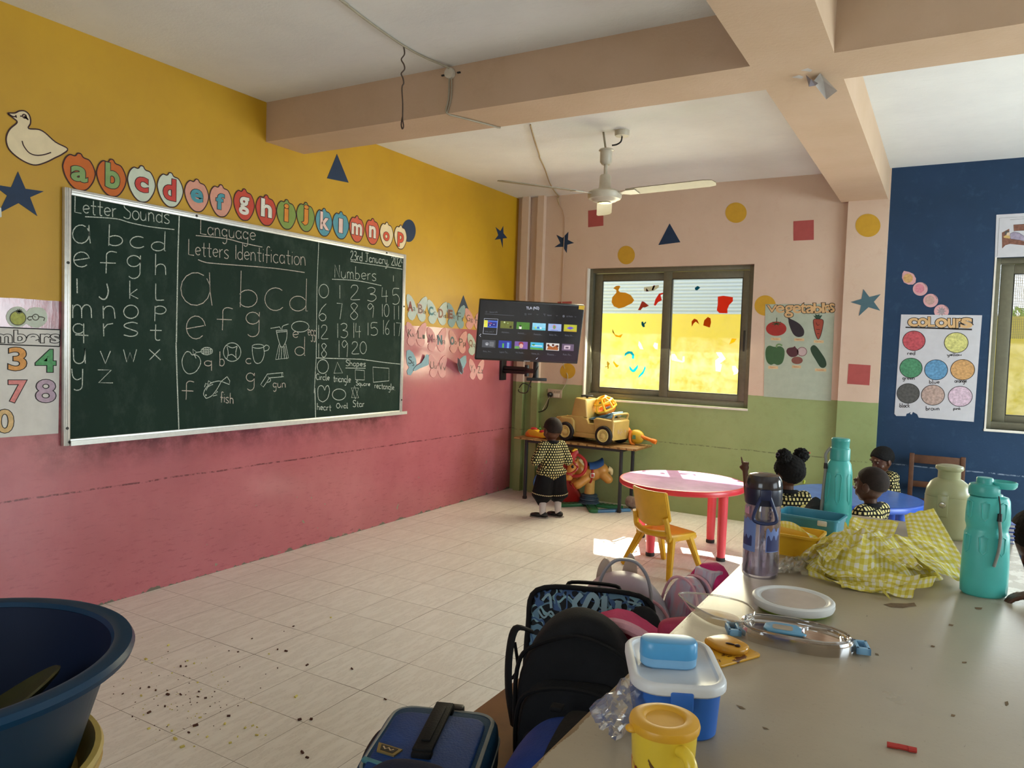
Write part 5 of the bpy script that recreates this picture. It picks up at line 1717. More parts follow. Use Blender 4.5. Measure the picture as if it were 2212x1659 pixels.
# peeling paper and scraps on the beam
pp = thing('paper_label', (3.56, -3.2, 2.93), 'crumpled white paper label peeling off the underside of the beam crossing', 'paper')
mb = MB()
M_LAB = mat('dull_white_paper', '#bdb9b6', 0.85)
q = [at(u, v, 2, 2.938) for u, v in ((1772, 156), (1810, 174), (1786, 189), (1756, 172))]
mb._add([q[0] + Vector((0, 0, -.004)), q[1] + Vector((0, 0, -.05)), q[2] + Vector((0, 0, -.06)), q[3] + Vector((0, 0, -.012)), (q[0] + q[2]) / 2 + Vector((0, 0, -.005))], [(0, 1, 4), (1, 2, 4), (2, 3, 4), (3, 0, 4)])
mb.build('sheet', M_LAB, pp, smooth=0, fixn=False)
mb = MB()
q = [at(u, v, 2, 2.938) for u, v in ((1741, 160), (1752, 157), (1768, 164), (1762, 176), (1748, 174))]
mb._add([q[i] + Vector((0, 0, (-.004, -.03, -.035, -.02, -.03)[i])) for i in range(5)], [tuple(range(5))])
mb.build('curled_corner', mat('grey_paper', '#75707a', .85), pp, smooth=0, fixn=False)
for u0, v0, lab in ((1722, 166, 'torn white paper remnant left of the peeling label on the beam'), (1741, 151, 'tiny white paper remnant above the peeling label on the beam')):
    q = [at(u0 + a, v0 + b, 2, 2.9395) for a, b in ((-12, 1), (4, -4), (14, 0), (10, 4), (2, 3))]
    mb = MB()
    mb._add(q, [tuple(range(5))])
    tag(mb.build('paper_remnant', M_LAB, None, smooth=0), lab, 'paper')
# ================================================================== furniture
def shiny(name, col, rough=0.35, **k):
    return mat(name, col, rough, 0.5, k.pop('var', 0.05), k.pop('scale', 9), **k)


# ------------------------------------------------------------------ round plastic tables
def round_table(name, cx, cy, R, zt, legs, rim, top_m, label, leg_m):
    r = thing(name, (cx, cy, 0), label, 'table')
    T = Matrix.Translation((cx, cy, zt))
    t = MB().lathe([(0, -.012), (R - .05, -.012), (R - .045, -.045), (R - .012, -.045), (R, -.034), (R, -.010), (R - .006, -.002), (R - .016, 0), (0, 0)], 72, T).build('tabletop', rim, r)
    MB().lathe([(0, .0006), (R - .022, .0006), (R - .024, .0), (0, .0)], 72, T).build('top_surface', top_m, t)
    for x, y in legs:
        l = MB().lathe([(0, .02), (.031, .02), (.034, .1), (.037, zt - .03), (0, zt - .03)], 20, Matrix.Translation((cx + x, cy + y, 0))).build('leg', leg_m, r)
        MB().lathe([(0, 0), (.033, 0), (.035, .006), (.035, .018), (.033, .028), (.0315, .0285)], 20, Matrix.Translation((cx + x, cy + y, 0))).build('rubber_foot', mat('dark_rubber', '#2e2b29', .7), l)
    return r


M_RED = shiny('red_plastic', '#d8323c', 0.32)
M_PINKTOP = mat('faded_pink_top', '#cf98cc', 0.22, 0.55, 0.16, 5, dirt='#b66f80', dirt_amt=.5)
M_BLUEPL = shiny('blue_plastic', '#2f55b4', 0.35)
M_BLUETOP = mat('faded_blue_top', '#4a6fbe', 0.25, 0.5, 0.1, 6, dirt='#37539a', dirt_amt=.4)
M_LEGR = shiny('red_leg_plastic', '#de4a55', 0.35)
round_table('round_table', 2.375, -1.335, 0.50, 0.555, [(-.385, .155), (.155, .345), (.375, -.165), (-.12, -.355)], M_RED, M_PINKTOP,
            'round red plastic table with a faded pink top and four round legs', M_LEGR)
round_table('round_table', 3.62, -1.09, 0.47, 0.555, [(-.3, .2), (.25, .28), (.32, -.2), (-.25, -.28)], M_BLUEPL, M_BLUETOP,
            'round blue plastic table where the children gather', M_BLUEPL)

# ------------------------------------------------------------------ yellow plastic chair
M_YEL = mat('yellow_plastic', '#dba51c', 0.38, 0.5, 0.06, 9, dirt='#9a7312', dirt_amt=0.25)
M_ORA = mat('yellow_orange_plastic', '#df8f22', 0.38, 0.5, 0.06, 9)


def plastic_chair(loc, rz, label):
    r = thing('plastic_chair', (0, 0, 0), label, 'chair')
    # seat pan
    seat = MB()
    seat.prism(rrect(.30, .28, .05, 5, 0, .02), .262, .282, None, .006)
    seat.prism([(-.15, -.10), (.15, -.10), (.15, .15), (-.15, .15)], .245, .265, None, .004)
    seat.build('seat', M_ORA, r)
    # curved backrest with a slot below
    def back(s, t):
        x = (s - .5) * .31
        z = .385 + t * .20
        y = -.155 - .05 * t + .045 * (2 * (s - .5)) ** 2
        return (x, y, z)

    b = MB()
    n = 10
    pts = []
    for i in range(n + 1):
        s = i / n
        lowdip = .05 * (1 - (2 * s - 1) ** 2) ** 0.7
        pts.append((s, lowdip))
    V = []
    for side in (0, 1):
        for i in range(n + 1):
            s, dip = pts[i]
            for t, zz in ((0, -dip - .0), (1, .0)):
                p = Vector(back(s, t))
                p.z += zz
                p.y += -.012 if side == 0 else .012
                V.append(b.bm.verts.new(p))
    idx = lambda side, i, t: V[side * (n + 1) * 2 + i * 2 + t]
    for i in range(n):
        b.bm.faces.new((idx(0, i, 0), idx(0, i + 1, 0), idx(0, i + 1, 1), idx(0, i, 1)))
        b.bm.faces.new((idx(1, i, 0), idx(1, i, 1), idx(1, i + 1, 1), idx(1, i + 1, 0)))
        for t in (0, 1):
            q = (idx(0, i, t), idx(1, i, t), idx(1, i + 1, t), idx(0, i + 1, t))
            b.bm.faces.new(q)
    for i in (0, n):
        b.bm.faces.new((idx(0, i, 0), idx(0, i, 1), idx(1, i, 1), idx(1, i, 0)))
    bmesh.ops.recalc_face_normals(b.bm, faces=b.bm.faces)
    bmesh.ops.bevel(b.bm, geom=[e for e in b.bm.edges if e.calc_face_angle(0) > .8], offset=.005, segments=2, affect='EDGES')
    bk = b.build('backrest', M_YEL, r)
    w = MB()
    rnd = random.Random(5)
    FM = Matrix.Translation((0.04, -.2, .40)) @ Matrix(((1, 0, 0), (0, 0, -1), (0, 1, 0))).to_4x4()
    for k in range(26):
        x0, z0 = rnd.uniform(-.03, .06), rnd.uniform(.0, .12)
        w.ribbon([(x0, z0), (x0 + rnd.uniform(-.015, .02), z0 + rnd.uniform(.006, .025)), (x0 + rnd.uniform(-.01, .02), z0 + rnd.uniform(-.01, .02))], .0022, FM, 0.0)
    for v in w.bm.verts:
        t = (v.co.z - .385) / .20
        s = v.co.x / .31 + .5
        v.co.y = back(s, t)[1] - .0132
    w.build('scribble', mat('marker_ink', '#6b4e12', .7), bk, smooth=0)
    sp = MB()
    for sx in (-1, 1):     # uprights from the seat to the backrest
        sp.tube(catmull([(sx * .14, -.10, .265), (sx * .148, -.125, .31), (sx * .146, -.135, .36), (sx * .14, -.15, .41)], 4), .019, 8)
    sp.tube(catmull([(-.14, -.12, .30), (-.07, -.155, .292), (0, -.165, .288), (.07, -.155, .292), (.14, -.12, .30)], 4), .022, 8)
    sp.build('back_frame', M_YEL, r)
    for sx in (-1, 1):
        for fy, ty, ex in ((-.175, -.075, .075), (.185, .085, .030)):
            l = MB()
            a, c = Vector((sx * .135, ty, .265)), Vector((sx * (.145 + ex), fy, 0.0))
            ax = (c - a).normalized()
            Fm = Matrix.Translation(a) @ frame_from(ax, (1, 0, 0)).to_4x4()
            L = (c - a).length
            for k0, k1, w0, w1 in ((0, 1, .024, .017),):
                vs = [Vector((sx_ * ww, sy_ * ww * .8, zz)) for zz, ww in ((0, w0), (L - .004, w1)) for sx_, sy_ in ((-1, -1), (1, -1), (1, 1), (-1, 1))]
                bv, fs = l._add(vs, [(0, 1, 5, 4), (1, 2, 6, 5), (2, 3, 7, 6), (3, 0, 4, 7), (0, 3, 2, 1), (4, 5, 6, 7)], Fm)
                bmesh.ops.bevel(l.bm, geom=list({e for f in fs for e in f.edges}), offset=.005, segments=2, affect='EDGES')
            for v in l.bm.verts:
                v.co.z = max(v.co.z, 0.0)
            l.build('leg', M_YEL, r)
    arm = MB()
    for sx in (-1, 1):
        arm.box((sx * .14, .01, .262), (.035, .26, .045), None, .008)
    arm.build('side_rail', M_YEL, r)
    r.location = loc
    r.rotation_euler = (0, 0, rz)
    r.scale = (1.07, 1.05, 1.03)
    return r


plastic_chair((2.462, -1.985, 0), math.radians(-26), 'small yellow plastic chair with a scribbled back beside the red table')

# ------------------------------------------------------------------ wooden chair by the blue wall
M_BRWOOD = mat('brown_chair_wood', '#5b3a26', 0.45, 0.4, 0.18, 12)
wc = thing('wooden_chair', (0, 0, 0), 'brown wooden chair with a slatted back against the blue wall', 'chair')
for sx in (-1, 1):
    MB().span((sx * .185 - .018, .17, 0), (sx * .185 + .018, .205, .80), .004).build('rear_post', M_BRWOOD, wc)
    MB().span((sx * .185 - .018, -.18, 0), (sx * .185 + .018, -.145, .40), .004).build('leg', M_BRWOOD, wc)
MB().span((-.205, -.19, .40), (.205, .20, .425), .005).build('seat', M_BRWOOD, wc)
for z0, z1 in ((.72, .79), (.52, .57)):
    MB().span((-.17, .178, z0), (.17, .198, z1), .004).build('back_slat', M_BRWOOD, wc)
wc.location = (4.14, -.27, 0)
wc.rotation_euler = (0, 0, math.radians(2))

# ------------------------------------------------------------------ toy desk
def worn_wood(name, a, b, paint):
    t = NT(name)
    o = t.obj()
    g = t.noise(t.scalevec(o, (2, 22, 8)), 2.0, 7, 0.7)
    c = t.mix(t.ramp(g, .3, .7), lin(a), lin(b))
    n = t.noise(o, 7, 8, .75)
    c = t.mix(t.ramp(n, .56, .62), c, lin(paint))
    return t.done(t.bsdf(c, .55, .4, 0, g, .3, .004))


M_DESK = worn_wood('worn_desk_wood', '#6b4a25', '#8a6535', '#c9ad78')
M_STEEL = mat('dark_grey_steel', '#2a2c31', 0.45, 0.5, 0.08)
dk_ = thing('school_desk', (.95, -.22, 0), 'worn wooden school desk with dark steel legs carrying toys below the window', 'desk')
DZ = .645
MB().span((.30, -.45, DZ - .022), (1.645, -.012, DZ), .004).build('desktop', M_DESK, dk_)
rnd = random.Random(3)
e = MB()
for k in range(16):
    x = .34 + k * .083
    e.box((x + rnd.uniform(-.02, .02), -.452, DZ - .011), (.05 + rnd.random() * .03, .004, .010 + rnd.random() * .008))
e.build('chipped_edge', mat('bare_wood', '#b08a55', .8), dk_, smooth=0)
for x, y in ((.42, -.40), (1.475, -.40), (.42, -.09), (1.475, -.09)):
    l = MB().span((x - .014, y - .014, .012), (x + .014, y + .014, DZ - .022), .002).build('leg', M_STEEL, dk_)
    MB().span((x - .018, y - .018, 0), (x + .018, y + .018, .03), .003).build('rubber_foot', mat('dark_rubber', '#2e2b29', .7), l)
f = MB()
for y in (-.40, -.09):
    f.span((.42, y - .012, DZ - .05), (1.475, y + .012, DZ - .022))
for x in (.42, 1.475):
    f.span((x - .012, -.40, DZ - .05), (x + .012, -.09, DZ - .022))
f.build('frame', M_STEEL, dk_, smooth=0)

# ------------------------------------------------------------------ long cream counter and the bench at its side
def counter_mat():
    t = NT('worn_cream_paint')
    P, x, y, z = t.pos()
    n = t.noise(P, 3, 5)
    c = t.mix(t.ramp(n, .3, .7), lin('#a09480'), lin('#aca08a'))
    s1 = t.noise(t.scalevec(P, (26, 7, 10)), 2.2, 7, .75)
    c = t.mix(t.math('MULTIPLY', t.ramp(s1, .66, .70), .75), c, lin('#5d4a33'))
    s2 = t.noise(P, 120, 4, .7)
    c = t.mix(t.math('MULTIPLY', t.ramp(s2, .60, .75), .35), c, lin('#786648'))
    # rubbed edge along the left side
    ed = t.math('ADD', t.math('SUBTRACT', x, 3.665), t.math('MULTIPLY', t.noise(P, 14, 5, .7), -.035))
    c = t.mix(t.math('LESS_THAN', ed, -.006), c, lin('#7a6448'))
    # worn flakes and window glare, both painted pale at the far right corner
    fl = t.math('MULTIPLY', t.ramp(t.noise(P, 16, 6, .7), .50, .54), t.math('MULTIPLY', t.ramp(x, 4.27, 4.31), t.ramp(y, -4.92, -4.85)))
    c = t.mix(fl, c, lin('#d9d3c6'))
    return t.done(t.bsdf(c, t.math('ADD', .22, t.math('MULTIPLY', n, .15)), .5, 0, t.noise(P, 90, 3), .08, .003))


M_COUNTER = counter_mat()
M_OLDWOOD = mat('old_brown_wood', '#6a4a2a', 0.55, 0.4, 0.2, 10)
CZ = .95
cnt = thing('counter_table', (4.035, -5.3, 0), 'long cream painted table in the foreground with brown worn edges', 'table')
MB().span((3.668, -6.85, CZ - .035), (4.405, -3.95, CZ), .004).build('tabletop', M_COUNTER, cnt)
MB().span((3.70, -6.80, CZ - .14), (3.725, -4.0, CZ - .035)).span((4.35, -6.80, CZ - .14), (4.375, -4.0, CZ - .035)).build('apron', M_OLDWOOD, cnt, smooth=0)
for x in (3.735, 4.34):
    for y in (-6.76, -4.04):
        MB().span((x - .03, y - .03, 0), (x + .03, y + .03, CZ - .035), .004).build('leg', M_OLDWOOD, cnt)
M_CHIP = mat('bare_table_wood', '#6f5a3e', .8, var=.2, scale=60)
for pts in ([(1908, 1306), (1925, 1303), (1958, 1304), (1975, 1302), (1980, 1310), (1965, 1311), (1950, 1314), (1925, 1312)],
            [(2078, 1430), (2088, 1430), (2088, 1433), (2078, 1433)], [(2170, 1517), (2177, 1515), (2179, 1522), (2173, 1526)], [(2055, 1543), (2064, 1545), (2062, 1549), (2054, 1547)],
            [(1890, 1411), (1897, 1413), (1899, 1417), (1891, 1415)], [(1590, 1523), (1603, 1527), (1612, 1533), (1598, 1531)], [(2105, 1312), (2122, 1313), (2120, 1317), (2108, 1316)],
            [(2012, 1394), (2020, 1396), (2018, 1399), (2010, 1397)], [(2050, 1348), (2060, 1350), (2058, 1353), (2049, 1351)], [(1646, 1570), (1656, 1573), (1662, 1577), (1650, 1575)]):
    q = [at(u, v, 2, CZ) for u, v in pts]
    mb = MB()
    mb._add([p + Vector((0, 0, .0006)) for p in q], [tuple(range(len(q)))])
    mb.build('paint_chip', M_CHIP, cnt, smooth=0)

BENZ = .45
bn = thing('bench', (3.29, -5.4, 0), 'low brown wooden bench carrying the school bags along the cream table', 'bench')
M_BENCH = mat('varnished_bench_wood', '#7a5426', .4, .4, .15, 8)
MB().span((2.965, -6.6, BENZ - .03), (3.64, -4.35, BENZ), .005).build('seat', M_BENCH, bn)
for y in (-6.45, -4.5):
    for x in (3.01, 3.59):
        MB().span((x - .025, y - .025, 0), (x + .025, y + .025, BENZ - .03), .003).build('leg', M_BENCH, bn)

# ------------------------------------------------------------------ basins at left
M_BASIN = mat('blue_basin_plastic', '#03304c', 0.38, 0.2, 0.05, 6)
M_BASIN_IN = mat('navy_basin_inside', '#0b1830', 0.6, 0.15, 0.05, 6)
BC = (2.40, -6.50)
bas = thing('basin', (BC[0], BC[1], .58), 'huge blue plastic basin at the bottom left corner, topmost of its stack', 'basin')
TB = Matrix.Translation((BC[0], BC[1], 0))
R_ = .372
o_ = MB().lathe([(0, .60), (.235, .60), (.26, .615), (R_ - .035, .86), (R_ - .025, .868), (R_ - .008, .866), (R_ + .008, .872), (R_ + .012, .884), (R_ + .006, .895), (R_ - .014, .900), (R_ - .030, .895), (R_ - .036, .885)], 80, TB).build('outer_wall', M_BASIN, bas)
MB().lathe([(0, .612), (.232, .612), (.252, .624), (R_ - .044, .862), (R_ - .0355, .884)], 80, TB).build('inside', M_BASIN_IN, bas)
lid = thing('olive_plate', (BC[0] + .1, BC[1] - .05, .63), 'dark olive round plate standing inside the blue basin', 'plate')
LM = Matrix.Translation((2.49, -6.44, .742)) @ frame_from(Vector((-.50, -.42, 1.0))).to_4x4()
MB().lathe([(0, -.004), (.12, -.004), (.17, .012), (.176, .018), (.172, .022), (.12, .006), (0, .006)], 48, LM).build('plate', mat('olive_enamel', '#3a3a1e', .35), lid)
yb = thing('basin', (BC[0], BC[1], .585), 'cream yellow basin under the huge blue basin', 'basin')
MB().lathe([(0, .585), (.262, .585), (.280, .59), (.312, .640), (.320, .645), (.323, .655), (.318, .664), (.306, .666), (.298, .658), (.272, .604), (.25, .5985), (0, .5985)], 64, Matrix.Translation((BC[0], BC[1], 0))).build('wall', mat('cream_yellow_plastic', '#c9b264', .4), yb)
MB().lathe([(.300, .636), (.316, .636), (.321, .630), (.316, .622), (.296, .622)], 64, Matrix.Translation((BC[0], BC[1], 0))).build('rim_band', mat('mustard_band', '#b5922f', .45), yb)
gt = thing('tub', (BC[0], BC[1], 0), 'grey plastic tub on the floor at the bottom of the basin stack', 'tub')
MB().lathe([(0, 0), (.255, 0), (.272, .012), (.300, .55), (.312, .56), (.314, .575), (.304, .584), (.270, .5845), (.260, .575), (.25, .02), (0, .02)], 64, Matrix.Translation((BC[0] + .0, BC[1], 0))).build('wall', mat('grey_tub_plastic', '#85817a', .45), gt)
# ================================================================== children
def skin_mat(name, c):
    t = NT(name)
    o = t.obj()
    n = t.noise(o, 22, 4)
    cc = lin(c)
    col = t.mix(t.ramp(n, .3, .7), tuple(k * .85 for k in cc[:3]) + (1,), tuple(k * 1.12 for k in cc[:3]) + (1,))
    return t.done(t.bsdf(col, .45, .4, 0, t.noise(o, 300, 2), .1, .001, Subsurface_Weight=.04))


M_SKIN = skin_mat('dark_brown_skin', '#51301f')
M_SKIN2 = skin_mat('deep_brown_skin', '#432718')
M_HAIR = mat('black_hair', '#12100f', .8, .2, .3, 60, bump=.8, bscale=180)
M_HAIRS = mat('short_black_hair', '#241a15', .75, .25, .2, 60, bump=.5, bscale=320)
M_BLACKF = mat('black_cloth', '#121317', .85, .2, .15, 25, bump=.3, bscale=90)
M_SHOE = mat('black_leather', '#0f0f10', .35, .5, .1)
M_SOCK = mat('white_sock', '#c9c6c8', .9, .1, .05, bump=.4, bscale=200)
M_EYEW = mat('eye_white', '#9a9086', .5, .2)
M_EYEB = mat('eye_dark', '#120b08', .2)


def dots(name, cell, dark, light, fill=.30, rot=0.0):
    """woven looking print: pale squares in a dark lattice, on the UV map"""
    t = NT(name)
    uv = t.n('TexCoord').outputs['UV']
    mp = t.n('Mapping', Rotation=(0, 0, rot), Scale=(1 / cell, 1 / cell, 1))
    t.t.links.new(uv, mp.inputs['Vector'])
    s = t.n('SeparateXYZ', i0=mp.outputs[0])
    # brick-like staggered squares
    row = t.math('FLOOR', s.outputs[1])
    xx = t.math('ADD', s.outputs[0], t.math('MULTIPLY', t.math('MODULO', row, 2.0), .5))
    fx = t.math('ABSOLUTE', t.math('SUBTRACT', t.math('FRACT', xx), .5))
    fy = t.math('ABSOLUTE', t.math('SUBTRACT', t.math('FRACT', s.outputs[1]), .5))
    f = t.math('LESS_THAN', t.math('MAXIMUM', t.math('MULTIPLY', fx, 1.15), fy), fill)
    n = t.noise(t.obj(), 40, 3)
    lt = t.mix(n, lin(light), tuple(min(1, k * 1.1) for k in lin(light)[:3]) + (1,))
    c = t.mix(f, lin(dark), lt)
    return t.done(t.bsdf(c, .85, .2))


M_SHIRT = dots('squares_print', .0235, '#16150f', '#cdbf83')
M_TRIM = dots('trim_print', .016, '#101010', '#d8cfa4', .34)


def head_shape(mb, C, RM, big=1.0, ears=True, face=True):
    """one head: cranium, jaw, cheeks, nose, lips, brow and ears; local x right, y forward, z up"""
    def e(c, r, rr=None):
        mb.ell(C + RM @ (Vector(c) * big), [k * big for k in r], RM if rr is None else RM @ rr, 20, 14)
    e((0, -.012, .022), (.072, .088, .080))
    e((0, .004, -.010), (.066, .074, .075))
    e((0, .026, -.045), (.050, .050, .052))
    if face:
        e((0, .048, -.080), (.022, .020, .016))
        for s in (-1, 1):
            e((s * .034, .045, -.035), (.026, .026, .026))
            e((s * .028, .070, .026), (.026, .012, .009))
        e((0, .078, -.006), (.010, .012, .022))
        e((0, .088, -.022), (.013, .013, .011))
        for s in (-1, 1):
            e((s * .013, .081, -.025), (.010, .010, .008))
        e((0, .075, -.049), (.024, .013, .007))
        e((0, .072, -.060), (.021, .013, .008))
    if ears:
        for s in (-1, 1):
            e((s * .074, -.008, -.012), (.009, .019, .028), Matrix.Rotation(s * -.25, 3, 'Z'))
            e((s * .072, -.002, -.032), (.008, .010, .010))


def eyes(C, RM, big, parent):
    for s in (-1, 1):
        ew = MB().ell(C + RM @ (Vector((s * .027, .066, .006)) * big), (.011 * big, .008 * big, .0065 * big), RM, 14, 10).build('eye', M_EYEW, parent)
        MB().ell(C + RM @ (Vector((s * .027, .0728, .006)) * big), (.0058 * big, .0024 * big, .0058 * big), RM, 12, 8).build('iris', M_EYEB, ew)


def hair_cap(C, RM, big, parent, thick=1.05, front=.045, back=-.055, seed=0, rough=.0, m=None):
    """hair as a shell over the cranium that sinks into the skin below the hairline"""
    mb = MB()
    bmesh.ops.create_icosphere(mb.bm, subdivisions=5, radius=1.0)
    for v in mb.bm.verts:
        n = v.co.normalized()
        p = Vector((n.x * .073, n.y * .089 - .012, n.z * .082 + .022))
        # hairline height falls from the forehead to the nape
        t = (n.y + 1) / 2
        hl = back + (front - back) * t ** 1.5
        side = abs(n.x)
        hl -= .012 * side
        k = max(0.0, min(1.0, (p.z - hl) / .012))
        f = .90 + (thick - .90) * k
        w = mnoise.noise(n * 9 + Vector((seed, 0, 0))) * rough * k
        q = Vector((n.x * .073 * f, n.y * .089 * f - .012, n.z * .082 * f + .022)) + n * w
        v.co = C + RM @ (q * big)
    return mb.build('hair', m or M_HAIRS, parent, smooth=80)


def hand(mb, wrist, d, palm_n, side, curl, size=1.0, spread=.12):
    """palm, four fingers of different length and a thumb; d = direction of the hand, palm_n = out of the palm; curl per finger 0 straight..1 fist"""
    d = Vector(d).normalized()
    n = (Vector(palm_n) - d * Vector(palm_n).dot(d)).normalized()
    s = d.cross(n) * side          # towards the thumb
    S = size
    RM = Matrix((s, d, n)).transposed()
    mb.ell(wrist + d * .030 * S, (.026 * S, .034 * S, .013 * S), RM, 14, 10)
    mb.cone(wrist, wrist + d * .02 * S, .019 * S, .022 * S, 12, True, 4)
    lens = (.034, .038, .036, .028)
    for i in range(4):
        off = (1.5 - i) * .0125 * S
        a = wrist + d * .058 * S + s * off
        c = curl[i]
        dirv = (d + s * (1.5 - i) * spread * (1 - c)).normalized()
        p = a
        ang = 0.0
        for k, fr in enumerate((.48, .30, .24)):
            ang += c * (1.45 if k else 1.3)
            dv = dirv * math.cos(ang) + n * math.sin(ang)
            L = lens[i] * fr * 1.25 * S
            mb.cone(p, p + dv * L, (.0072 - .0007 * k) * S, (.0066 - .0007 * k) * S, 10, True, 4)
            p = p + dv * L
    t0 = wrist + d * .016 * S + s * .018 * S
    tc = curl[4] if len(curl) > 4 else .4
    t1 = t0 + (s * .75 + d * .7 + n * .35 * tc).normalized() * .022 * S
    t2 = t1 + (s * (.4 - tc) + d * .9 + n * .8 * tc).normalized() * .020 * S
    mb.cone(t0, t1, .010 * S, .008 * S, 10, True, 4)
    mb.cone(t1, t2, .008 * S, .0065 * S, 10, True, 4)


def child(loc, rz, label, J, hands, head_yaw=0.0, head_pitch=0.0, head_roll=0.0, big=1.0, skin=M_SKIN, hair='short', shorts=True, legs=True, long_socks=True, voxel=.0045):
    """J: joints in the child's own frame (x right, y forward, z up)"""
    r = thing('person', (0, 0, 0), label, 'person')
    V = lambda k: Vector(J[k])
    HC = V('head')
    RM = Matrix.Rotation(head_yaw, 3, 'Z') @ Matrix.Rotation(head_pitch, 3, 'X') @ Matrix.Rotation(head_roll, 3, 'Y')
    b = MB()
    head_shape(b, HC, RM, big)
    b.cone(V('neck') - Vector((0, 0, .05)), HC - RM @ Vector((0, .0, .055)) * big, .036, .034, 16, True, 4)
    b.ell((V('chest') + V('neck')) / 2, (.075, .05, .05), None, 16, 10)
    b.cone(V('pelvis'), V('chest'), .07, .075, 18, True, 5)
    for s in 'LR':
        b.cone(V('sh' + s), V('el' + s), .031, .025, 14, True, 5)
        b.cone(V('el' + s), V('wr' + s), .025, .017, 14, True, 5)
        b.cone(V('chest') + Vector((0, 0, .05)), V('sh' + s), .04, .033, 12, True, 4)
        d, n, c = hands[s]
        hand(b, V('wr' + s), d, n, 1 if s == 'L' else -1, c, .92)
        if legs:
            b.cone(V('hip' + s), V('kn' + s), .055, .038, 14, True, 5)
            b.cone(V('kn' + s), V('an' + s), .038, .025, 14, True, 5)
            b.cone(V('pelvis'), V('hip' + s), .06, .055, 12, True, 4)
    body = remesh(b, voxel, 3, .5).build('body', skin, r, smooth=80)
    eyes(HC, RM, big, r)
    if hair == 'short':
        hair_cap(HC, RM, big, r, 1.025, .078, -.045)
    elif hair == 'thick':
        hair_cap(HC, RM, big, r, 1.10, .062, -.045, 3, .003, M_HAIR)
    elif hair == 'puffs':
        hr = hair_cap(HC, RM, big, r, 1.16, .038, -.075, 5, .006, M_HAIR)
    # shirt
    t = MB()
    t.ell((V('pelvis') + V('chest')) / 2 + Vector((0, 0, .0)), (.115, .095, .155), None, 20, 14)
    t.ell(V('chest') + Vector((0, 0, .015)), (.105, .078, .085), None, 20, 12)
    t.cone(V('pelvis') + Vector((0, 0, -.005)), V('chest'), .105, .085, 20, True, 3)
    t.ell(V('pelvis') + Vector((0, 0, -.012)), (.150, .112, .062), None, 24, 14)
    for s in 'LR':
        t.cone(V('chest') + Vector((0, 0, .045)), V('sh' + s), .055, .048, 14, True, 4)
        e_ = V('sh' + s).lerp(V('el' + s), J.get('sleeve', .92))
        t.cone(V('sh' + s), e_, .047, J.get('cuff', .047), 14, True, 2)
    bmesh.ops.recalc_face_normals(t.bm, faces=t.bm.faces)
    sh = remesh(t, .008, 5, .5)
    for v in sh.bm.verts:
        w = mnoise.noise(v.co * 22) * .0045 + mnoise.noise(v.co * 9) * .006
        v.co += v.normal * w
    sh.bm.normal_update()
    sh.boxuv()
    shirt = sh.build('shirt', M_SHIRT, r, smooth=80)
    # collar
    c = MB()
    nc = V('neck') + Vector((0, 0, -.028))
    ring = [nc + Vector((.054 * math.cos(a), .050 * math.sin(a) + .004, .010 + .004 * math.cos(2 * a) - .014 * math.sin(a))) for a in [k * 2 * PI / 24 for k in range(24)]]
    c.tube(ring, .013, 8, True)
    for s in (-1, 1):
        c.box(nc + Vector((s * .03, .058, -.018)), (.05, .012, .035), Matrix.Rotation(s * .5, 3, 'Y') @ Matrix.Rotation(.5, 3, 'X'), .005)
    c.build('collar', M_BLACKF, r)
    if shorts:
        p = MB()
        p.ell(V('pelvis') + Vector((0, 0, -.015)), (.108, .088, .075), None, 20, 12)
        for s in 'LR':
            k = V('hip' + s).lerp(V('kn' + s), 1.34)
            p.cone(V('hip' + s), k, .082, .098, 20, True, 1)
        q = remesh(p, .008, 4, .5)
        for v in q.bm.verts:
            v.co += v.normal * (mnoise.noise(Vector((v.co.x * 26, v.co.y * 26, v.co.z * 5))) * .007)
        sho = q.build('shorts', M_BLACKF, r, smooth=80)
        for s in 'LR':
            k = V('hip' + s).lerp(V('kn' + s), 1.16)
            ax = (V('kn' + s) - V('hip' + s)).normalized()
            g = MB()
            F_ = Matrix.Translation(k) @ frame_from(-ax, (1, 0, 0)).to_4x4()
            uvl = g.bm.loops.layers.uv.new('UVMap')
            n = 40
            rr = .1005
            vs = [[g.bm.verts.new(F_ @ Vector((rr * math.cos(a), rr * math.sin(a), h))) for h in (-.006, .006)] for a in [2 * PI * i / n for i in range(n)]]
            for i in range(n):
                f_ = g.bm.faces.new((vs[i][0], vs[(i + 1) % n][0], vs[(i + 1) % n][1], vs[i][1]))
                for l, (a, h) in zip(f_.loops, ((i, 0), (i + 1, 0), (i + 1, 1), (i, 1))):
                    l[uvl].uv = (a * .016 * 20 / n * 1.7, h * .016)
            g.build('hem_trim', M_TRIM, sho, smooth=0, fixn=False)
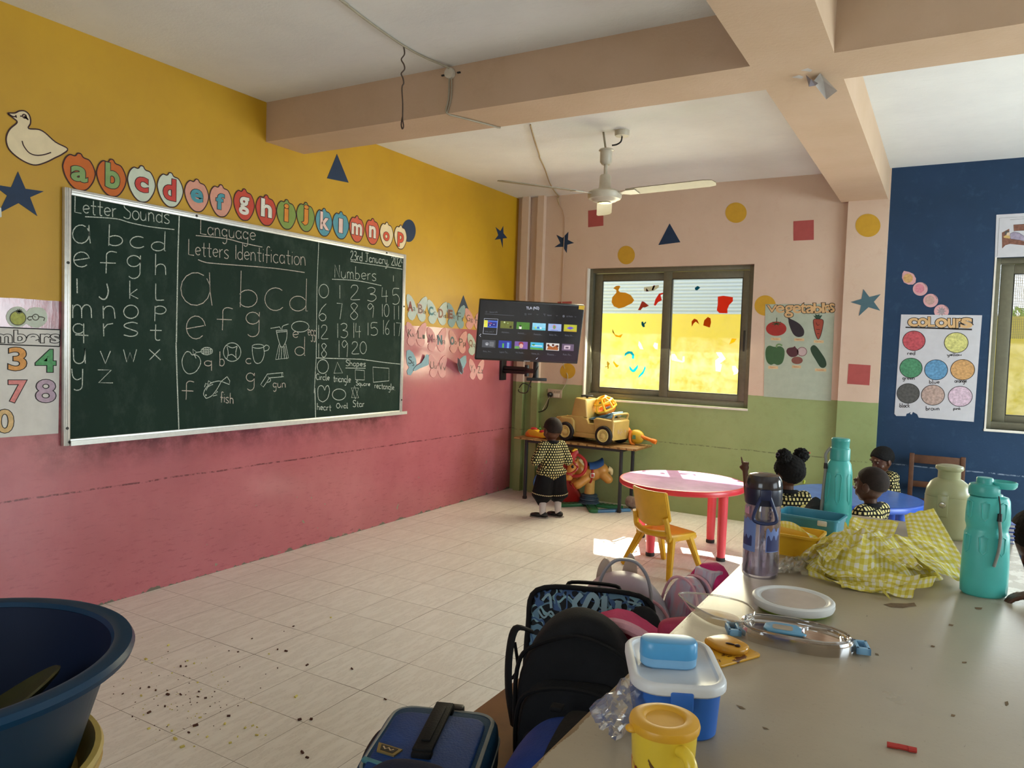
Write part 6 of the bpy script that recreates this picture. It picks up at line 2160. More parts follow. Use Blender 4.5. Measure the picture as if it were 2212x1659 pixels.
    if legs:
        for s in 'LR':
            a, k = V('an' + s), V('kn' + s)
            MB().cone(a - Vector((0, 0, .01)), a.lerp(k, .42), .0295, .034, 18, True, 3).build('sock', M_SOCK, r)
            yaw = J.get('toe' + s, 0.0)
            RS = Matrix.Rotation(yaw, 3, 'Z')
            sb = MB()
            f0 = Vector((a.x, a.y, 0))
            sb.ell(f0 + RS @ Vector((0, -.012, .030)), (.030, .042, .030), RS, 18, 12)
            sb.ell(f0 + RS @ Vector((0, .055, .022)), (.033, .060, .024), RS, 18, 12)
            sb.ell(f0 + RS @ Vector((0, .088, .020)), (.031, .036, .020), RS, 18, 12)
            q = remesh(sb, .005, 3)
            for v in q.bm.verts:
                v.co.z = max(v.co.z, .002)
            shoe = q.build('shoe', M_SHOE, r, smooth=60)
            MB().prism([tuple((RS @ Vector((x, y, 0)) + f0)[:2]) for x, y in catmull([(-.028, -.05), (.028, -.05), (.034, .0), (.036, .06), (.028, .11), (0, .125), (-.028, .11), (-.036, .06), (-.034, 0)], 3, True)], 0, .010).build('sole', mat('pale_sole', '#8e8a84', .7), shoe)
    r.location = loc
    r.rotation_euler = (0, 0, rz)
    return r, HC, RM


def stand(h=.92, sl=.10):
    k = h / .92
    return {kk: (v[0] * k, v[1] * k, v[2] * k) for kk, v in {
        'head': (0, .008, .815), 'neck': (0, 0, .715), 'chest': (0, 0, .61), 'pelvis': (0, 0, .44),
        'shL': (-.095, -.005, .672), 'shR': (.095, -.005, .672), 'elL': (-.14, -.02, .52), 'elR': (.14, -.02, .52), 'wrL': (-.12, .08, .44), 'wrR': (.12, .08, .44),
        'hipL': (-.055, 0, .42), 'hipR': (.055, 0, .42), 'knL': (-.065, .01, .235), 'knR': (.065, .01, .235), 'anL': (-.065, -.01, .055), 'anR': (.065, -.01, .055)}.items()}


REL = (.35, .4, .45, .5, .4)
# 1 - boy standing at the toy desk, seen from behind
J = stand(.925)
J.update(elL=(-.175, -.03, .535), wrL=(-.07, .10, .52), elR=(.165, -.01, .53), wrR=(.06, .115, .53), knL=(-.075, .01, .25), knR=(.075, .01, .25), anL=(-.085, -.02, .055), anR=(.075, -.02, .055), toeL=.75, toeR=.55)
J['sleeve'] = 1.0
J['cuff'] = .05
child((1.02, -.99, 0), math.radians(52), 'boy in printed shirt and wide black shorts standing at the toy desk', J,
      {'L': ((.6, .5, 0), (0, 0, -1), REL), 'R': ((-.6, .5, 0), (0, 0, -1), REL)}, head_yaw=.1, head_pitch=-.12, big=1.1)

# 2 - girl with hair puffs raising one finger
J = stand(.955)
J.update(elL=(-.225, .05, .66), wrL=(-.250, .07, .83), elR=(.13, .03, .55), wrR=(.07, .16, .52), sleeve=.75)
gl, HC, RM = child((3.345, -2.30, 0), math.radians(24), 'girl with two black hair puffs pointing one finger up', J,
                   {'L': ((-.03, .06, 1), (.3, 1, 0), (-.02, .95, 1.0, 1.0, .9)), 'R': ((-.3, .9, .1), (0, 0, -1), REL)}, head_yaw=.55, head_pitch=-.02, hair='puffs', shorts=True)
gm = gl.matrix_basis.copy()
W = lambda v: gm @ (HC + RM @ Vector(v))
for s, hx in ((-1, '#3b2a3a'), (1, '#b8402e')):
    mb = MB()
    bmesh.ops.create_icosphere(mb.bm, subdivisions=5, radius=1.0)
    c = W((s * .072, -.030, .112))
    for v in mb.bm.verts:
        n = v.co.normalized()
        rr = .045 * (1 + .20 * mnoise.noise(n * 4 + Vector((s * 3, 0, 0))) + .10 * mnoise.noise(n * 14))
        v.co = c + n * rr
    pf = mb.build('hair_puff', M_HAIR, gl, smooth=80)
    tie = MB()
    e0 = W((s * .124, -.03, .122))
    ring = [e0 + Vector((.010 * math.cos(k * PI / 5), .0, .010 * math.sin(k * PI / 5))) for k in range(10)]
    if s < 0:
        tie.tube(ring, .0028, 6, True)
    else:
        tie.ell(e0, (.009, .007, .007)).ell(e0 + Vector((.012, 0, .004)), (.007, .006, .006))
    tie.build('hair_tie', mat('hair_tie_' + hx[1:], hx, .4), pf)
tie = MB().ell(W((.070, -.062, -.048)), (.009, .008, .009)).ell(W((.060, -.070, -.055)), (.007, .006, .007))
tie.build('hair_clip', mat('lime_clip', '#b7c23a', .4), gl)
MB().ell(W((-.078, .0, -.042)), (.004, .004, .004)).build('earring', mat('pale_gem', '#d8d8d0', .2), gl)
bc = gm @ Vector((.085, -.076, .635))
MB().lathe([(0, .004), (.030, .003), (.032, 0), (0, 0)], 24, Matrix.Translation(bc) @ frame_from((gm.to_3x3() @ Vector((.35, -.9, .35)))).to_4x4()).build('badge', mat('gold_badge', '#a59445', .6, var=.3, scale=120), gl)

# 3 - boy in profile in front of the blue table
J = stand(.95)
J.update(elL=(-.14, .05, .53), wrL=(-.08, .2, .56), elR=(.14, .05, .53), wrR=(.09, .2, .56), sleeve=.75)
child((3.825, -2.40, 0), math.radians(62), 'boy with cropped hair and a dark collar turned left in front of the blue table', J,
      {'L': ((.1, .9, .2), (0, 0, -1), REL), 'R': ((-.1, .9, .2), (0, 0, -1), REL)}, head_yaw=.12, head_pitch=-.05, big=1.02, skin=M_SKIN2)

# 4 - boy behind the blue table, leaning on it
J = stand(.875)
J.update(head=(.0, .07, .755), neck=(0, .05, .665), chest=(0, .02, .575), shL=(-.095, .03, .63), shR=(.095, .03, .63),
         elL=(-.16, .10, .585), wrL=(-.06, .20, .59), elR=(.16, .10, .585), wrR=(.06, .20, .59), sleeve=.8)
child((3.80, -.38, 0), math.radians(128), 'boy with short hair leaning on the far side of the blue table', J,
      {'L': ((.5, .8, 0), (0, 0, -1), REL), 'R': ((-.5, .8, 0), (0, 0, -1), REL)}, head_yaw=.10, head_pitch=-.35, hair='thick')

# 5 - child at the right picture edge with a hand on the cream table
J = stand(1.0)
J.update(head=(.0, .05, .93), neck=(0, .02, .80), elL=(-.20, -.03, .80), wrL=(-.205, .08, .974), elR=(.17, .0, .62), wrR=(.13, .12, .55), sleeve=.6)
J['shL'] = (-.11, 0, .75); J['shR'] = (.11, 0, .75); J['chest'] = (0, 0, .68)
child((4.625, -4.79, 0), math.radians(38), 'child at the right picture edge with a hand on the cream table', J,
      {'L': ((-.88, .5, -.14), (0, 0, -1), (.25, .2, .25, .3, .3)), 'R': ((-.1, .9, .2), (0, 0, -1), REL)}, head_yaw=.3, head_pitch=-.25, hair='thick')

# 6 - child beyond the far right corner of the table, only the back of the head shows
J = stand(1.0)
child((4.50, -3.60, 0), math.radians(10), 'child whose dark head shows at the right edge behind the teal flip top bottle', J,
      {'L': ((.1, .3, -1), (0, 1, 0), REL), 'R': ((-.1, .3, -1), (0, 1, 0), REL)}, hair='thick', skin=M_SKIN2)
# ================================================================== toys on and under the desk
def local_root(name, label, cat, group=None):
    return thing(name, (0, 0, 0), label, cat, group)


def place(r, loc, rz=0.0):
    r.location = loc
    r.rotation_euler = (0, 0, rz)
    return r


M_KHAKI = mat('khaki_plastic', '#bfa25c', 0.35, 0.5, 0.06, 8, dirt='#7a6638', dirt_amt=.3)
M_KHAKID = mat('dark_khaki_plastic', '#857040', 0.45, 0.4, 0.06, 8)
M_TYRE = mat('toy_tyre', '#1b1a19', .6, .4, .1)
M_HUB = mat('cream_hub', '#d8c77c', .4, .5, .06)
M_SKYB = shiny('sky_blue_plastic', '#7fb2d8', .35)
M_ORANGE = shiny('orange_plastic', '#e07a24', .35)
M_YEL2 = shiny('bright_yellow_plastic', '#eab82c', .35)
M_BLUE2 = shiny('toy_blue_plastic', '#3a6fb0', .35)
M_GREEN2 = shiny('toy_green_plastic', '#1f6b40', .4)
M_RED2 = shiny('toy_red_plastic', '#b02a2a', .35)
FXZ = lambda y0: Matrix(((1, 0, 0, 0), (0, 0, -1, y0), (0, 1, 0, 0), (0, 0, 0, 1)))   # (u, v, d) -> (u, y0 - d, v)

car = local_root('ride_on_truck', 'khaki plastic ride-on toy truck with black wheels and pale blue seat on the worn desk', 'toy truck')
bd = MB()
bd.prism([(-.36, .085), (-.36, .20), (-.34, .235), (-.17, .262), (-.02, .262), (.00, .245), (.03, .245), (.055, .20), (.20, .20), (.20, .07), (-.30, .07)], -.135, .135, FXZ(0), .014, 3)
bd.prism([(.16, .055), (.12, .24), (.15, .262), (.345, .250), (.36, .235), (.355, .055)], -.155, .155, FXZ(0), .016, 3)
bd.prism([(-.28, .05), (-.30, .21), (-.27, .24), (-.14, .24), (-.11, .21), (-.10, .05)], -.155, .155, FXZ(0), .016, 3)
bd.box((.02, 0, .075), (.30, .30, .05), None, .012)
body = bd.build('body', M_KHAKI, car)
MB().box((.27, 0, .252), (.13, .24, .02), None, .006).build('bed_floor', M_KHAKID, body)
for k in range(3):
    MB().box((.235 + k * .035, -.02 + k * .02, .27), (.025, .04, .03), None, .005).build('block', M_KHAKID, body)
MB().prism([(-.17, .25), (-.13, .43), (-.115, .445), (.0, .435), (.01, .42), (.03, .245)], -.125, .125, FXZ(0), .016, 3).build('windscreen', M_KHAKI, car)
hd_ = MB().tube(circle_pts := [Vector((-.06 + .055 * math.cos(a), .055 * math.sin(a), .462)) for a in [k * PI / 8 for k in range(16)]], .009, 8, True)
hd_.cone((-.06, 0, .43), (-.06, 0, .462), .012, .012, 10).box((-.06, 0, .462), (.10, .014, .008))
hd_.build('steering_wheel', M_TYRE, car)
MB().tube(catmull([(.335, -.135, .25), (.345, -.137, .29), (.345, -.115, .305), (.345, 0, .307), (.345, .115, .305), (.345, .137, .29), (.335, .135, .25)], 4), .011, 8).build('rear_rail', M_KHAKI, car)
MB().prism(catmull([(.04, .245), (.10, .262), (.17, .258), (.24, .275), (.29, .315), (.305, .325), (.31, .315), (.28, .268), (.20, .24), (.05, .235)], 3, True), -.10, .10, FXZ(0), .006).build('seat', M_SKYB, car)
for x in (-.20, .255):
    for s in (-1, 1):
        MW = Matrix.Translation((x, s * .165, .095)) @ Matrix.Rotation(PI / 2 * s, 4, 'X')
        ty = MB().lathe([(0, -.038), (.075, -.038), (.092, -.030), (.096, -.012), (.096, .018), (.090, .028), (.064, .028), (.062, .02), (0, .02)], 36, Matrix.Translation((x, s * .150, .096)) @ Matrix.Rotation(-s * PI / 2, 4, 'X')).build('wheel', M_TYRE, car)
        MH = Matrix.Translation((x, s * .150, .096)) @ Matrix.Rotation(-s * -PI / 2 if False else (PI / 2 if s < 0 else -PI / 2), 4, 'X')
        hb = MB().lathe([(.062, .016), (.064, .030), (.058, .033), (.050, .024), (.030, .022), (.026, .032), (.012, .034), (0, .034)], 28, MH)
        for k in range(6):
            a = k * PI / 3
            hb.lathe([(0, .03), (.007, .029), (.008, .02)], 8, MH @ Matrix.Translation((.037 * math.cos(a), .037 * math.sin(a), 0)))
        hb.build('hub', M_HUB, ty)
FR_ = Matrix(((0, 0, 1, .3605), (1, 0, 0, 0), (0, 1, 0, 0), (0, 0, 0, 1)))
st = MB()
lettering(st, '8', (-.075, .115, -.05, .155), FR_, 0.001, -.02)
lettering(st, 'A', (.055, .12, .085, .155), FR_, 0.001, -.02)
rnd = random.Random(9)
for k in range(10):
    a, b = rnd.uniform(-.035, .035), rnd.uniform(.10, .165)
    st.ribbon([(a, b), (a + rnd.uniform(-.015, .015), b + rnd.uniform(-.02, .02))], .004, FR_, .001)
st.build('worn_sticker', mat('worn_sticker_lilac', '#b9a7ab', .7), body, smooth=0)
place(car, (1.065, -.225, DZ), math.radians(-9))

# yellow and orange basket toy on the truck
bk = local_root('toy_basket', 'orange and yellow lattice toy basket lying on the back of the khaki truck', 'toy')
MB().lathe([(0, 0), (.05, .0), (.075, .02), (.092, .06), (.088, .062), (.07, .025), (.045, .006), (0, .006)], 8).build('bowl', M_ORANGE, bk)
lt = MB()
for k in range(8):
    a = k * PI / 4
    lt.tube([Vector((.092 * math.cos(a) * f, .092 * math.sin(a) * f, z)) for f, z in ((1, .058), (1.02, .085), (.85, .13), (.45, .165))], .009, 6)
for f, z in ((1.02, .062), (.86, .128), (.45, .165)):
    lt.tube([Vector((.092 * f * math.cos(k * PI / 4), .092 * f * math.sin(k * PI / 4), z)) for k in range(8)], .010, 6, True)
lt.build('lattice', M_YEL2, bk)
MB().ell((.01, -.03, .05), (.04, .03, .03)).build('brown_ball', mat('rust_plastic', '#a34f2a', .4), bk)
MB().box((.03, -.05, .07), (.04, .02, .03), .4, .004).build('grey_block', mat('grey_plastic', '#6c7276', .4), bk)
bk.rotation_euler = (math.radians(14), math.radians(-22), .3)
bk.location = (1.205, -.13, DZ + .283)
bk.scale = (1.2, 1.2, 1.1)

# hammer like toy leaning at the wall
hm = local_root('toy_hammer', 'yellow and orange toy hammer at the right end of the desk', 'toy')
MB().ell((0, 0, .075), (.085, .052, .072), None, 24, 16).build('body', shiny('dull_yellow_plastic', '#c9a32c', .4), hm)
MB().tube(catmull([(-.035, -.05, .14), (-.045, -.058, .08), (-.035, -.05, .015), (-.02, 0, -.0)], 4), .013, 8).tube(catmull([(.06, -.02, .09), (.10, 0, .072), (.18, .0, .052), (.215, 0, .042)], 4), [.018] * 8 + [.024] * 5, 10).build('handle', M_ORANGE, hm)
MB().cone((-.05, 0, .09), (-.15, .02, .17), .024, .032, 12).build('neck', M_ORANGE, hm)
FH = Matrix.Translation((0, -.0525, .075)) @ Matrix(((1, 0, 0), (0, 0, -1), (0, 1, 0))).to_4x4()
MB().prism([(-.02, -.02), (.02, -.02), (.015, .02), (-.015, .02)], 0, .002, FH).build('label', shiny('toy_teal', '#5f8f6a', .5), hm, smooth=0)
place(hm, (1.52, -.13, DZ + .005), math.radians(-6))

# small toys at the left end of the desk
gn = local_root('toy_gun', 'yellow toy with red lamps and a blue tip on the desk', 'toy')
MB().prism(catmull([(-.14, .02), (-.13, .07), (-.07, .085), (-.02, .08), (.03, .06), (.10, .065), (.15, .05), (.15, .02), (.05, .0), (-.10, .0)], 3, True), -.035, .035, FXZ(0), .010, 2).build('body', M_YEL2, gn)
MB().prism(catmull([(-.142, .0), (-.145, .05), (-.11, .05), (-.08, .02), (.06, .015), (.06, .0)], 3, True), -.038, .038, FXZ(0), .006).build('band', M_ORANGE, gn)
MB().ell((-.06, -.005, .085), (.045, .03, .018)).ell((.06, -.005, .068), (.04, .028, .018)).build('lamp', M_RED2, gn)
MB().cone((.14, 0, .035), (.20, -.01, .028), .028, .032, 14).build('tip', M_SKYB, gn)
place(gn, (.52, -.33, DZ), math.radians(-14))

t1 = local_root('toy_figure', 'blue and orange upright plastic toy behind the boy on the desk', 'toy')
MB().lathe([(0, .13), (.035, .13), (.04, .15), (.04, .19), (.03, .205), (0, .205)], 18).build('cap', M_BLUE2, t1)
MB().cone((0, 0, .0), (0, 0, .06), .045, .03, 16).build('base', mat('black_plastic', '#141416', .4), t1)
MB().ell((.0, -.03, .12), (.022, .022, .03)).cone((0, -.03, .11), (-.035, -.06, .05), .016, .016, 10, True, 3).build('arm', M_ORANGE, t1)
place(t1, (.60, -.16, DZ))
t2 = local_root('toy_banana', 'yellow curved plastic toy standing behind the blue and orange toy on the desk', 'toy')
MB().tube(catmull([(0, 0, 0), (-.008, 0, .06), (-.004, 0, .13), (.012, 0, .19), (.03, 0, .235)], 4), [.030, .030, .029, .028, .028, .027, .026, .025, .023, .022, .020, .018, .016, .014, .012, .010, .008], 10).build('body', M_YEL2, t2)
place(t2, (.70, -.08, DZ))
t3 = local_root('toy_bottle', 'small green plastic bottle toy at the left end of the desk', 'toy')
MB().lathe([(0, 0), (.024, 0), (.026, .01), (.026, .07), (.018, .085), (.010, .09), (.010, .105), (0, .105)], 16).build('bottle', shiny('leaf_green_plastic', '#4f8a3a', .35), t3)
place(t3, (.44, -.16, DZ))
t4 = local_root('toy_box', 'brown toy block beside the green toy bottle on the desk', 'toy')
MB().box((0, 0, .04), (.09, .06, .08), .2, .006).build('block', mat('brown_toy', '#7a4a2a', .5), t4)
place(t4, (.57, -.235, DZ))

# ------------------------------------------------------------------ pony under the desk
M_PONY = mat('sandy_plastic', '#c98e42', .42, .4, .08, 10)
M_MANE = mat('cream_mane', '#d9c28e', .5, .3, .1, 10)
M_RING = mat('slate_blue_rubber', '#2f4656', .5, .4, .06)
pn = local_root('spring_pony', 'sandy plastic riding pony with red bridle and blue saddle on green feet under the desk', 'toy pony')
# local: head towards -x
p = MB()
p.ell((.05, 0, .345), (.15, .075, .085), Matrix.Rotation(-.25, 3, 'Y'), 24, 16)
p.ell((.155, 0, .375), (.075, .078, .085), None, 20, 14)
p.ell((-.04, 0, .345), (.075, .065, .085), None, 20, 14)
p.cone((-.05, -.01, .36), (-.12, -.02, .45), .062, .052, 16, True, 4)
p.ell((-.135, -.025, .425), (.062, .055, .075), Matrix.Rotation(.3, 3, 'Y'), 20, 14)
p.cone((-.15, -.03, .40), (-.185, -.045, .315), .050, .043, 16, True, 4)
p.ell((-.19, -.047, .305), (.046, .045, .036), None, 18, 12)
p.cone((.0, -.05, .30), (-.10, -.075, .235), .045, .048, 14, True, 4)
p.cone((.0, .05, .30), (-.10, .075, .235), .045, .048, 14, True, 4)
p.cone((.17, -.045, .34), (.215, -.06, .295), .05, .048, 14, True, 4)
p.cone((.17, .045, .34), (.215, .06, .295), .05, .048, 14, True, 4)
for s in (-1, 1):
    p.cone((-.105, -.022 + s * .035, .485), (-.098, -.022 + s * .045, .525), .016, .005, 10, True, 3)
remesh(p, .007, 5).build('body', M_PONY, pn, smooth=80)
m_ = MB()
for k in range(6):
    m_.ell((-.115 - .012 * k, -.03 + .012 * (k % 2), .50 - .012 * k), (.026, .024, .018), Matrix.Rotation(.5, 3, 'Y'))
for k in range(4):
    m_.ell((-.07 + .015 * k, -.01, .475 - .035 * k), (.030, .022, .028))
remesh(m_, .006, 2).build('mane', M_MANE, pn, smooth=80)
br_ = MB()
br_.tube(catmull([(-.205, -.092, .345), (-.165, -.085, .36), (-.125, -.083, .385), (-.10, -.07, .42)], 4), .009, 6)
br_.tube([Vector((-.176, -.040, .345)) + Vector((.048 * math.cos(a), .050 * math.sin(a), -.018 * math.cos(a))) for a in [k * PI / 10 for k in range(20)]], .009, 6, True)
br_.tube(catmull([(-.10, -.075, .42), (-.13, -.085, .455), (-.155, -.06, .485)], 4), .009, 6)
br_.build('bridle', M_RED2, pn)
hb = MB()
hb.tube(catmull([(-.165, -.06, .325), (-.09, -.115, .34), (-.04, -.13, .40), (-.035, -.12, .48), (-.075, -.09, .535), (-.115, -.06, .55), (-.15, -.05, .50)], 5), .017, 8)
hb.cone((-.14, .02, .48), (-.17, .04, .57), .016, .016, 10, True, 3)
hb.prism(catmull([(-.20, .48), (-.19, .54), (-.15, .585), (-.11, .60), (-.10, .56), (-.13, .52), (-.14, .48)], 3, True), .03, .075, FXZ(0), .006)
hb.build('handle', M_RED2, pn)
MB().prism(catmull([(-.165, .585), (-.14, .615), (-.11, .61), (-.12, .59)], 3, True), .03, .07, FXZ(0), .004).build('horn', M_YEL2, pn)
sd = MB()
def saddle(s, t):
    a = (t - .5) * 2.5
    x = .02 + s * .14
    zc = .355 + .05 * s
    return Vector((x, .083 * math.sin(a), zc + .093 * math.cos(a) + .018 * (2 * s - 1) ** 2))
sd.grid(saddle, 8, 12)
sd.solidify(.012).build('saddle', shiny('saddle_blue', '#2f5a96', .4), pn)
MB().tube([Vector((.045 + .01 * math.sin(a), .082 * math.cos(a), .335 + .092 * math.sin(a))) for a in [k * PI / 12 for k in range(24)]], .012, 6, True).build('girth_strap', M_RED2, pn)
MB().box((.045, -.092, .34), (.045, .012, .05), None, .004).build('buckle', mat('buckle_silver', '#b9b2a6', .3, metal=.6), pn)
MB().box((.045, -.099, .34), (.026, .006, .03), None, .002).build('buckle_centre', M_RED2, pn)
for s in (-1, 1):
    MB().lathe([(0, .012), (.040, .010), (.044, 0), (0, 0)], 20, Matrix.Translation((-.127, s * .085, .215)) @ frame_from((-.75, s * -.25, -.6)).to_4x4()).build('hoof', M_RED2, pn)
    ew = MB().ell((-.155, -.028 + s * .047, .425), (.014, .009, .018)).build('eye', M_EYEB, pn)
MB().tube(catmull([(.22, .0, .40), (.25, 0, .38), (.262, .0, .33)], 4), [.03, .03, .03, .03, .028, .024, .02, .015, .01], 10).build('tail', M_MANE, pn)
MB().cone((.04, 0, .12), (.045, 0, .30), .052, .046, 20).build('post', mat('pale_sand_plastic', '#c9a155', .45), pn)
MB().lathe([(0, .02), (.10, .02), (.11, .03), (.105, .045), (.09, .05), (.088, .06), (.098, .07), (.095, .085), (.080, .09), (.078, .10), (.086, .108), (.080, .122), (.06, .13), (0, .13)], 32, Matrix.Translation((.04, 0, 0))).build('spring_base', M_RING, pn)
for a, L in ((-93, .36), (-31, .36), (192, .34), (80, .19), (250, .0)):
    if not L:
        continue
    d = Vector((math.cos(math.radians(a)), math.sin(math.radians(a)), 0))
    F_ = Matrix.Translation((.04, 0, 0)) @ Matrix((d, Vector((-d.y, d.x, 0)), Vector((0, 0, 1)))).transposed().to_4x4()
    f_ = MB().prism([(.07, -.045), (L - .04, -.05), (L - .01, -.035), (L, 0), (L - .01, .035), (L - .04, .05), (.07, .045)], 0.0, .035, F_, .008)
    ft = f_.build('foot', M_GREEN2, pn)
    sl = MB()
    for k in range(4):
        for s in (-1, 1):
            sl.box(F_ @ Vector((.14 + k * .045, s * .036, .0355)), (.022, .010, .002), math.radians(a))
    sl.build('foot_slots', mat('dark_slot', '#0f2c1c', .7), ft, smooth=0)
place(pn, (1.065, -.30, 0), math.radians(36))
pn.scale = (1.0, 1.0, .95)

# other toys on the floor
bkt = local_root('toy_bucket', 'blue lidded toy drum lying on the floor behind the boy', 'toy')
MB().lathe([(0, 0), (.085, 0), (.10, .01), (.105, .16), (0, .16)], 32).build('drum', shiny('dull_green_plastic', '#4c5a34', .5), bkt)
MB().lathe([(0, .175), (.085, .175), (.108, .185), (.116, .175), (.116, .155), (.108, .15), (0, .15)], 32).tube([Vector((.07 * math.cos(k * PI / 12), .07 * math.sin(k * PI / 12), .176)) for k in range(24)], .006, 6, True).build('lid', M_BLUE2, bkt)
bkt.rotation_euler = (math.radians(72), 0, math.radians(28))
bkt.location = (.50, -.13, .115)
sl_ = local_root('toy_slide', 'red plastic toy chute standing on the floor behind the boy', 'toy')
MB().prism([(-.12, 0), (.13, 0), (.16, .03), (.06, .20), (-.02, .40), (-.10, .42), (-.12, .36)], -.03, .03, FXZ(0), .012).build('side', M_RED2, sl_)
place(sl_, (.86, -.25, 0), math.radians(10))
pl = local_root('toy_bar', 'flat blue plastic bar on the floor beside the front green foot of the pony', 'toy')
MB().box((0, 0, .014), (.36, .06, .028), None, .008).build('bar', shiny('steel_blue_plastic', '#4a7fa8', .4), pl)
MB().box((0, 0, .0285), (.26, .02, .003)).build('groove', shiny('deep_blue_plastic', '#2a5478', .5), pl, smooth=0)
place(pl, (1.415, -.40, 0), math.radians(48))
rl = local_root('cloth_roll', 'pale striped cloth roll with a red end on the floor behind the desk leg', 'toy')
MB().cone((-.12, 0, .07), (.05, 0, .07), .055, .06, 20).build('roll', mat('striped_pale_cloth', '#b3a093', .8, var=.25, scale=30), rl)
MB().lathe([(0, .03), (.05, .025), (.065, .01), (.066, 0), (0, 0)], 20, Matrix.Translation((.05, 0, .07)) @ Matrix.Rotation(PI / 2, 4, 'Y')).build('end_cap', M_RED2, rl)
place(rl, (1.58, -.17, 0), math.radians(-20))
# ================================================================== school bags on the bench
def fabric(name, c, rough=.85, var=.12, sc=18, bump=.35, bs=160, **k):
    return mat(name, c, rough, k.pop('spec', .25), var, sc, bump=bump, bscale=bs, **k)


M_BAGK = fabric('black_bag_fabric', '#17181b')
M_BAGK2 = fabric('black_bag_piping', '#0d0d0f', .7)
M_NAVYF = fabric('navy_bag_fabric', '#121a33')
M_BLUEF = fabric('blue_bag_fabric', '#12357f', .6, .18, 6)
M_BLUES = fabric('suitcase_blue_fabric', '#0b3a78', .55, .25, 5)
M_TEALF = fabric('suitcase_teal_border', '#0e3a58', .65)
M_PINKF = fabric('pink_bag_fabric', '#cf4a74', .8, .15, 8)
M_ROSEF = fabric('rose_trim', '#dca4b0', .8)
M_ZIP = mat('grey_piping', '#8b8d88', .5)


def bag_root(name, label):
    return thing(name, (0, 0, 0), label, 'school bag')


def put(r, loc, rz, tilt=(0, 0)):
    r.location = loc
    r.rotation_euler = (tilt[0], tilt[1], rz)
    return r


def arch(w, h, n=10, top=.5):
    """outline of a backpack front: square base, round top"""
    pts = [(-w / 2, 0), (w / 2, 0)]
    for i in range(n + 1):
        a = PI * i / n
        pts.append((w / 2 * math.cos(a), h * (1 - top) + h * top * math.sin(a)))
    return pts


def pad(name, pts, y0, y1, m, parent, bevel=.012, seed=0, wob=.006, sub=2):
    """padded panel: outline in (x, z), thickness along y, with fabric wobble"""
    mb = MB().prism(pts, -y0, -y1, FXZ(0), bevel, 3)
    bmesh.ops.triangulate(mb.bm, faces=[f for f in mb.bm.faces if len(f.verts) > 4])
    bmesh.ops.subdivide_edges(mb.bm, edges=[e for e in mb.bm.edges if e.calc_length() > .04], cuts=sub)
    off = Vector((seed * 2.3, seed, 0))
    for v in mb.bm.verts:
        v.co += mnoise.noise_vector(v.co * 9 + off) * wob
    return mb.build(name, m, parent, smooth=60)


def puffed(fn_box, **k):
    return soft_box(*fn_box, **k)


# black backpack, front pockets towards the camera
bp = bag_root('backpack', 'large black fabric backpack with front pockets standing on the bench')
def bpfn(q, c):
    # narrower and rounder to the top
    t = max(0, q.z / .405)
    q.x *= 1 - .26 * max(0, t - .45) ** 1.3 * 1.8
    q.y *= 1 - .25 * t
    if t > .6:
        q.z -= .10 * (q.x / .17) ** 2 * (t - .6) / .4
    return q
soft_box(.335, .22, .405, 4.2, 16, .010, 7, 2, bpfn).build('main_body', M_BAGK, bp, smooth=80)
soft_box(.29, .10, .26, 4.5, 12, .008, 9, 5, lambda q, c: Vector((q.x * (1 - .18 * (q.z / .26) ** 3), q.y - .125, q.z + .0))).build('front_pocket', M_BAGK, bp, smooth=80)
soft_box(.25, .06, .15, 4.5, 10, .006, 9, 6, lambda q, c: Vector((q.x, q.y - .17, q.z + .005))).build('small_pocket', M_BAGK, bp, smooth=80)
z = MB()
z.tube(catmull([(-.145, -.135, .04), (-.14, -.165, .18), (-.11, -.172, .245), (0, -.172, .268), (.11, -.172, .245), (.14, -.165, .18), (.145, -.135, .04)], 5), .006, 6)
z.tube(catmull([(-.12, -.192, .03), (-.115, -.20, .11), (-.08, -.203, .145), (.08, -.203, .145), (.115, -.20, .11), (.12, -.192, .03)], 5), .005, 6)
z.tube(catmull([(-.165, -.06, .1), (-.16, -.075, .26), (-.12, -.085, .33), (0, -.088, .372), (.12, -.085, .33), (.16, -.075, .26), (.165, -.06, .1)], 5), .006, 6)
z.build('zip_line', M_BAGK2, bp)
st = MB()
st.tube(catmull([(-.14, .02, .33), (-.18, -.01, .345), (-.192, -.03, .28), (-.188, -.04, .18), (-.172, -.03, .08)], 5), .016, 8, flat=.35)
st.tube(catmull([(-.18, -.02, .31), (-.165, -.04, .25), (-.178, -.04, .22)], 5), .012, 8, flat=.35)
st.build('shoulder_strap', M_BAGK2, bp)
put(bp, (3.345, -5.36, BENZ), math.radians(18))

# patterned black bag
def scribble_fabric(name, base, cols):
    t = NT(name)
    o = t.obj()
    c = lin(base)
    for i, (hx, sc, th) in enumerate(cols):
        v = t.n('VectorMath', _operation='ADD', i0=o, i1=(i * 3.3, i * 1.1, 0)).outputs[0]
        n1 = t.noise(v, sc, 1)
        band = t.math('ABSOLUTE', t.math('SUBTRACT', n1, .5))
        f = t.math('LESS_THAN', band, th)
        c = t.mix(f, c, lin(hx))
    return t.done(t.bsdf(c, .75, .3, 0, t.noise(o, 160, 2), .3, .002))


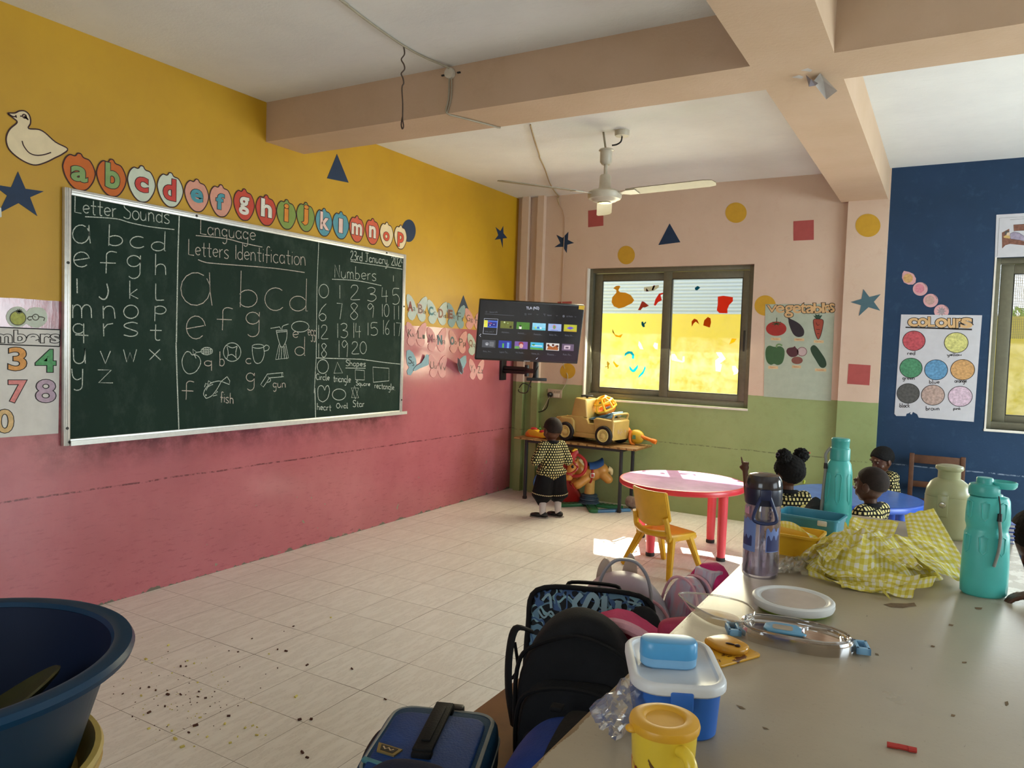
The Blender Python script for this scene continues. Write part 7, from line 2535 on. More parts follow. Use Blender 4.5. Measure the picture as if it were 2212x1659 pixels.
pb_ = bag_root('patterned_bag', 'black boxy bag printed with pale blue scribbles behind the black backpack')
soft_box(.40, .20, .335, 6, 14, .007, 7, 8).build('main_body', M_BAGK, pb_, smooth=80)
soft_box(.375, .03, .318, 7, 12, .004, 7, 9, lambda q, c: Vector((q.x, q.y - .10, q.z + .005))).build('printed_panel', scribble_fabric('scribbled_fabric', '#14161b', (('#5f7f93', 9, .016), ('#7fa3ad', 14, .022), ('#3f5a82', 20, .03))), pb_, smooth=80)
MB().tube(catmull([(-.185, -.105, .02), (-.188, -.118, .20), (-.17, -.118, .31), (0, -.118, .327), (.17, -.118, .31), (.188, -.118, .20), (.185, -.105, .02)], 5), .008, 8).build('piping', M_BAGK2, pb_)
MB().tube(catmull([(-.08, -.03, .325), (-.07, -.03, .35), (.07, -.03, .35), (.08, -.03, .325)], 5), .012, 8, flat=.5).build('handle', M_BAGK2, pb_)
MB().ell((.16, -.16, .20), (.06, .045, .09), None, 16, 12).build('side_pouch', M_BAGK, pb_)
g = MB()
FPB = Matrix.Translation((0, -.119, 0)) @ Matrix(((1, 0, 0), (0, 0, -1), (0, 1, 0))).to_4x4()
for pts, w in (([(-.02, .27), (.0, .31), (.02, .29), (.0, .25), (-.02, .22)], .016), ([(.04, .31), (.045, .25), (.075, .245), (.085, .30)], .018), ([(-.03, .31), (-.05, .28), (-.03, .25)], .016), ([(.0, .22), (.03, .235), (.06, .22)], .014),
               ([(-.15, .28), (-.13, .30), (-.12, .26)], .008), ([(-.16, .25), (-.14, .23), (-.12, .25), (-.10, .22)], .006), ([(.11, .30), (.15, .29), (.13, .26)], .006)):
    g.ribbon([tuple(v) for v in catmull(pts, 5)], w, FPB, 0.004)
g.build('pale_print', mat('pale_blue_print', '#7e9aa6', .7), pb_, smooth=0)
put(pb_, (3.262, -5.11, BENZ + .036), math.radians(20), (math.radians(-22), 0))

# pink bag between them
pk = bag_root('pink_bag', 'pink fabric bag with a rose trim squeezed between the black backpack and patterned bag')
pad('main_body', arch(.36, .36, 12, .5), -.05, .06, M_PINKF, pk, .02, 4, .012)
MB().tube(catmull([(-.17, -.055, .10), (-.165, -.06, .22), (-.11, -.062, .31), (0, -.064, .356), (.11, -.062, .31), (.165, -.06, .22), (.17, -.055, .10)], 6), .018, 8).build('trim', M_ROSEF, pk)
soft_box(.22, .10, .09, 3, 10, .02, 12, 3, lambda q, c: q + Vector((.02, -.10, .22))).build('folded_flap', M_PINKF, pk, smooth=80)
soft_box(.20, .10, .10, 3, 10, .014, 10, 4, lambda q, c: q + Vector((.22, -.02, .28))).build('side_flap', fabric('dark_pink_fabric', '#a83a56'), pk, smooth=80)
soft_box(.07, .07, .09, 3, 8, .006, 10, 6, lambda q, c: q + Vector((.31, -.02, .29))).build('flap_end', M_BAGK, pk, smooth=80)
put(pk, (3.385, -5.20, BENZ), math.radians(16))

# lilac backpack with a long handle
def pastel(name, a, b, sc=4):
    t = NT(name)
    o = t.obj()
    n = t.noise(o, sc, 2)
    c = t.mix(t.ramp(n, .35, .65), lin(a), lin(b))
    return t.done(t.bsdf(c, .38, .45, 0, t.noise(o, 90, 2), .1, .002))


M_LILAC = pastel('pearly_lilac', '#b6a0ab', '#a7aeb9')
M_LILACD = pastel('pearly_grey', '#8e8d96', '#a3a5ab')
ll = bag_root('lilac_backpack', 'pearly lilac backpack with a tall thin handle behind the patterned bag')
def llfn(q, c):
    t = q.z / .36
    q.x *= 1 - .20 * max(0, t - .4) ** 1.2
    if t > .55:
        q.z -= .09 * (q.x / .17) ** 2 * (t - .55) / .45
    return q
soft_box(.345, .17, .36, 3.6, 14, .004, 6, 11, llfn).build('main_body', M_LILAC, ll, smooth=80)
pp_ = soft_box(.30, .06, .21, 4, 12, .003, 6, 12, lambda q, c: q + Vector((0, -.085, 0.01))).build('front_pocket', M_LILACD, ll, smooth=80)
hl = MB()
hl.tube(catmull([(-.085, -.088, .19), (-.088, -.094, .30), (-.075, -.08, .37), (-.04, -.07, .415), (0, -.068, .425), (.04, -.07, .415), (.075, -.08, .37), (.088, -.094, .30), (.085, -.088, .19)], 6), .0105, 8, flat=.55)
hl.build('handle', M_LILACD, ll)
MB().box((-.035, -.097, .27), (.045, .006, .075), .08, .003).build('tag', pastel('tag_lilac', '#c6b3ad', '#b9a6b6'), ll)
e = MB()
for sx, y in ((-.065, .05), (.025, .09)):
    e.prism(catmull([(sx - .024, .29), (sx - .024, .35), (sx, .378 + y * .3), (sx + .024, .365), (sx + .022, .29)], 4, True), -y - .01, -y + .01, FXZ(0), .004)
e.build('ears', pastel('ear_beige', '#b5a08f', '#a99a92'), ll)
MB().tube(catmull([(-.165, -.05, .06), (-.16, -.07, .2), (-.11, -.08, .285), (0, -.083, .318), (.11, -.08, .285), (.16, -.07, .2), (.165, -.05, .06)], 6), .0055, 6).build('piping', M_ROSEF, ll)
put(ll, (3.245, -4.80, BENZ), math.radians(24))

# pink marbled open bag at the table edge
def marbled(name):
    t = NT(name)
    o = t.obj()
    n = t.noise(t.scalevec(o, (14, 14, 5)), 1.6, 2)
    c = t.mix(t.ramp(n, .35, .5), lin('#dba0b2'), lin('#bfb9ca'))
    c = t.mix(t.ramp(n, .52, .66), c, lin('#b25c88'))
    return t.done(t.bsdf(c, .5, .4, 0, t.noise(o, 120, 2), .15, .002))


M_MARB = marbled('marbled_pink')
mk = bag_root('pink_marbled_bag', 'pink marbled backpack leaning at the edge of the cream table behind the lilac backpack')
pad('front_panel', arch(.19, .36, 12, .45), -.10, -.035, M_MARB, mk, .018, 7, .005)
pad('gap_lining', arch(.17, .33, 12, .45), -.035, -.005, M_BAGK2, mk, .006, 8, .002)
pad('back_panel', arch(.20, .40, 12, .45), -.005, .075, fabric('deep_pink_fabric', '#cc2f70', .7), mk, .02, 9, .006)
pad('marbled_patch', [(-.035, .24), (.045, .24), (.05, .385), (-.03, .385)], -.022, .04, M_MARB, mk, .008, 9, .003)
MB().tube(catmull([(.06, .08, .33), (.10, .13, .40), (.12, .19, .43), (.13, .25, .41)], 5), .022, 8, flat=.25).build('strap', pastel('strap_pink', '#c99aa6', '#b9939f'), mk)
z = MB()
for y in (-.104, -.03):
    z.tube(catmull([(-.09, y, .02), (-.092, y, .22), (-.06, y, .33), (0, y, .358), (.06, y, .33), (.092, y, .22), (.09, y, .02)], 5), .005, 6)
z.build('piping', M_ROSEF, mk)
put(mk, (3.472, -4.68, BENZ), math.radians(-28), (math.radians(-4), 0))

# blue suitcase lying on the bench
sc_ = bag_root('suitcase', 'blue fabric suitcase lying flat on the near end of the bench')
SW, SL = .30, .37
sb = soft_box(SW, SL, .15, 7, 14, .004, 6, 14)
sb.build('main_body', M_TEALF, sc_, smooth=80)
MB().prism(rrect(SW * .80, SL * .80, .04, 5, 0, -.03), .143, .158, None, .008, 3).build('front_panel', M_BLUES, sc_)
pz = MB()
for zz in (.142, .09):
    pz.tube([(x, y, zz) for x, y in rrect(SW - .034 + .030 * (zz < .1), SL - .034 + .030 * (zz < .1), .05, 6)], .0055, 6, True)
pz.build('piping', M_ZIP, sc_)
MB().box((0, .03, .170), (.048, .24, .012), None, .004).box((0, .145, .158), (.048, .03, .026), None, .005).box((0, -.085, .158), (.048, .03, .026), None, .005).box((0, .03, .178), (.022, .17, .006), None, .002).build('handle_strap', M_BAGK2, sc_)
MB().box((0.012, .182, .135), (.065, .03, .035), None, .006).build('pull_handle', mat('dark_plastic_pull', '#2b2725', .4), sc_)
bd_ = MB().prism([(-.115, -.055), (-.05, -.075), (-.062, -.105), (-.108, -.092)], .158, .162).build('badge', mat('bronze_badge', '#8e7a4a', .4, metal=.4), sc_)
MB().prism([(-.105, -.064), (-.06, -.078), (-.068, -.097), (-.101, -.087)], .162, .1632).build('badge_field', mat('badge_dark', '#2a2620', .5), bd_, smooth=0)
q = MB()
q.ribbon([(-.098, -.072), (-.09, -.084), (-.083, -.077), (-.076, -.088), (-.069, -.082)], .004, None, .1638)
q.build('badge_mark', mat('badge_cream', '#c9b08a', .5), bd_, smooth=0)
MB().prism([(-.13, -.115), (-.06, -.138), (-.062, -.152), (-.132, -.128)], .150, .160, None, .002).build('stripe', fabric('pale_teal_stripe', '#4d7f88', .6), sc_)
soft_box(.05, .20, .06, 3, 8, .006, 8, 15, lambda q, c: q + Vector((-.165, .09, .02))).build('side_pouch', fabric('dark_maroon_fabric', '#2a1d1d'), sc_, smooth=80)
put(sc_, (3.122, -5.735, BENZ), math.radians(22))

# blue bag with a wide black band beside it
bb_ = bag_root('blue_bag', 'royal blue bag with a broad black band leaning against the cream table')
def bbfn(q, c):
    q.z -= .08 * max(0, (q.y + .05) / -.25) if q.y < -.05 else 0
    q.x += .06 * (q.z / .28)
    return q
soft_box(.26, .46, .27, 3.0, 14, .006, 6, 17, bbfn).build('main_body', M_BLUEF, bb_, smooth=80)
band = MB()
def bandf(s, t):
    y = .16 - .40 * s
    a = -.25 + 1.25 * t
    zc = .14 - (.08 * max(0, (y + .05) / -.25) if y < -.05 else 0)
    r = 1.0 - .35 * (abs(y) / .23) ** 3
    return Vector((.02 + .06 * (zc / .14) * .6 + .148 * math.sin(a) * r, y, zc + .148 * math.cos(a) * r))
band.grid(bandf, 14, 10)
band.solidify(.012).build('band', M_BAGK2, bb_, smooth=80)
MB().box((-.015, .17, .262), (.03, .03, .012), None, .003).build('clip', M_BAGK2, bb_)
put(bb_, (3.455, -5.78, BENZ), math.radians(12))

nv = bag_root('navy_bag', 'dark navy rounded bag at the bottom edge in front of the blue suitcase')
soft_box(.26, .20, .265, 2.6, 12, .008, 6, 21).build('main_body', M_NAVYF, nv, smooth=80)
put(nv, (3.275, -6.02, BENZ), math.radians(20))
# ================================================================== things on the cream table
def clear_plastic(name, tint=(1, 1, 1), refl=.08, body=.10, bodycol='#e8e4da', rough=.06):
    t = NT(name)
    tr = t.n('BsdfTransparent', Color=tint + (1,)).outputs[0]
    gl = t.n('BsdfGlossy', Color=(1, 1, 1, 1), Roughness=rough).outputs[0]
    df = t.n('BsdfDiffuse', Color=lin(bodycol)).outputs[0]
    m1 = t.n('MixShader', i0=body, i1=tr, i2=df).outputs[0]
    lw = t.n('LayerWeight', Blend=.35)
    f = t.math('ADD', t.math('MULTIPLY', lw.outputs['Fresnel'], .55), refl)
    return t.done(t.n('MixShader', i0=f, i1=m1, i2=gl).outputs[0])


M_CLEAR = clear_plastic('clear_plastic', (.97, .96, .93), .05, .10, '#d9cdb8')
M_SMOKE = clear_plastic('smoky_plastic', (.80, .76, .72), .08, .16, '#8f8174')
M_FILM = clear_plastic('plastic_film', (.98, .98, .99), .05, .06, '#c9c6c2', .12)
M_BOTCLR = clear_plastic('lilac_clear_plastic', (.84, .82, .90), .08, .10, '#8d8aa6')
M_TEAL = shiny('teal_plastic', '#52c2bc', .33, sub=0)
M_TEALD = shiny('deep_teal_plastic', '#45aea8', .35)
T_ = lambda x, y, z=CZ: Matrix.Translation((x, y, z))

# ---- yellow mug with lid
mx, my = 3.856, -6.207
mg = thing('mug', (mx, my, CZ), 'yellow plastic mug with an amber lid in the foreground', 'mug')
M_MUG = shiny('mug_yellow', '#e3c43a', .3)
M_MUGL = shiny('mug_lid_amber', '#d59f28', .35)
MB().lathe([(0, 0), (.037, 0), (.040, .004), (.0455, .10), (.046, .103), (.042, .103), (.037, .008), (0, .008)], 48, T_(mx, my)).build('cup', M_MUG, mg)
ld = MB().lathe([(0, .111), (.026, .111), (.028, .1135), (.031, .1145), (.040, .114), (.0475, .111), (.049, .106), (.048, .100), (.0462, .100), (.0462, .106), (0, .107)], 56, T_(mx, my)).build('lid', M_MUGL, mg)
a0 = math.radians(222)
MB().ell((mx + .047 * math.cos(a0), my + .047 * math.sin(a0), CZ + .101), (.010, .010, .005)).build('spout_tab', M_MUGL, ld)
ha = math.radians(318)
hd_ = Vector((math.cos(ha), math.sin(ha), 0))
c0 = Vector((mx, my, CZ))
MB().tube(catmull([c0 + hd_ * .040 + Vector((0, 0, .088)), c0 + hd_ * .062 + Vector((0, 0, .090)), c0 + hd_ * .074 + Vector((0, 0, .076)), c0 + hd_ * .074 + Vector((0, 0, .040)), c0 + hd_ * .060 + Vector((0, 0, .020)), c0 + hd_ * .037 + Vector((0, 0, .020))], 5), .0085, 10).build('handle', M_MUG, mg)
pr = MB()
def on_cup(a, z, d=.0006):
    r = .0400 + (.0455 - .0400) * (z - .004) / .096 + d
    return Vector((mx + r * math.cos(a), my + r * math.sin(a), CZ + z))
def cup_patch(mb, pts, d=.0006):
    mb._add([on_cup(math.radians(a), z, d) for a, z in pts], [tuple(range(len(pts)))])
cup_patch(pr, [(262, .072), (268, .066), (276, .060), (277, .056), (268, .062), (261, .069)])
cup_patch(pr, [(264, .068), (270, .061), (272, .058), (268, .058), (263, .065)])
pr.build('brown_print', mat('brown_print', '#6b4a22', .5), mg, smooth=0, fixn=False)
pr = MB()
cup_patch(pr, [(205, .058), (225, .052), (240, .030), (244, .010), (205, .008), (198, .03)])
pr.build('orange_print', mat('orange_print', '#c8722c', .5), mg, smooth=0, fixn=False)
pr = MB()
for a, z in ((232, .046), (252, .022), (218, .020)):
    cup_patch(pr, [(a + 5 * math.cos(k), z + .006 * math.sin(k)) for k in [i * PI / 4 for i in range(8)]], .0009)
pr.build('red_print', mat('dark_red_print', '#7e2f1e', .5), mg, smooth=0, fixn=False)

# ---- blue lunch box with white lid and a small blue box on it
LB = thing('lunch_box', (3.79, -5.965, CZ), 'blue lunch box with a rounded white lid behind the yellow mug', 'lunch box')
lrz = math.radians(26)
ML = Matrix.Translation((3.790, -5.965, CZ)) @ Matrix.Rotation(lrz, 4, 'Z')
M_LBLUE = shiny('lunch_blue', '#2a66bc', .35)
M_LIDW = mat('frosted_white_lid', '#d3d6d9', .35, .5, .04)
def rr_lathe(mb, w, h, prof, M, r=.035, k=7):
    """rounded-rectangle rings: prof of (inset, z)"""
    rings = []
    for ins, z in prof:
        rings.append([mb.bm.verts.new(M @ Vector((x, y, z))) for x, y in rrect(w - 2 * ins, h - 2 * ins, max(.004, r - ins), k)])
    n = len(rings[0])
    for A, B in zip(rings, rings[1:]):
        for i in range(n):
            mb.bm.faces.new((A[i], A[(i + 1) % n], B[(i + 1) % n], B[i]))
    mb.bm.faces.new(rings[0][::-1])
    mb.bm.faces.new(rings[-1])
    return mb
rr_lathe(MB(), .142, .198, [(.010, 0), (.006, .004), (.001, .075), (.0, .080), (.004, .082)], ML, .045).build('box', M_LBLUE, LB)
rr_lathe(MB(), .155, .212, [(.003, .076), (.0, .079), (.0, .090), (.003, .094), (.008, .0955), (.012, .094), (.0145, .0895), (.016, .0885)], ML, .048).build('lid', M_LIDW, LB)
cl = MB()
cl.box(ML @ Vector((0, -.106, .070)), (.036, .006, .03), lrz, .003)
cl.build('front_clasp', M_LBLUE, LB)
sbx = thing('small_box', (3.797, -5.985, CZ + .089), 'small light blue oval box standing on the white lid of the lunch box', 'box')
MS = Matrix.Translation((3.784, -5.975, CZ + .0886)) @ Matrix.Rotation(math.radians(26), 4, 'Z')
rr_lathe(MB(), .094, .050, [(.003, 0), (.0, .003), (-.001, .017)], MS, .024).build('base', M_SKYB, sbx)
rr_lathe(MB(), .097, .053, [(.001, .0165), (.0, .018), (.0005, .040), (.003, .0435), (.007, .0445)], MS, .025).build('lid', shiny('light_blue_lid', '#4f9fd4', .3), sbx)

# ---- crumpled plastic bag at the table edge
pbag = MB()
bmesh.ops.create_icosphere(pbag.bm, subdivisions=4, radius=1.0)
for v in pbag.bm.verts:
    n = v.co.normalized()
    rr = .62 + .55 * abs(mnoise.noise(n * 1.7)) + .22 * abs(mnoise.noise(n * 3.6 + Vector((3, 0, 0))))
    q = n * rr
    v.co = Vector((3.748 + q.x * .040 + q.y * .018, -6.07 + q.y * .075, CZ + .042 + max(q.z, -.98) * .042))
tag(pbag.build('plastic_bag', M_FILM, None, smooth=25, fixn=False), 'crumpled clear plastic bag between the bags and the yellow mug', 'plastic bag')

# ---- stained amber tray
pch = thing('sauce_tray', (3.80, -5.66, CZ), 'small amber plastic tray with brown food stains behind the blue lunch box', 'tray')
def stained(name, a, st):
    t = NT(name)
    o = t.obj()
    n = t.noise(o, 38, 4, .6)
    c = t.mix(t.ramp(n, .60, .63), lin(a), lin(st))
    return t.done(t.bsdf(c, .3, .5))


M_AMB = stained('stained_amber', '#cf9a24', '#5a2c12')
F_ = Matrix.Translation((3.795, -5.655, CZ)) @ Matrix.Rotation(math.radians(-28), 4, 'Z')
MB().prism(rrect(.105, .13, .012, 4), 0.0, .006, F_, .002).build('base', M_AMB, pch)
MB().prism(catmull([(-.045, .0), (-.04, .05), (-.01, .058), (.03, .05), (.04, .02), (.02, -.01), (-.02, -.012)], 4, True), .006, .020, F_, .006, 3).build('cup', shiny('amber_gloss', '#d0962a', .2), pch)
MB().ell(F_ @ Vector((.025, .02, .022)), (.006, .005, .003)).ell(F_ @ Vector((.01, .015, .0215)), (.010, .003, .002)).build('stain', mat('sauce_brown', '#3a1c0e', .3), pch)

# ---- clear bowl lying on the table
cb = thing('clear_tray', (3.73, -5.45, CZ), 'clear leaf shaped plastic tray at the left edge of the cream table', 'tray')
pts = catmull([(-.085, .055), (-.02, .075), (.06, .05), (.085, -.02), (.06, -.085), (.0, -.075), (-.05, -.02)], 5, True)
F_ = Matrix.Translation((3.728, -5.452, CZ)) @ Matrix.Rotation(math.radians(14), 4, 'Z')
m = MB()
rings = []
for sc, zz in ((.70, .002), (.80, .006), (.96, .024), (1.0, .030), (1.03, .030), (1.03, .027)):
    rings.append([m.bm.verts.new(F_ @ Vector((p[0] * sc, p[1] * sc, zz))) for p in pts])
n = len(rings[0])
for A, B in zip(rings, rings[1:]):
    for i in range(n):
        m.bm.faces.new((A[i], A[(i + 1) % n], B[(i + 1) % n], B[i]))
m.bm.faces.new(rings[0])
m.build('tray', M_CLEAR, cb, smooth=60, fixn=False)
MB().tube([F_ @ Vector((p[0] * 1.03, p[1] * 1.03, .030)) for p in pts], .0022, 6, True).build('rim', clear_plastic('clear_rim', (.95, .94, .92), .25, .25, '#d8d2c4'), cb)

# ---- smoky divided lid with blue clasps
dl = thing('lunch_box_cover', (3.905, -5.50, CZ), 'smoky clear divided lunch box cover with light blue clasps before the round white container', 'lunch box cover')
F_ = Matrix.Translation((3.912, -5.492, CZ)) @ Matrix.Rotation(math.radians(9), 4, 'Z')
out = catmull([(-.115, .0), (-.105, .05), (-.03, .068), (.05, .058), (.11, .02), (.115, -.03), (.06, -.068), (-.04, -.062), (-.10, -.04)], 5, True)
m = MB()
rings = []
for sc, zz in ((1.0, .0), (1.0, .018), (.97, .026), (.90, .028), (.86, .026), (.84, .020)):
    rings.append([m.bm.verts.new(F_ @ Vector((p[0] * sc, p[1] * sc, zz))) for p in out])
n = len(rings[0])
for A, B in zip(rings, rings[1:]):
    for i in range(n):
        m.bm.faces.new((A[i], A[(i + 1) % n], B[(i + 1) % n], B[i]))
m.bm.faces.new(rings[-1])
m.build('lid', M_SMOKE, dl, smooth=50, fixn=False)
d_ = MB()
d_.tube([F_ @ Vector((x, y, .022)) for x, y in rrect(.075, .085, .02, 5, .055, -.002)], .003, 6, True)
d_.tube([F_ @ Vector((p[0] * .92, p[1] * .92, .0285)) for p in out], .0025, 6, True)
d_.build('divider_rim', clear_plastic('smoky_rim', (.75, .70, .66), .25, .3, '#8f8174'), dl)
fl = MB()
fl.prism([(-.055, -.030), (.020, -.030), (.024, -.018), (.014, -.012), (.014, .012), (.004, .030), (-.045, .032), (-.062, .018), (-.065, -.012)], .0205, .0255, F_, .002)
fl.build('blue_panel', shiny('clasp_blue', '#5c9cc2', .4), dl)
MB().prism(rrect(.042, .030, .008, 4, -.025, .0), .0256, .0262, F_).build('panel_window', mat('panel_window_tan', '#a39684', .4), dl, smooth=0)
for cx, cy, rz in ((-.128, -.018, .25), (.133, -.004, .1)):
    Fc = F_ @ Matrix.Translation((cx, cy, .012)) @ Matrix.Rotation(rz, 4, 'Z')
    c_ = MB()
    for a, b in (((-.014, -.026), (-.007, .026)), ((.007, -.026), (.014, .026)), ((-.014, -.026), (.014, -.016)), ((-.014, .018), (.014, .026))):
        c_.prism([(a[0], a[1]), (b[0], a[1]), (b[0], b[1]), (a[0], b[1])], -.008, .006, Fc, .0015)
    c_.build('clasp', M_SKYB, dl)

# ---- round container with white lid
rc = thing('round_container', (3.873, -5.285, CZ), 'round flat container with a white lid over a green base on the cream table', 'container')
MB().lathe([(0, 0), (.070, 0), (.082, .004), (.090, .016), (0, .016)], 56, T_(3.873, -5.285)).build('base', shiny('lime_green_plastic', '#8aa83c', .4), rc)
wl = MB().lathe([(.088, .012), (.093, .013), (.096, .020), (.0955, .030), (.092, .033), (.086, .0335), (.082, .031), (.079, .0295), (0, .029)], 64, T_(3.873, -5.285)).build('lid', mat('milky_white_plastic', '#d6d8d6', .35, .5, .03), rc)
MB().lathe([(0, .0302), (.074, .0302), (.0745, .0296), (0, .0296)], 56, T_(3.873, -5.285)).build('lid_window', mat('frosted_window', '#bdb2a6', .25, .5, .05), wl)

# ---- lilac water bottle
wx, wy = 3.741, -5.03
wb = thing('water_bottle', (wx, wy, CZ), 'clear lilac water bottle with a dark navy flip lid and carry loop', 'bottle')
MB().lathe([(.030, .0), (.044, .0), (.049, .006), (.050, .02), (.0485, .10), (.0485, .185), (.047, .198), (.046, .205), (.0445, .205), (.0445, .19), (.0465, .10), (.0475, .02), (.042, .008), (0, .008)], 48, T_(wx, wy)).build('bottle', M_BOTCLR, wb)
MB().lathe([(0, .010), (.0465, .010), (.0465, .062), (0, .062)], 40, T_(wx, wy)).build('water', clear_plastic('water', (.80, .76, .78), .06, .10, '#7d7482'), wb)
MB().cone((wx, wy, CZ + .012), (wx, wy, CZ + .21), .006, .006, 12).build('straw', clear_plastic('straw', (.9, .9, .95), .1, .35, '#c9c9d6'), wb)
pr = MB()
def band_patch(mb, r, a0, a1, z0, z1, n=14, wave=0.0):
    vs, fs = [], []
    for i in range(n + 1):
        a = math.radians(a0 + (a1 - a0) * i / n)
        w = wave * math.sin(i * 1.1)
        vs += [(wx + r * math.cos(a), wy + r * math.sin(a), CZ + z0), (wx + r * math.cos(a), wy + r * math.sin(a), CZ + z1 + w)]
    for i in range(n):
        fs.append((2 * i, 2 * i + 2, 2 * i + 3, 2 * i + 1))
    mb._add(vs, fs)
band_patch(pr, .0492, 195, 262, .075, .165, 14, .004)
band_patch(pr, .0492, 295, 345, .078, .140, 14, .006)
pr.build('blue_print', mat('periwinkle_print', '#6f86c0', .5), wb, smooth=0, fixn=False)
pr = MB()
band_patch(pr, .0495, 200, 250, .09, .115, 14, .006)
band_patch(pr, .0495, 298, 345, .080, .118, 14, .008)
pr.build('dark_print', mat('indigo_print', '#39406e', .5), wb, smooth=0, fixn=False)
pr = MB()
band_patch(pr, .0494, 205, 235, .178, .196, 8, .004)
pr.build('pink_print', mat('pink_print', '#d39ab0', .5), wb, smooth=0, fixn=False)
pr = MB()
lr = []
lid_ = MB().lathe([(.0, .205), (.049, .205), (.0505, .212), (.0505, .245), (.0495, .250), (0, .250)], 48, T_(wx, wy)).build('lid', shiny('navy_lid_plastic', '#1b2138', .3), wb)
MB().lathe([(.0, .250), (.0498, .250), (.050, .256), (.047, .275), (.040, .286), (.026, .290), (0, .291)], 48, T_(wx, wy)).build('flip_cap', mat('smoky_cap', '#2f2b30', .15, .6, .05), lid_)
fd = Vector((.30, -.954, 0)).normalized()
fs_ = Vector((-fd.y, fd.x, 0))
c0 = Vector((wx, wy, CZ)) + fd * .053
MB().box(c0 + Vector((0, 0, .237)), (.030, .010, .03), math.atan2(fs_.y, fs_.x), .003).build('latch', shiny('navy_latch', '#232b4a', .35), lid_)
MB().tube(catmull([c0 + fs_ * -.010 + Vector((0, 0, .235)), c0 + fs_ * -.018 + Vector((0, 0, .215)), c0 + fs_ * -.030 + fd * .006 + Vector((0, 0, .18)), c0 + fs_ * -.026 + fd * .008 + Vector((0, 0, .165)), c0 + fd * .010 + Vector((0, 0, .160)),
                   c0 + fs_ * .026 + fd * .008 + Vector((0, 0, .165)), c0 + fs_ * .030 + fd * .006 + Vector((0, 0, .18)), c0 + fs_ * .018 + Vector((0, 0, .215)), c0 + fs_ * .010 + Vector((0, 0, .235))], 5), .0048, 8).build('carry_loop', shiny('navy_loop', '#26345c', .4), wb)

# ---- teal box and yellow tray
bx = thing('teal_box', (3.80, -4.52, CZ), 'open light teal plastic box behind the yellow tray', 'box')
M_TBOX = shiny('light_teal_plastic', '#3f8ea6', .35)
ob = MB()
MBX = Matrix.Translation((3.795, -4.50, CZ)) @ Matrix.Rotation(math.radians(-6), 4, 'Z')
def openbox(w, h, zt, r, M, th=.003, flare=.006):
    mb = MB()
    rr_lathe(mb, w, h, [(flare, 0), (0, zt), (-.002, zt + .001), (-.003, zt - .004), (-.004, zt - .004), (-.004, zt + .003), (th, zt + .003), (th + flare, .006)], M, r, 6)
    return mb
openbox(.20, .15, .088, .025, MBX).build('box', M_TBOX, bx)
MB().box(MBX @ Vector((.055, -.078, .078)), (.030, .008, .018), math.radians(-6), .003).build('clasp', M_SOCK if False else mat('white_clasp', '#d9d6d0', .4), bx)
yt = thing('yellow_tray', (3.79, -4.71, CZ), 'deep yellow plastic tray with food crumbs in front of the teal box', 'tray')
MYT = Matrix.Translation((3.778, -4.705, CZ)) @ Matrix.Rotation(math.radians(-3), 4, 'Z')
openbox(.165, .135, .066, .022, MYT, .003, .008).build('tray', shiny('deep_yellow_plastic', '#f0be26', .35), yt)
cr = MB()
rnd = random.Random(2)
for k in range(26):
    p = MYT @ Vector((rnd.uniform(-.06, .06), rnd.uniform(-.045, .045), .008))
    cr.box(p, (.006 * rnd.uniform(.5, 1.6), .004, .003), rnd.random() * 3)
o = cr.build('food_crumbs', mat('crumb_brown', '#8a5a24', .8), None, smooth=0)
tag(o, 'brown food crumbs inside the deep yellow tray', 'crumbs', kind='stuff')
gcl = MB()
def gcf(s, t):
    n = mnoise.noise(Vector((s * 4, t * 4, 7))) * .03
    return Vector((3.71 + s * .17, -4.33 + t * .10, CZ + .012 + .08 * max(0, 1 - (2 * s - 1) ** 2) * max(0, 1 - (2 * t - 1) ** 2) + max(0, n)))
gcl.grid(gcf, 18, 12)
tag(gcl.solidify(.003).build('grey_cloth', fabric('dark_grey_cloth', '#3a3d40'), None, smooth=60), 'crumpled dark grey cloth behind the teal box', 'cloth')
pw_ = MB()
def pwf(s, t):
    n = abs(mnoise.noise(Vector((s * 7, t * 7, 3)))) * .05
    return Vector((3.755 + s * .10 + n * .2, -5.0 + t * .17 + .35 * s * .1, CZ + .003 + n * (1 - (2 * s - 1) ** 2)))
pw_.grid(pwf, 16, 20)
tag(pw_.build('plastic_wrap', clear_plastic('milky_film', (.95, .95, .93), .08, .35, '#cfc8ba', .25), None, smooth=30, fixn=False), 'crumpled milky plastic wrap on the table in front of the yellow tray', 'plastic wrap')

# ---- tall teal bottle
tb = thing('teal_bottle', (3.853, -4.27, CZ), 'tall slim teal bottle with a grey strap behind the teal box', 'bottle')
TT = T_(3.853, -4.30)
def faceted(mb, prof, M, seg=32, sq=.0):
    return mb.lathe(prof, seg, M)
MB().lathe([(0, 0), (.046, 0), (.050, .005), (.050, .04), (.047, .14), (.044, .215), (.039, .245), (.031, .258), (.030, .262), (0, .262)], 40, TT).build('bottle', M_TEAL, tb)
cp_ = MB().lathe([(.0, .258), (.034, .258), (.034, .296), (.032, .300), (.030, .302), (.030, .322), (.031, .325), (.031, .332), (.028, .336), (0, .336)], 36, TT).build('cap', M_TEALD, tb)
vd = Vector((-.11, .99, 0)) * -1
for k in (-1, 0, 1):
    a = math.atan2(vd.y, vd.x) + k * .9
    d = Vector((math.cos(a), math.sin(a), 0))
    s = Vector((-d.y, d.x, 0))
    c = Vector((3.853, -4.30, CZ))
    MB().tube([c + d * (.0475 - .0045 * (zz - .10) / .1) + s * xx + Vector((0, 0, zz)) for xx, zz in ((-.010, .20), (-.007, .12), (0, .105), (.007, .12), (.010, .20), (.006, .212), (-.006, .212))], .0028, 6, True).build('grip_groove', M_TEAL, tb)
sd_ = Vector((-.86, -.5, 0)).normalized()
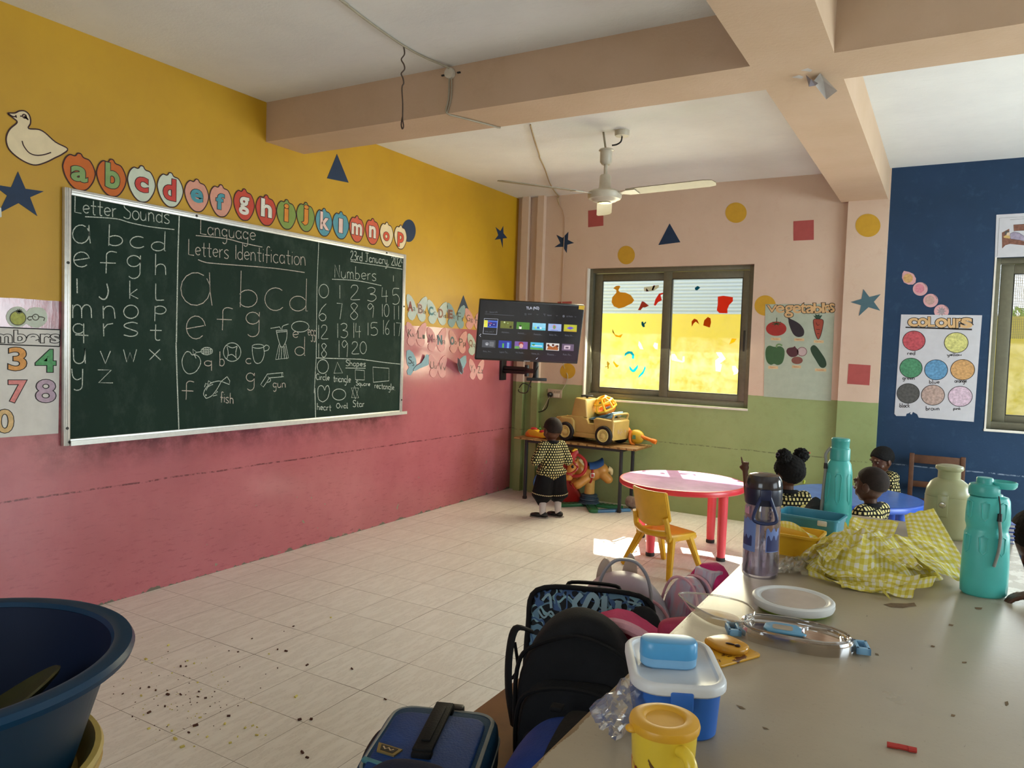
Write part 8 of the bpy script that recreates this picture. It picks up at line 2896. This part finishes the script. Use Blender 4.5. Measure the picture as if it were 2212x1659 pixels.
c = Vector((3.853, -4.30, CZ)) + sd_ * .049
MB().tube(catmull([c + Vector((0, 0, .30)) - sd_ * .014, c + Vector((0, 0, .275)) + sd_ * .002, c + Vector((0, 0, .24)) - sd_ * .001, c + Vector((0, 0, .15)) + sd_ * .004, c + Vector((0, 0, .06)) + sd_ * .008], 5), .0055, 8, flat=1).build('strap', mat('grey_strap', '#8d918c', .7), tb)
MB().cone(c + Vector((0, 0, .225)), c + Vector((0, 0, .245)), .007, .006, 10).build('strap_clip', M_BLKP, tb)

# ---- teal flip top bottle in front
fx_, fy_ = 4.284, -4.835
tf = thing('teal_flask', (fx_, fy_, CZ), 'teal bottle with an open flip top at right of the cream table', 'bottle')
FT = Matrix.Translation((fx_, fy_, CZ)) @ Matrix.Rotation(math.radians(20), 4, 'Z') @ Matrix.Diagonal((.93, .76, 1, 1))
MB().lathe([(0, 0), (.054, 0), (.060, .006), (.0615, .03), (.061, .085), (.060, .115), (.058, .165), (.054, .172), (.053, .180), (.055, .188), (.0575, .195), (.057, .225), (.0545, .255), (.050, .264), (.036, .268), (.034, .272), (0, .272)], 48, FT).build('bottle', M_TEAL, tf)
ncap = MB().lathe([(0, .268), (.036, .268), (.037, .276), (.037, .292), (.034, .297), (.022, .298), (.020, .300), (.020, .312), (.018, .315), (0, .315)], 36, Matrix.Translation((fx_ - .012, fy_ - .005, CZ))).build('neck', M_TEALD, tf)
MC = Matrix.Translation((fx_ + .030, fy_ + .017, CZ + .288)) @ Matrix.Rotation(math.radians(28), 4, 'Z')
MB().lathe([(0, 0), (.028, 0), (.033, .006), (.034, .016), (.031, .018), (.028, .008), (0, .006)], 32, MC).build('flip_cap', M_TEAL, tf)
MB().box((fx_ + .004, fy_ + .003, CZ + .295), (.03, .02, .012), math.radians(28), .003).build('hinge', M_TEALD, tf)
fdir = Vector((.02, -1, 0)).normalized()
for zz0, zz1 in ((.115, .160), (.205, .25)):
    for k in (-1, 0, 1):
        a = math.radians(-95 + k * 48)
        pts = []
        for xx, z_ in ((-.011, zz1), (-.008, zz0 + .008), (0, zz0), (.008, zz0 + .008), (.011, zz1), (0, zz1 + .004)):
            aa = a + xx / .058
            rr = .0592 if zz0 < .2 else .0565
            pts.append(FT @ Vector((rr * math.cos(aa - math.radians(20)), rr * math.sin(aa - math.radians(20)), z_)))
        MB().tube(pts, .0024, 6, True).build('grip_groove', M_TEAL, tf)
sa = math.radians(-62)
sp = FT @ Vector((.064 * math.cos(sa - .35), .064 * math.sin(sa - .35), 0))
MB().tube(catmull([sp + Vector((-.004, .012, .272)), sp + Vector((0, 0, .245)), sp + Vector((0, 0, .225))], 4), .0018, 6).build('cord', M_CBLK, tf)
MB().cone(sp + Vector((0, -.001, .208)), sp + Vector((0, 0, .228)), .0062, .005, 10).build('strap_clip', M_BLKP, tf)
MB().tube(catmull([sp + Vector((0, 0, .208)), sp + Vector((.004, -.003, .17)), sp + Vector((.002, -.004, .13)), sp + Vector((-.006, -.003, .088))], 5), .0066, 8, flat=.6).build('strap', mat('grey_strap', '#8d918c', .7), tf)

# ---- pale green vacuum flask
vf = thing('vacuum_flask', (4.195, -4.13, CZ), 'pale green vacuum flask with a flared top behind the checked cloth', 'flask')
M_SAGE = shiny('sage_enamel', '#a9ab82', .32)
TV_ = T_(4.195, -4.13)
MB().lathe([(0, 0), (.068, 0), (.073, .006), (.074, .012), (.073, .142), (.0735, .146), (0, .146)], 48, TV_).build('body', M_SAGE, vf)
MB().lathe([(0, .146), (.071, .146), (.072, .150), (.068, .172), (.058, .193), (.044, .204), (.036, .208), (.0355, .232), (.0375, .236), (.0435, .240), (.045, .246), (.043, .252), (.030, .256), (0, .257)], 48, TV_).build('shoulder_cap', M_SAGE, vf)
fdv = (Vector(CAM_POS) - Vector((4.195, -4.13, CZ))); fdv.z = 0; fdv.normalize()
fdv = Matrix.Rotation(math.radians(-12), 3, 'Z') @ fdv
MB().box(Vector((4.195, -4.13, CZ + .118)) + fdv * .072, (.034, .010, .075), math.atan2(fdv.y, fdv.x) + PI / 2, .003).build('front_strip', M_SAGE, vf)
MB().lathe([(0, .005), (.009, .004), (.011, 0), (0, 0)], 16, Matrix.Translation(Vector((4.195, -4.13, CZ + .122)) + fdv * .077) @ frame_from(fdv).to_4x4()).build('button', mat('chrome_button', '#b9b4a8', .2, metal=.8), vf)

# ---- notebooks behind the flask
for k in range(5):
    nb_ = thing('notebook', (4.31, -4.03, CZ + k * .0135), '%s blue exercise book of the pile behind the flip top bottle' % ('topmost', 'second', 'third', 'fourth', 'lowest')[4 - k], 'exercise book', 'pile of exercise books')
    rz = math.radians(8 + 2 * math.sin(k * 2.1))
    MB().box((4.315, -4.045, CZ + .0062 + k * .0135), (.145, .15, .0100), rz).build('pages', mat('page_white', '#d9dade', .8), nb_, smooth=0)
    MB().box((4.315, -4.045, CZ + .0122 + k * .0135), (.150, .155, .0018), rz).box((4.315, -4.045, CZ + .0009 + k * .0135), (.150, .155, .0012), rz).build('cover', mat('book_blue', '#3358b8', .5), nb_, smooth=0)

# ---- red crayon stub
cry = MB()
F_ = Matrix.Translation((4.139, -5.874, CZ + .0045)) @ Matrix.Rotation(math.radians(8), 4, 'Z')
cry.cone(F_ @ Vector((-.021, 0, 0)), F_ @ Vector((-.006, 0, 0)), .0045, .0045, 8).cone(F_ @ Vector((-.006, .001, 0)), F_ @ Vector((.009, .0005, 0)), .0043, .0043, 8).cone(F_ @ Vector((.009, -.0005, 0)), F_ @ Vector((.021, 0, 0)), .0046, .0044, 8)
tag(cry.build('crayon', shiny('red_crayon', '#b5342c', .6), None), 'broken red crayon stub lying on the cream table at bottom right', 'crayon')

# ---- yellow gingham cloth heap
def gingham(name):
    t = NT(name)
    uv = t.n('TexCoord').outputs['UV']
    s = t.n('SeparateXYZ', i0=uv)
    C = .0118
    fu = t.math('LESS_THAN', t.math('FRACT', t.math('DIVIDE', s.outputs[0], C * 2)), .5)
    fv = t.math('LESS_THAN', t.math('FRACT', t.math('DIVIDE', s.outputs[1], C * 2)), .5)
    sm = t.math('ADD', fu, fv)
    wv = t.noise(t.obj(), 250, 2)
    c = t.mix(t.math('GREATER_THAN', sm, .5), lin('#f3efdf'), lin('#ebe083'))
    c = t.mix(t.math('GREATER_THAN', sm, 1.5), c, lin('#dfcd50'))
    b = t.bsdf(c, .9, .15, 0, wv, .25, .002)
    tl = t.n('BsdfTranslucent', Color=lin('#d9cc6a')).outputs[0]
    return t.done(t.n('MixShader', i0=.25, i1=b, i2=tl).outputs[0])


M_GING = gingham('yellow_gingham')
gh = thing('gingham_cloth', (3.99, -4.75, CZ), 'crumpled heap of yellow and white checked cloth on the cream table', 'cloth')


def fold(p, k, amp, seed):
    q = p * k + Vector((seed, seed * .7, 0))
    return (1 - abs(mnoise.noise(q)) * 2.2) * amp


def heap(s, t):
    # a rumpled sheet draped over a low mound
    x, y = (s - .5) * 2, (t - .5) * 2
    r = math.hypot(x, y)
    ang = math.atan2(y, x)
    rad = (.165 + .022 * math.sin(ang * 3 + .7) + .014 * math.sin(ang * 7))
    sq = max(abs(x), abs(y))
    rr = sq * rad
    X, Y = (math.cos(ang) * rr * 1.05, math.sin(ang) * rr * .95)
    base = .088 * max(0, 1 - sq ** 2.2)
    f = fold(Vector((X, Y, 0)), 15, .026, 3) + fold(Vector((X, Y, 0)), 33, .010, 9)
    z = base + f * (.25 + .9 * max(0, 1 - sq)) * min(1, (1 - sq) * 5 + .18)
    return Vector((3.985 + X, -4.80 + Y, CZ + .004 + max(0.0, z)))


hp_ = MB()
hp_.grid(heap, 76, 76, (.42, .40))
hp_.build('heap', M_GING, gh, smooth=60, fixn=False)


def sheet(name, P00, P10, P01, P11, uvs, amp, k, seed, nu=26, nv=18, sag=0.0):
    P00, P10, P01, P11 = map(Vector, (P00, P10, P01, P11))
    nrm = (P10 - P00).cross(P01 - P00).normalized()

    def f(s, t):
        p = P00.lerp(P10, s).lerp(P01.lerp(P11, s), t)
        w = mnoise.noise(Vector((s * k, t * k, seed))) * amp + mnoise.noise(Vector((s * k * 2.3, t * k * 2.3, seed + 5))) * amp * .4
        q = p + nrm * w + Vector((0, 0, -sag * (1 - (2 * s - 1) ** 2) * t))
        q.z = max(q.z, CZ + .003)
        return q
    m = MB()
    m.grid(f, nu, nv, uvs)
    return m.build(name, M_GING, gh, smooth=60, fixn=False)


# big folded flap on top, tall flap at right, and lower front fold
sheet('top_flap', (3.93, -4.60, CZ + .115), (4.065, -4.62, CZ + .122), (3.93, -4.82, CZ + .085), (4.04, -4.90, CZ + .045), (.17, .20), .010, 3, 2)
sheet('tall_flap', (4.075, -4.50, CZ + .125), (4.155, -4.50, CZ + .158), (4.10, -4.70, CZ + .070), (4.262, -4.68, CZ + .012), (.16, .24), .010, 3, 8)
sheet('right_flap', (4.04, -4.70, CZ + .092), (4.15, -4.62, CZ + .090), (4.16, -4.86, CZ + .050), (4.265, -4.80, CZ + .006), (.20, .18), .012, 3, 12)
sheet('front_fold', (3.93, -4.96, CZ + .030), (4.14, -4.95, CZ + .055), (3.955, -5.03, CZ + .004), (4.12, -5.02, CZ + .006), (.24, .10), .012, 4, 15)
sheet('left_fold', (3.87, -4.72, CZ + .07), (3.95, -4.88, CZ + .07), (3.845, -4.78, CZ + .010), (3.90, -4.96, CZ + .008), (.18, .10), .012, 4, 19)


rnd = random.Random(31)
for k in range(9):
    a = k * 2 * PI / 9 + rnd.uniform(-.3, .3)
    c = Vector((3.985 + .085 * math.cos(a), -4.80 + .09 * math.sin(a), CZ + rnd.uniform(.045, .085)))
    d1 = Vector((math.cos(a + .4), math.sin(a + .4), rnd.uniform(-.7, -.1))) * rnd.uniform(.06, .09)
    d2 = Vector((-math.sin(a), math.cos(a), rnd.uniform(-.3, .3))) * rnd.uniform(.07, .12)
    sheet('loose_fold', c, c + d1, c + d2, c + d1 + d2 * .8 + Vector((0, 0, rnd.uniform(-.03, .01))), (.09, .12), .014, 3.5, 40 + k * 3, 16, 16)


def strap(pts, w, seed):
    C = [Vector(p) for p in catmull(pts, 8)]
    n = len(C)
    m = MB()
    def f(s, t):
        i = min(int(s * (n - 1)), n - 2)
        p = C[i].lerp(C[i + 1], s * (n - 1) - i)
        tg = (C[i + 1] - C[i]).normalized()
        tw = .5 + 1.0 * math.sin(s * 7 + seed)
        sd = tg.cross(Vector((0, 0, 1))).normalized()
        sd = sd * math.cos(tw) + Vector((0, 0, 1)) * math.sin(tw)
        q = p + sd * (t - .5) * w
        q.z = max(q.z, CZ + .003)
        return q
    m.grid(f, 60, 4, (.4, w))
    return m.build('tie_strap', M_GING, gh, smooth=60, fixn=False)


strap([(3.72, -4.66, CZ + .075), (3.77, -4.69, CZ + .080), (3.83, -4.72, CZ + .065), (3.86, -4.76, CZ + .04), (3.87, -4.84, CZ + .03)], .022, .2)
strap([(3.90, -4.85, CZ + .07), (3.885, -4.92, CZ + .035), (3.92, -4.95, CZ + .02), (3.99, -5.00, CZ + .03), (4.06, -4.99, CZ + .02)], .026, 1.0)
strap([(3.86, -4.96, CZ + .008), (3.93, -5.0, CZ + .012), (4.02, -5.01, CZ + .012), (4.12, -4.97, CZ + .03), (4.17, -4.90, CZ + .03)], .03, 1.6)
strap([(3.80, -4.83, CZ + .008), (3.84, -4.84, CZ + .014), (3.88, -4.86, CZ + .02)], .022, .4)
strap([(4.00, -4.86, CZ + .08), (4.01, -4.93, CZ + .05), (4.04, -4.99, CZ + .02), (4.075, -5.06, CZ + .006)], .010, 2.0)

# ================================================================== crumbs and litter on the floor
cr = MB(); cy_ = MB()
rnd = random.Random(21)
spots = [(120, 883, 1), (248, 843, 1), (312, 835, 1), (362, 858, 1), (447, 858, 1), (450, 890, 1), (680, 868, 1), (672, 905, 1), (728, 915, 1), (795, 867, 1), (545, 890, 1), (313, 1022, 1), (190, 1050, 1), (655, 1118, 1),
         (605, 1168, 1), (1305, 423, 1), (1375, 387, 1), (1070, 477, 1), (900, 567, 1), (967, 575, 1), (1258, 693, 1), (1805, 700, 1), (2050, 923, 1), (1420, 1075, 1), (1505, 1072, 1), (545, 682, 1), (585, 681, 1), (580, 645, 1),
         (898, 1048, 1), (1475, 1353, 1), (1440, 1315, 1), (430, 975, 1), (1258, 557, 1), (1320, 570, 1), (1475, 672, 1),
         (255, 897, 0), (272, 1038, 0), (455, 1113, 0), (312, 1140, 0), (482, 730, 0), (645, 660, 0), (290, 630, 0), (335, 655, 0), (595, 640, 0), (1195, 590, 0), (1650, 322, 0), (870, 1105, 0), (1075, 1118, 0), (1107, 1128, 0), (1105, 1187, 0),
         (965, 1197, 0), (1020, 1135, 0), (910, 1245, 0), (645, 1270, 0), (558, 1275, 0), (740, 1200, 0), (1170, 1187, 0), (1393, 905, 0), (455, 527, 0), (688, 1058, 0), (505, 1215, 0), (670, 800, 0), (480, 1157, 0)]
for x, y, dark in spots:
    p = at(230 + x / 3.403, 1240 + y / 3.403, 2, 0.0)
    s = rnd.uniform(.005, .012)
    (cr if dark else cy_).box(p + Vector((0, 0, s * .3)), (s * rnd.uniform(.8, 1.8), s * .8, s * .6), Matrix.Rotation(rnd.random() * 3, 3, 'Z') @ Matrix.Rotation(rnd.random(), 3, 'X'))
for k in range(120):
    x, y = rnd.gauss(600, 260), rnd.gauss(880, 170)
    p = at(230 + x / 3.403, 1240 + y / 3.403, 2, 0.0)
    if p.x < .15:
        continue
    s = rnd.uniform(.0015, .004)
    (cr if rnd.random() < .6 else cy_).box(p + Vector((0, 0, s * .3)), (s * 1.3, s, s * .6), rnd.random() * 3)
tag(cr.build('dark_crumbs', mat('dark_crumb', '#4a2a1e', .8), None, smooth=0), 'scattered dark brown crumbs on the tiled floor beside the basin', 'crumbs', kind='stuff')
tag(cy_.build('pale_crumbs', mat('pale_crumb', '#cdbf6a', .8), None, smooth=0), 'scattered pale yellow crumbs on the tiled floor beside the basin', 'crumbs', kind='stuff')
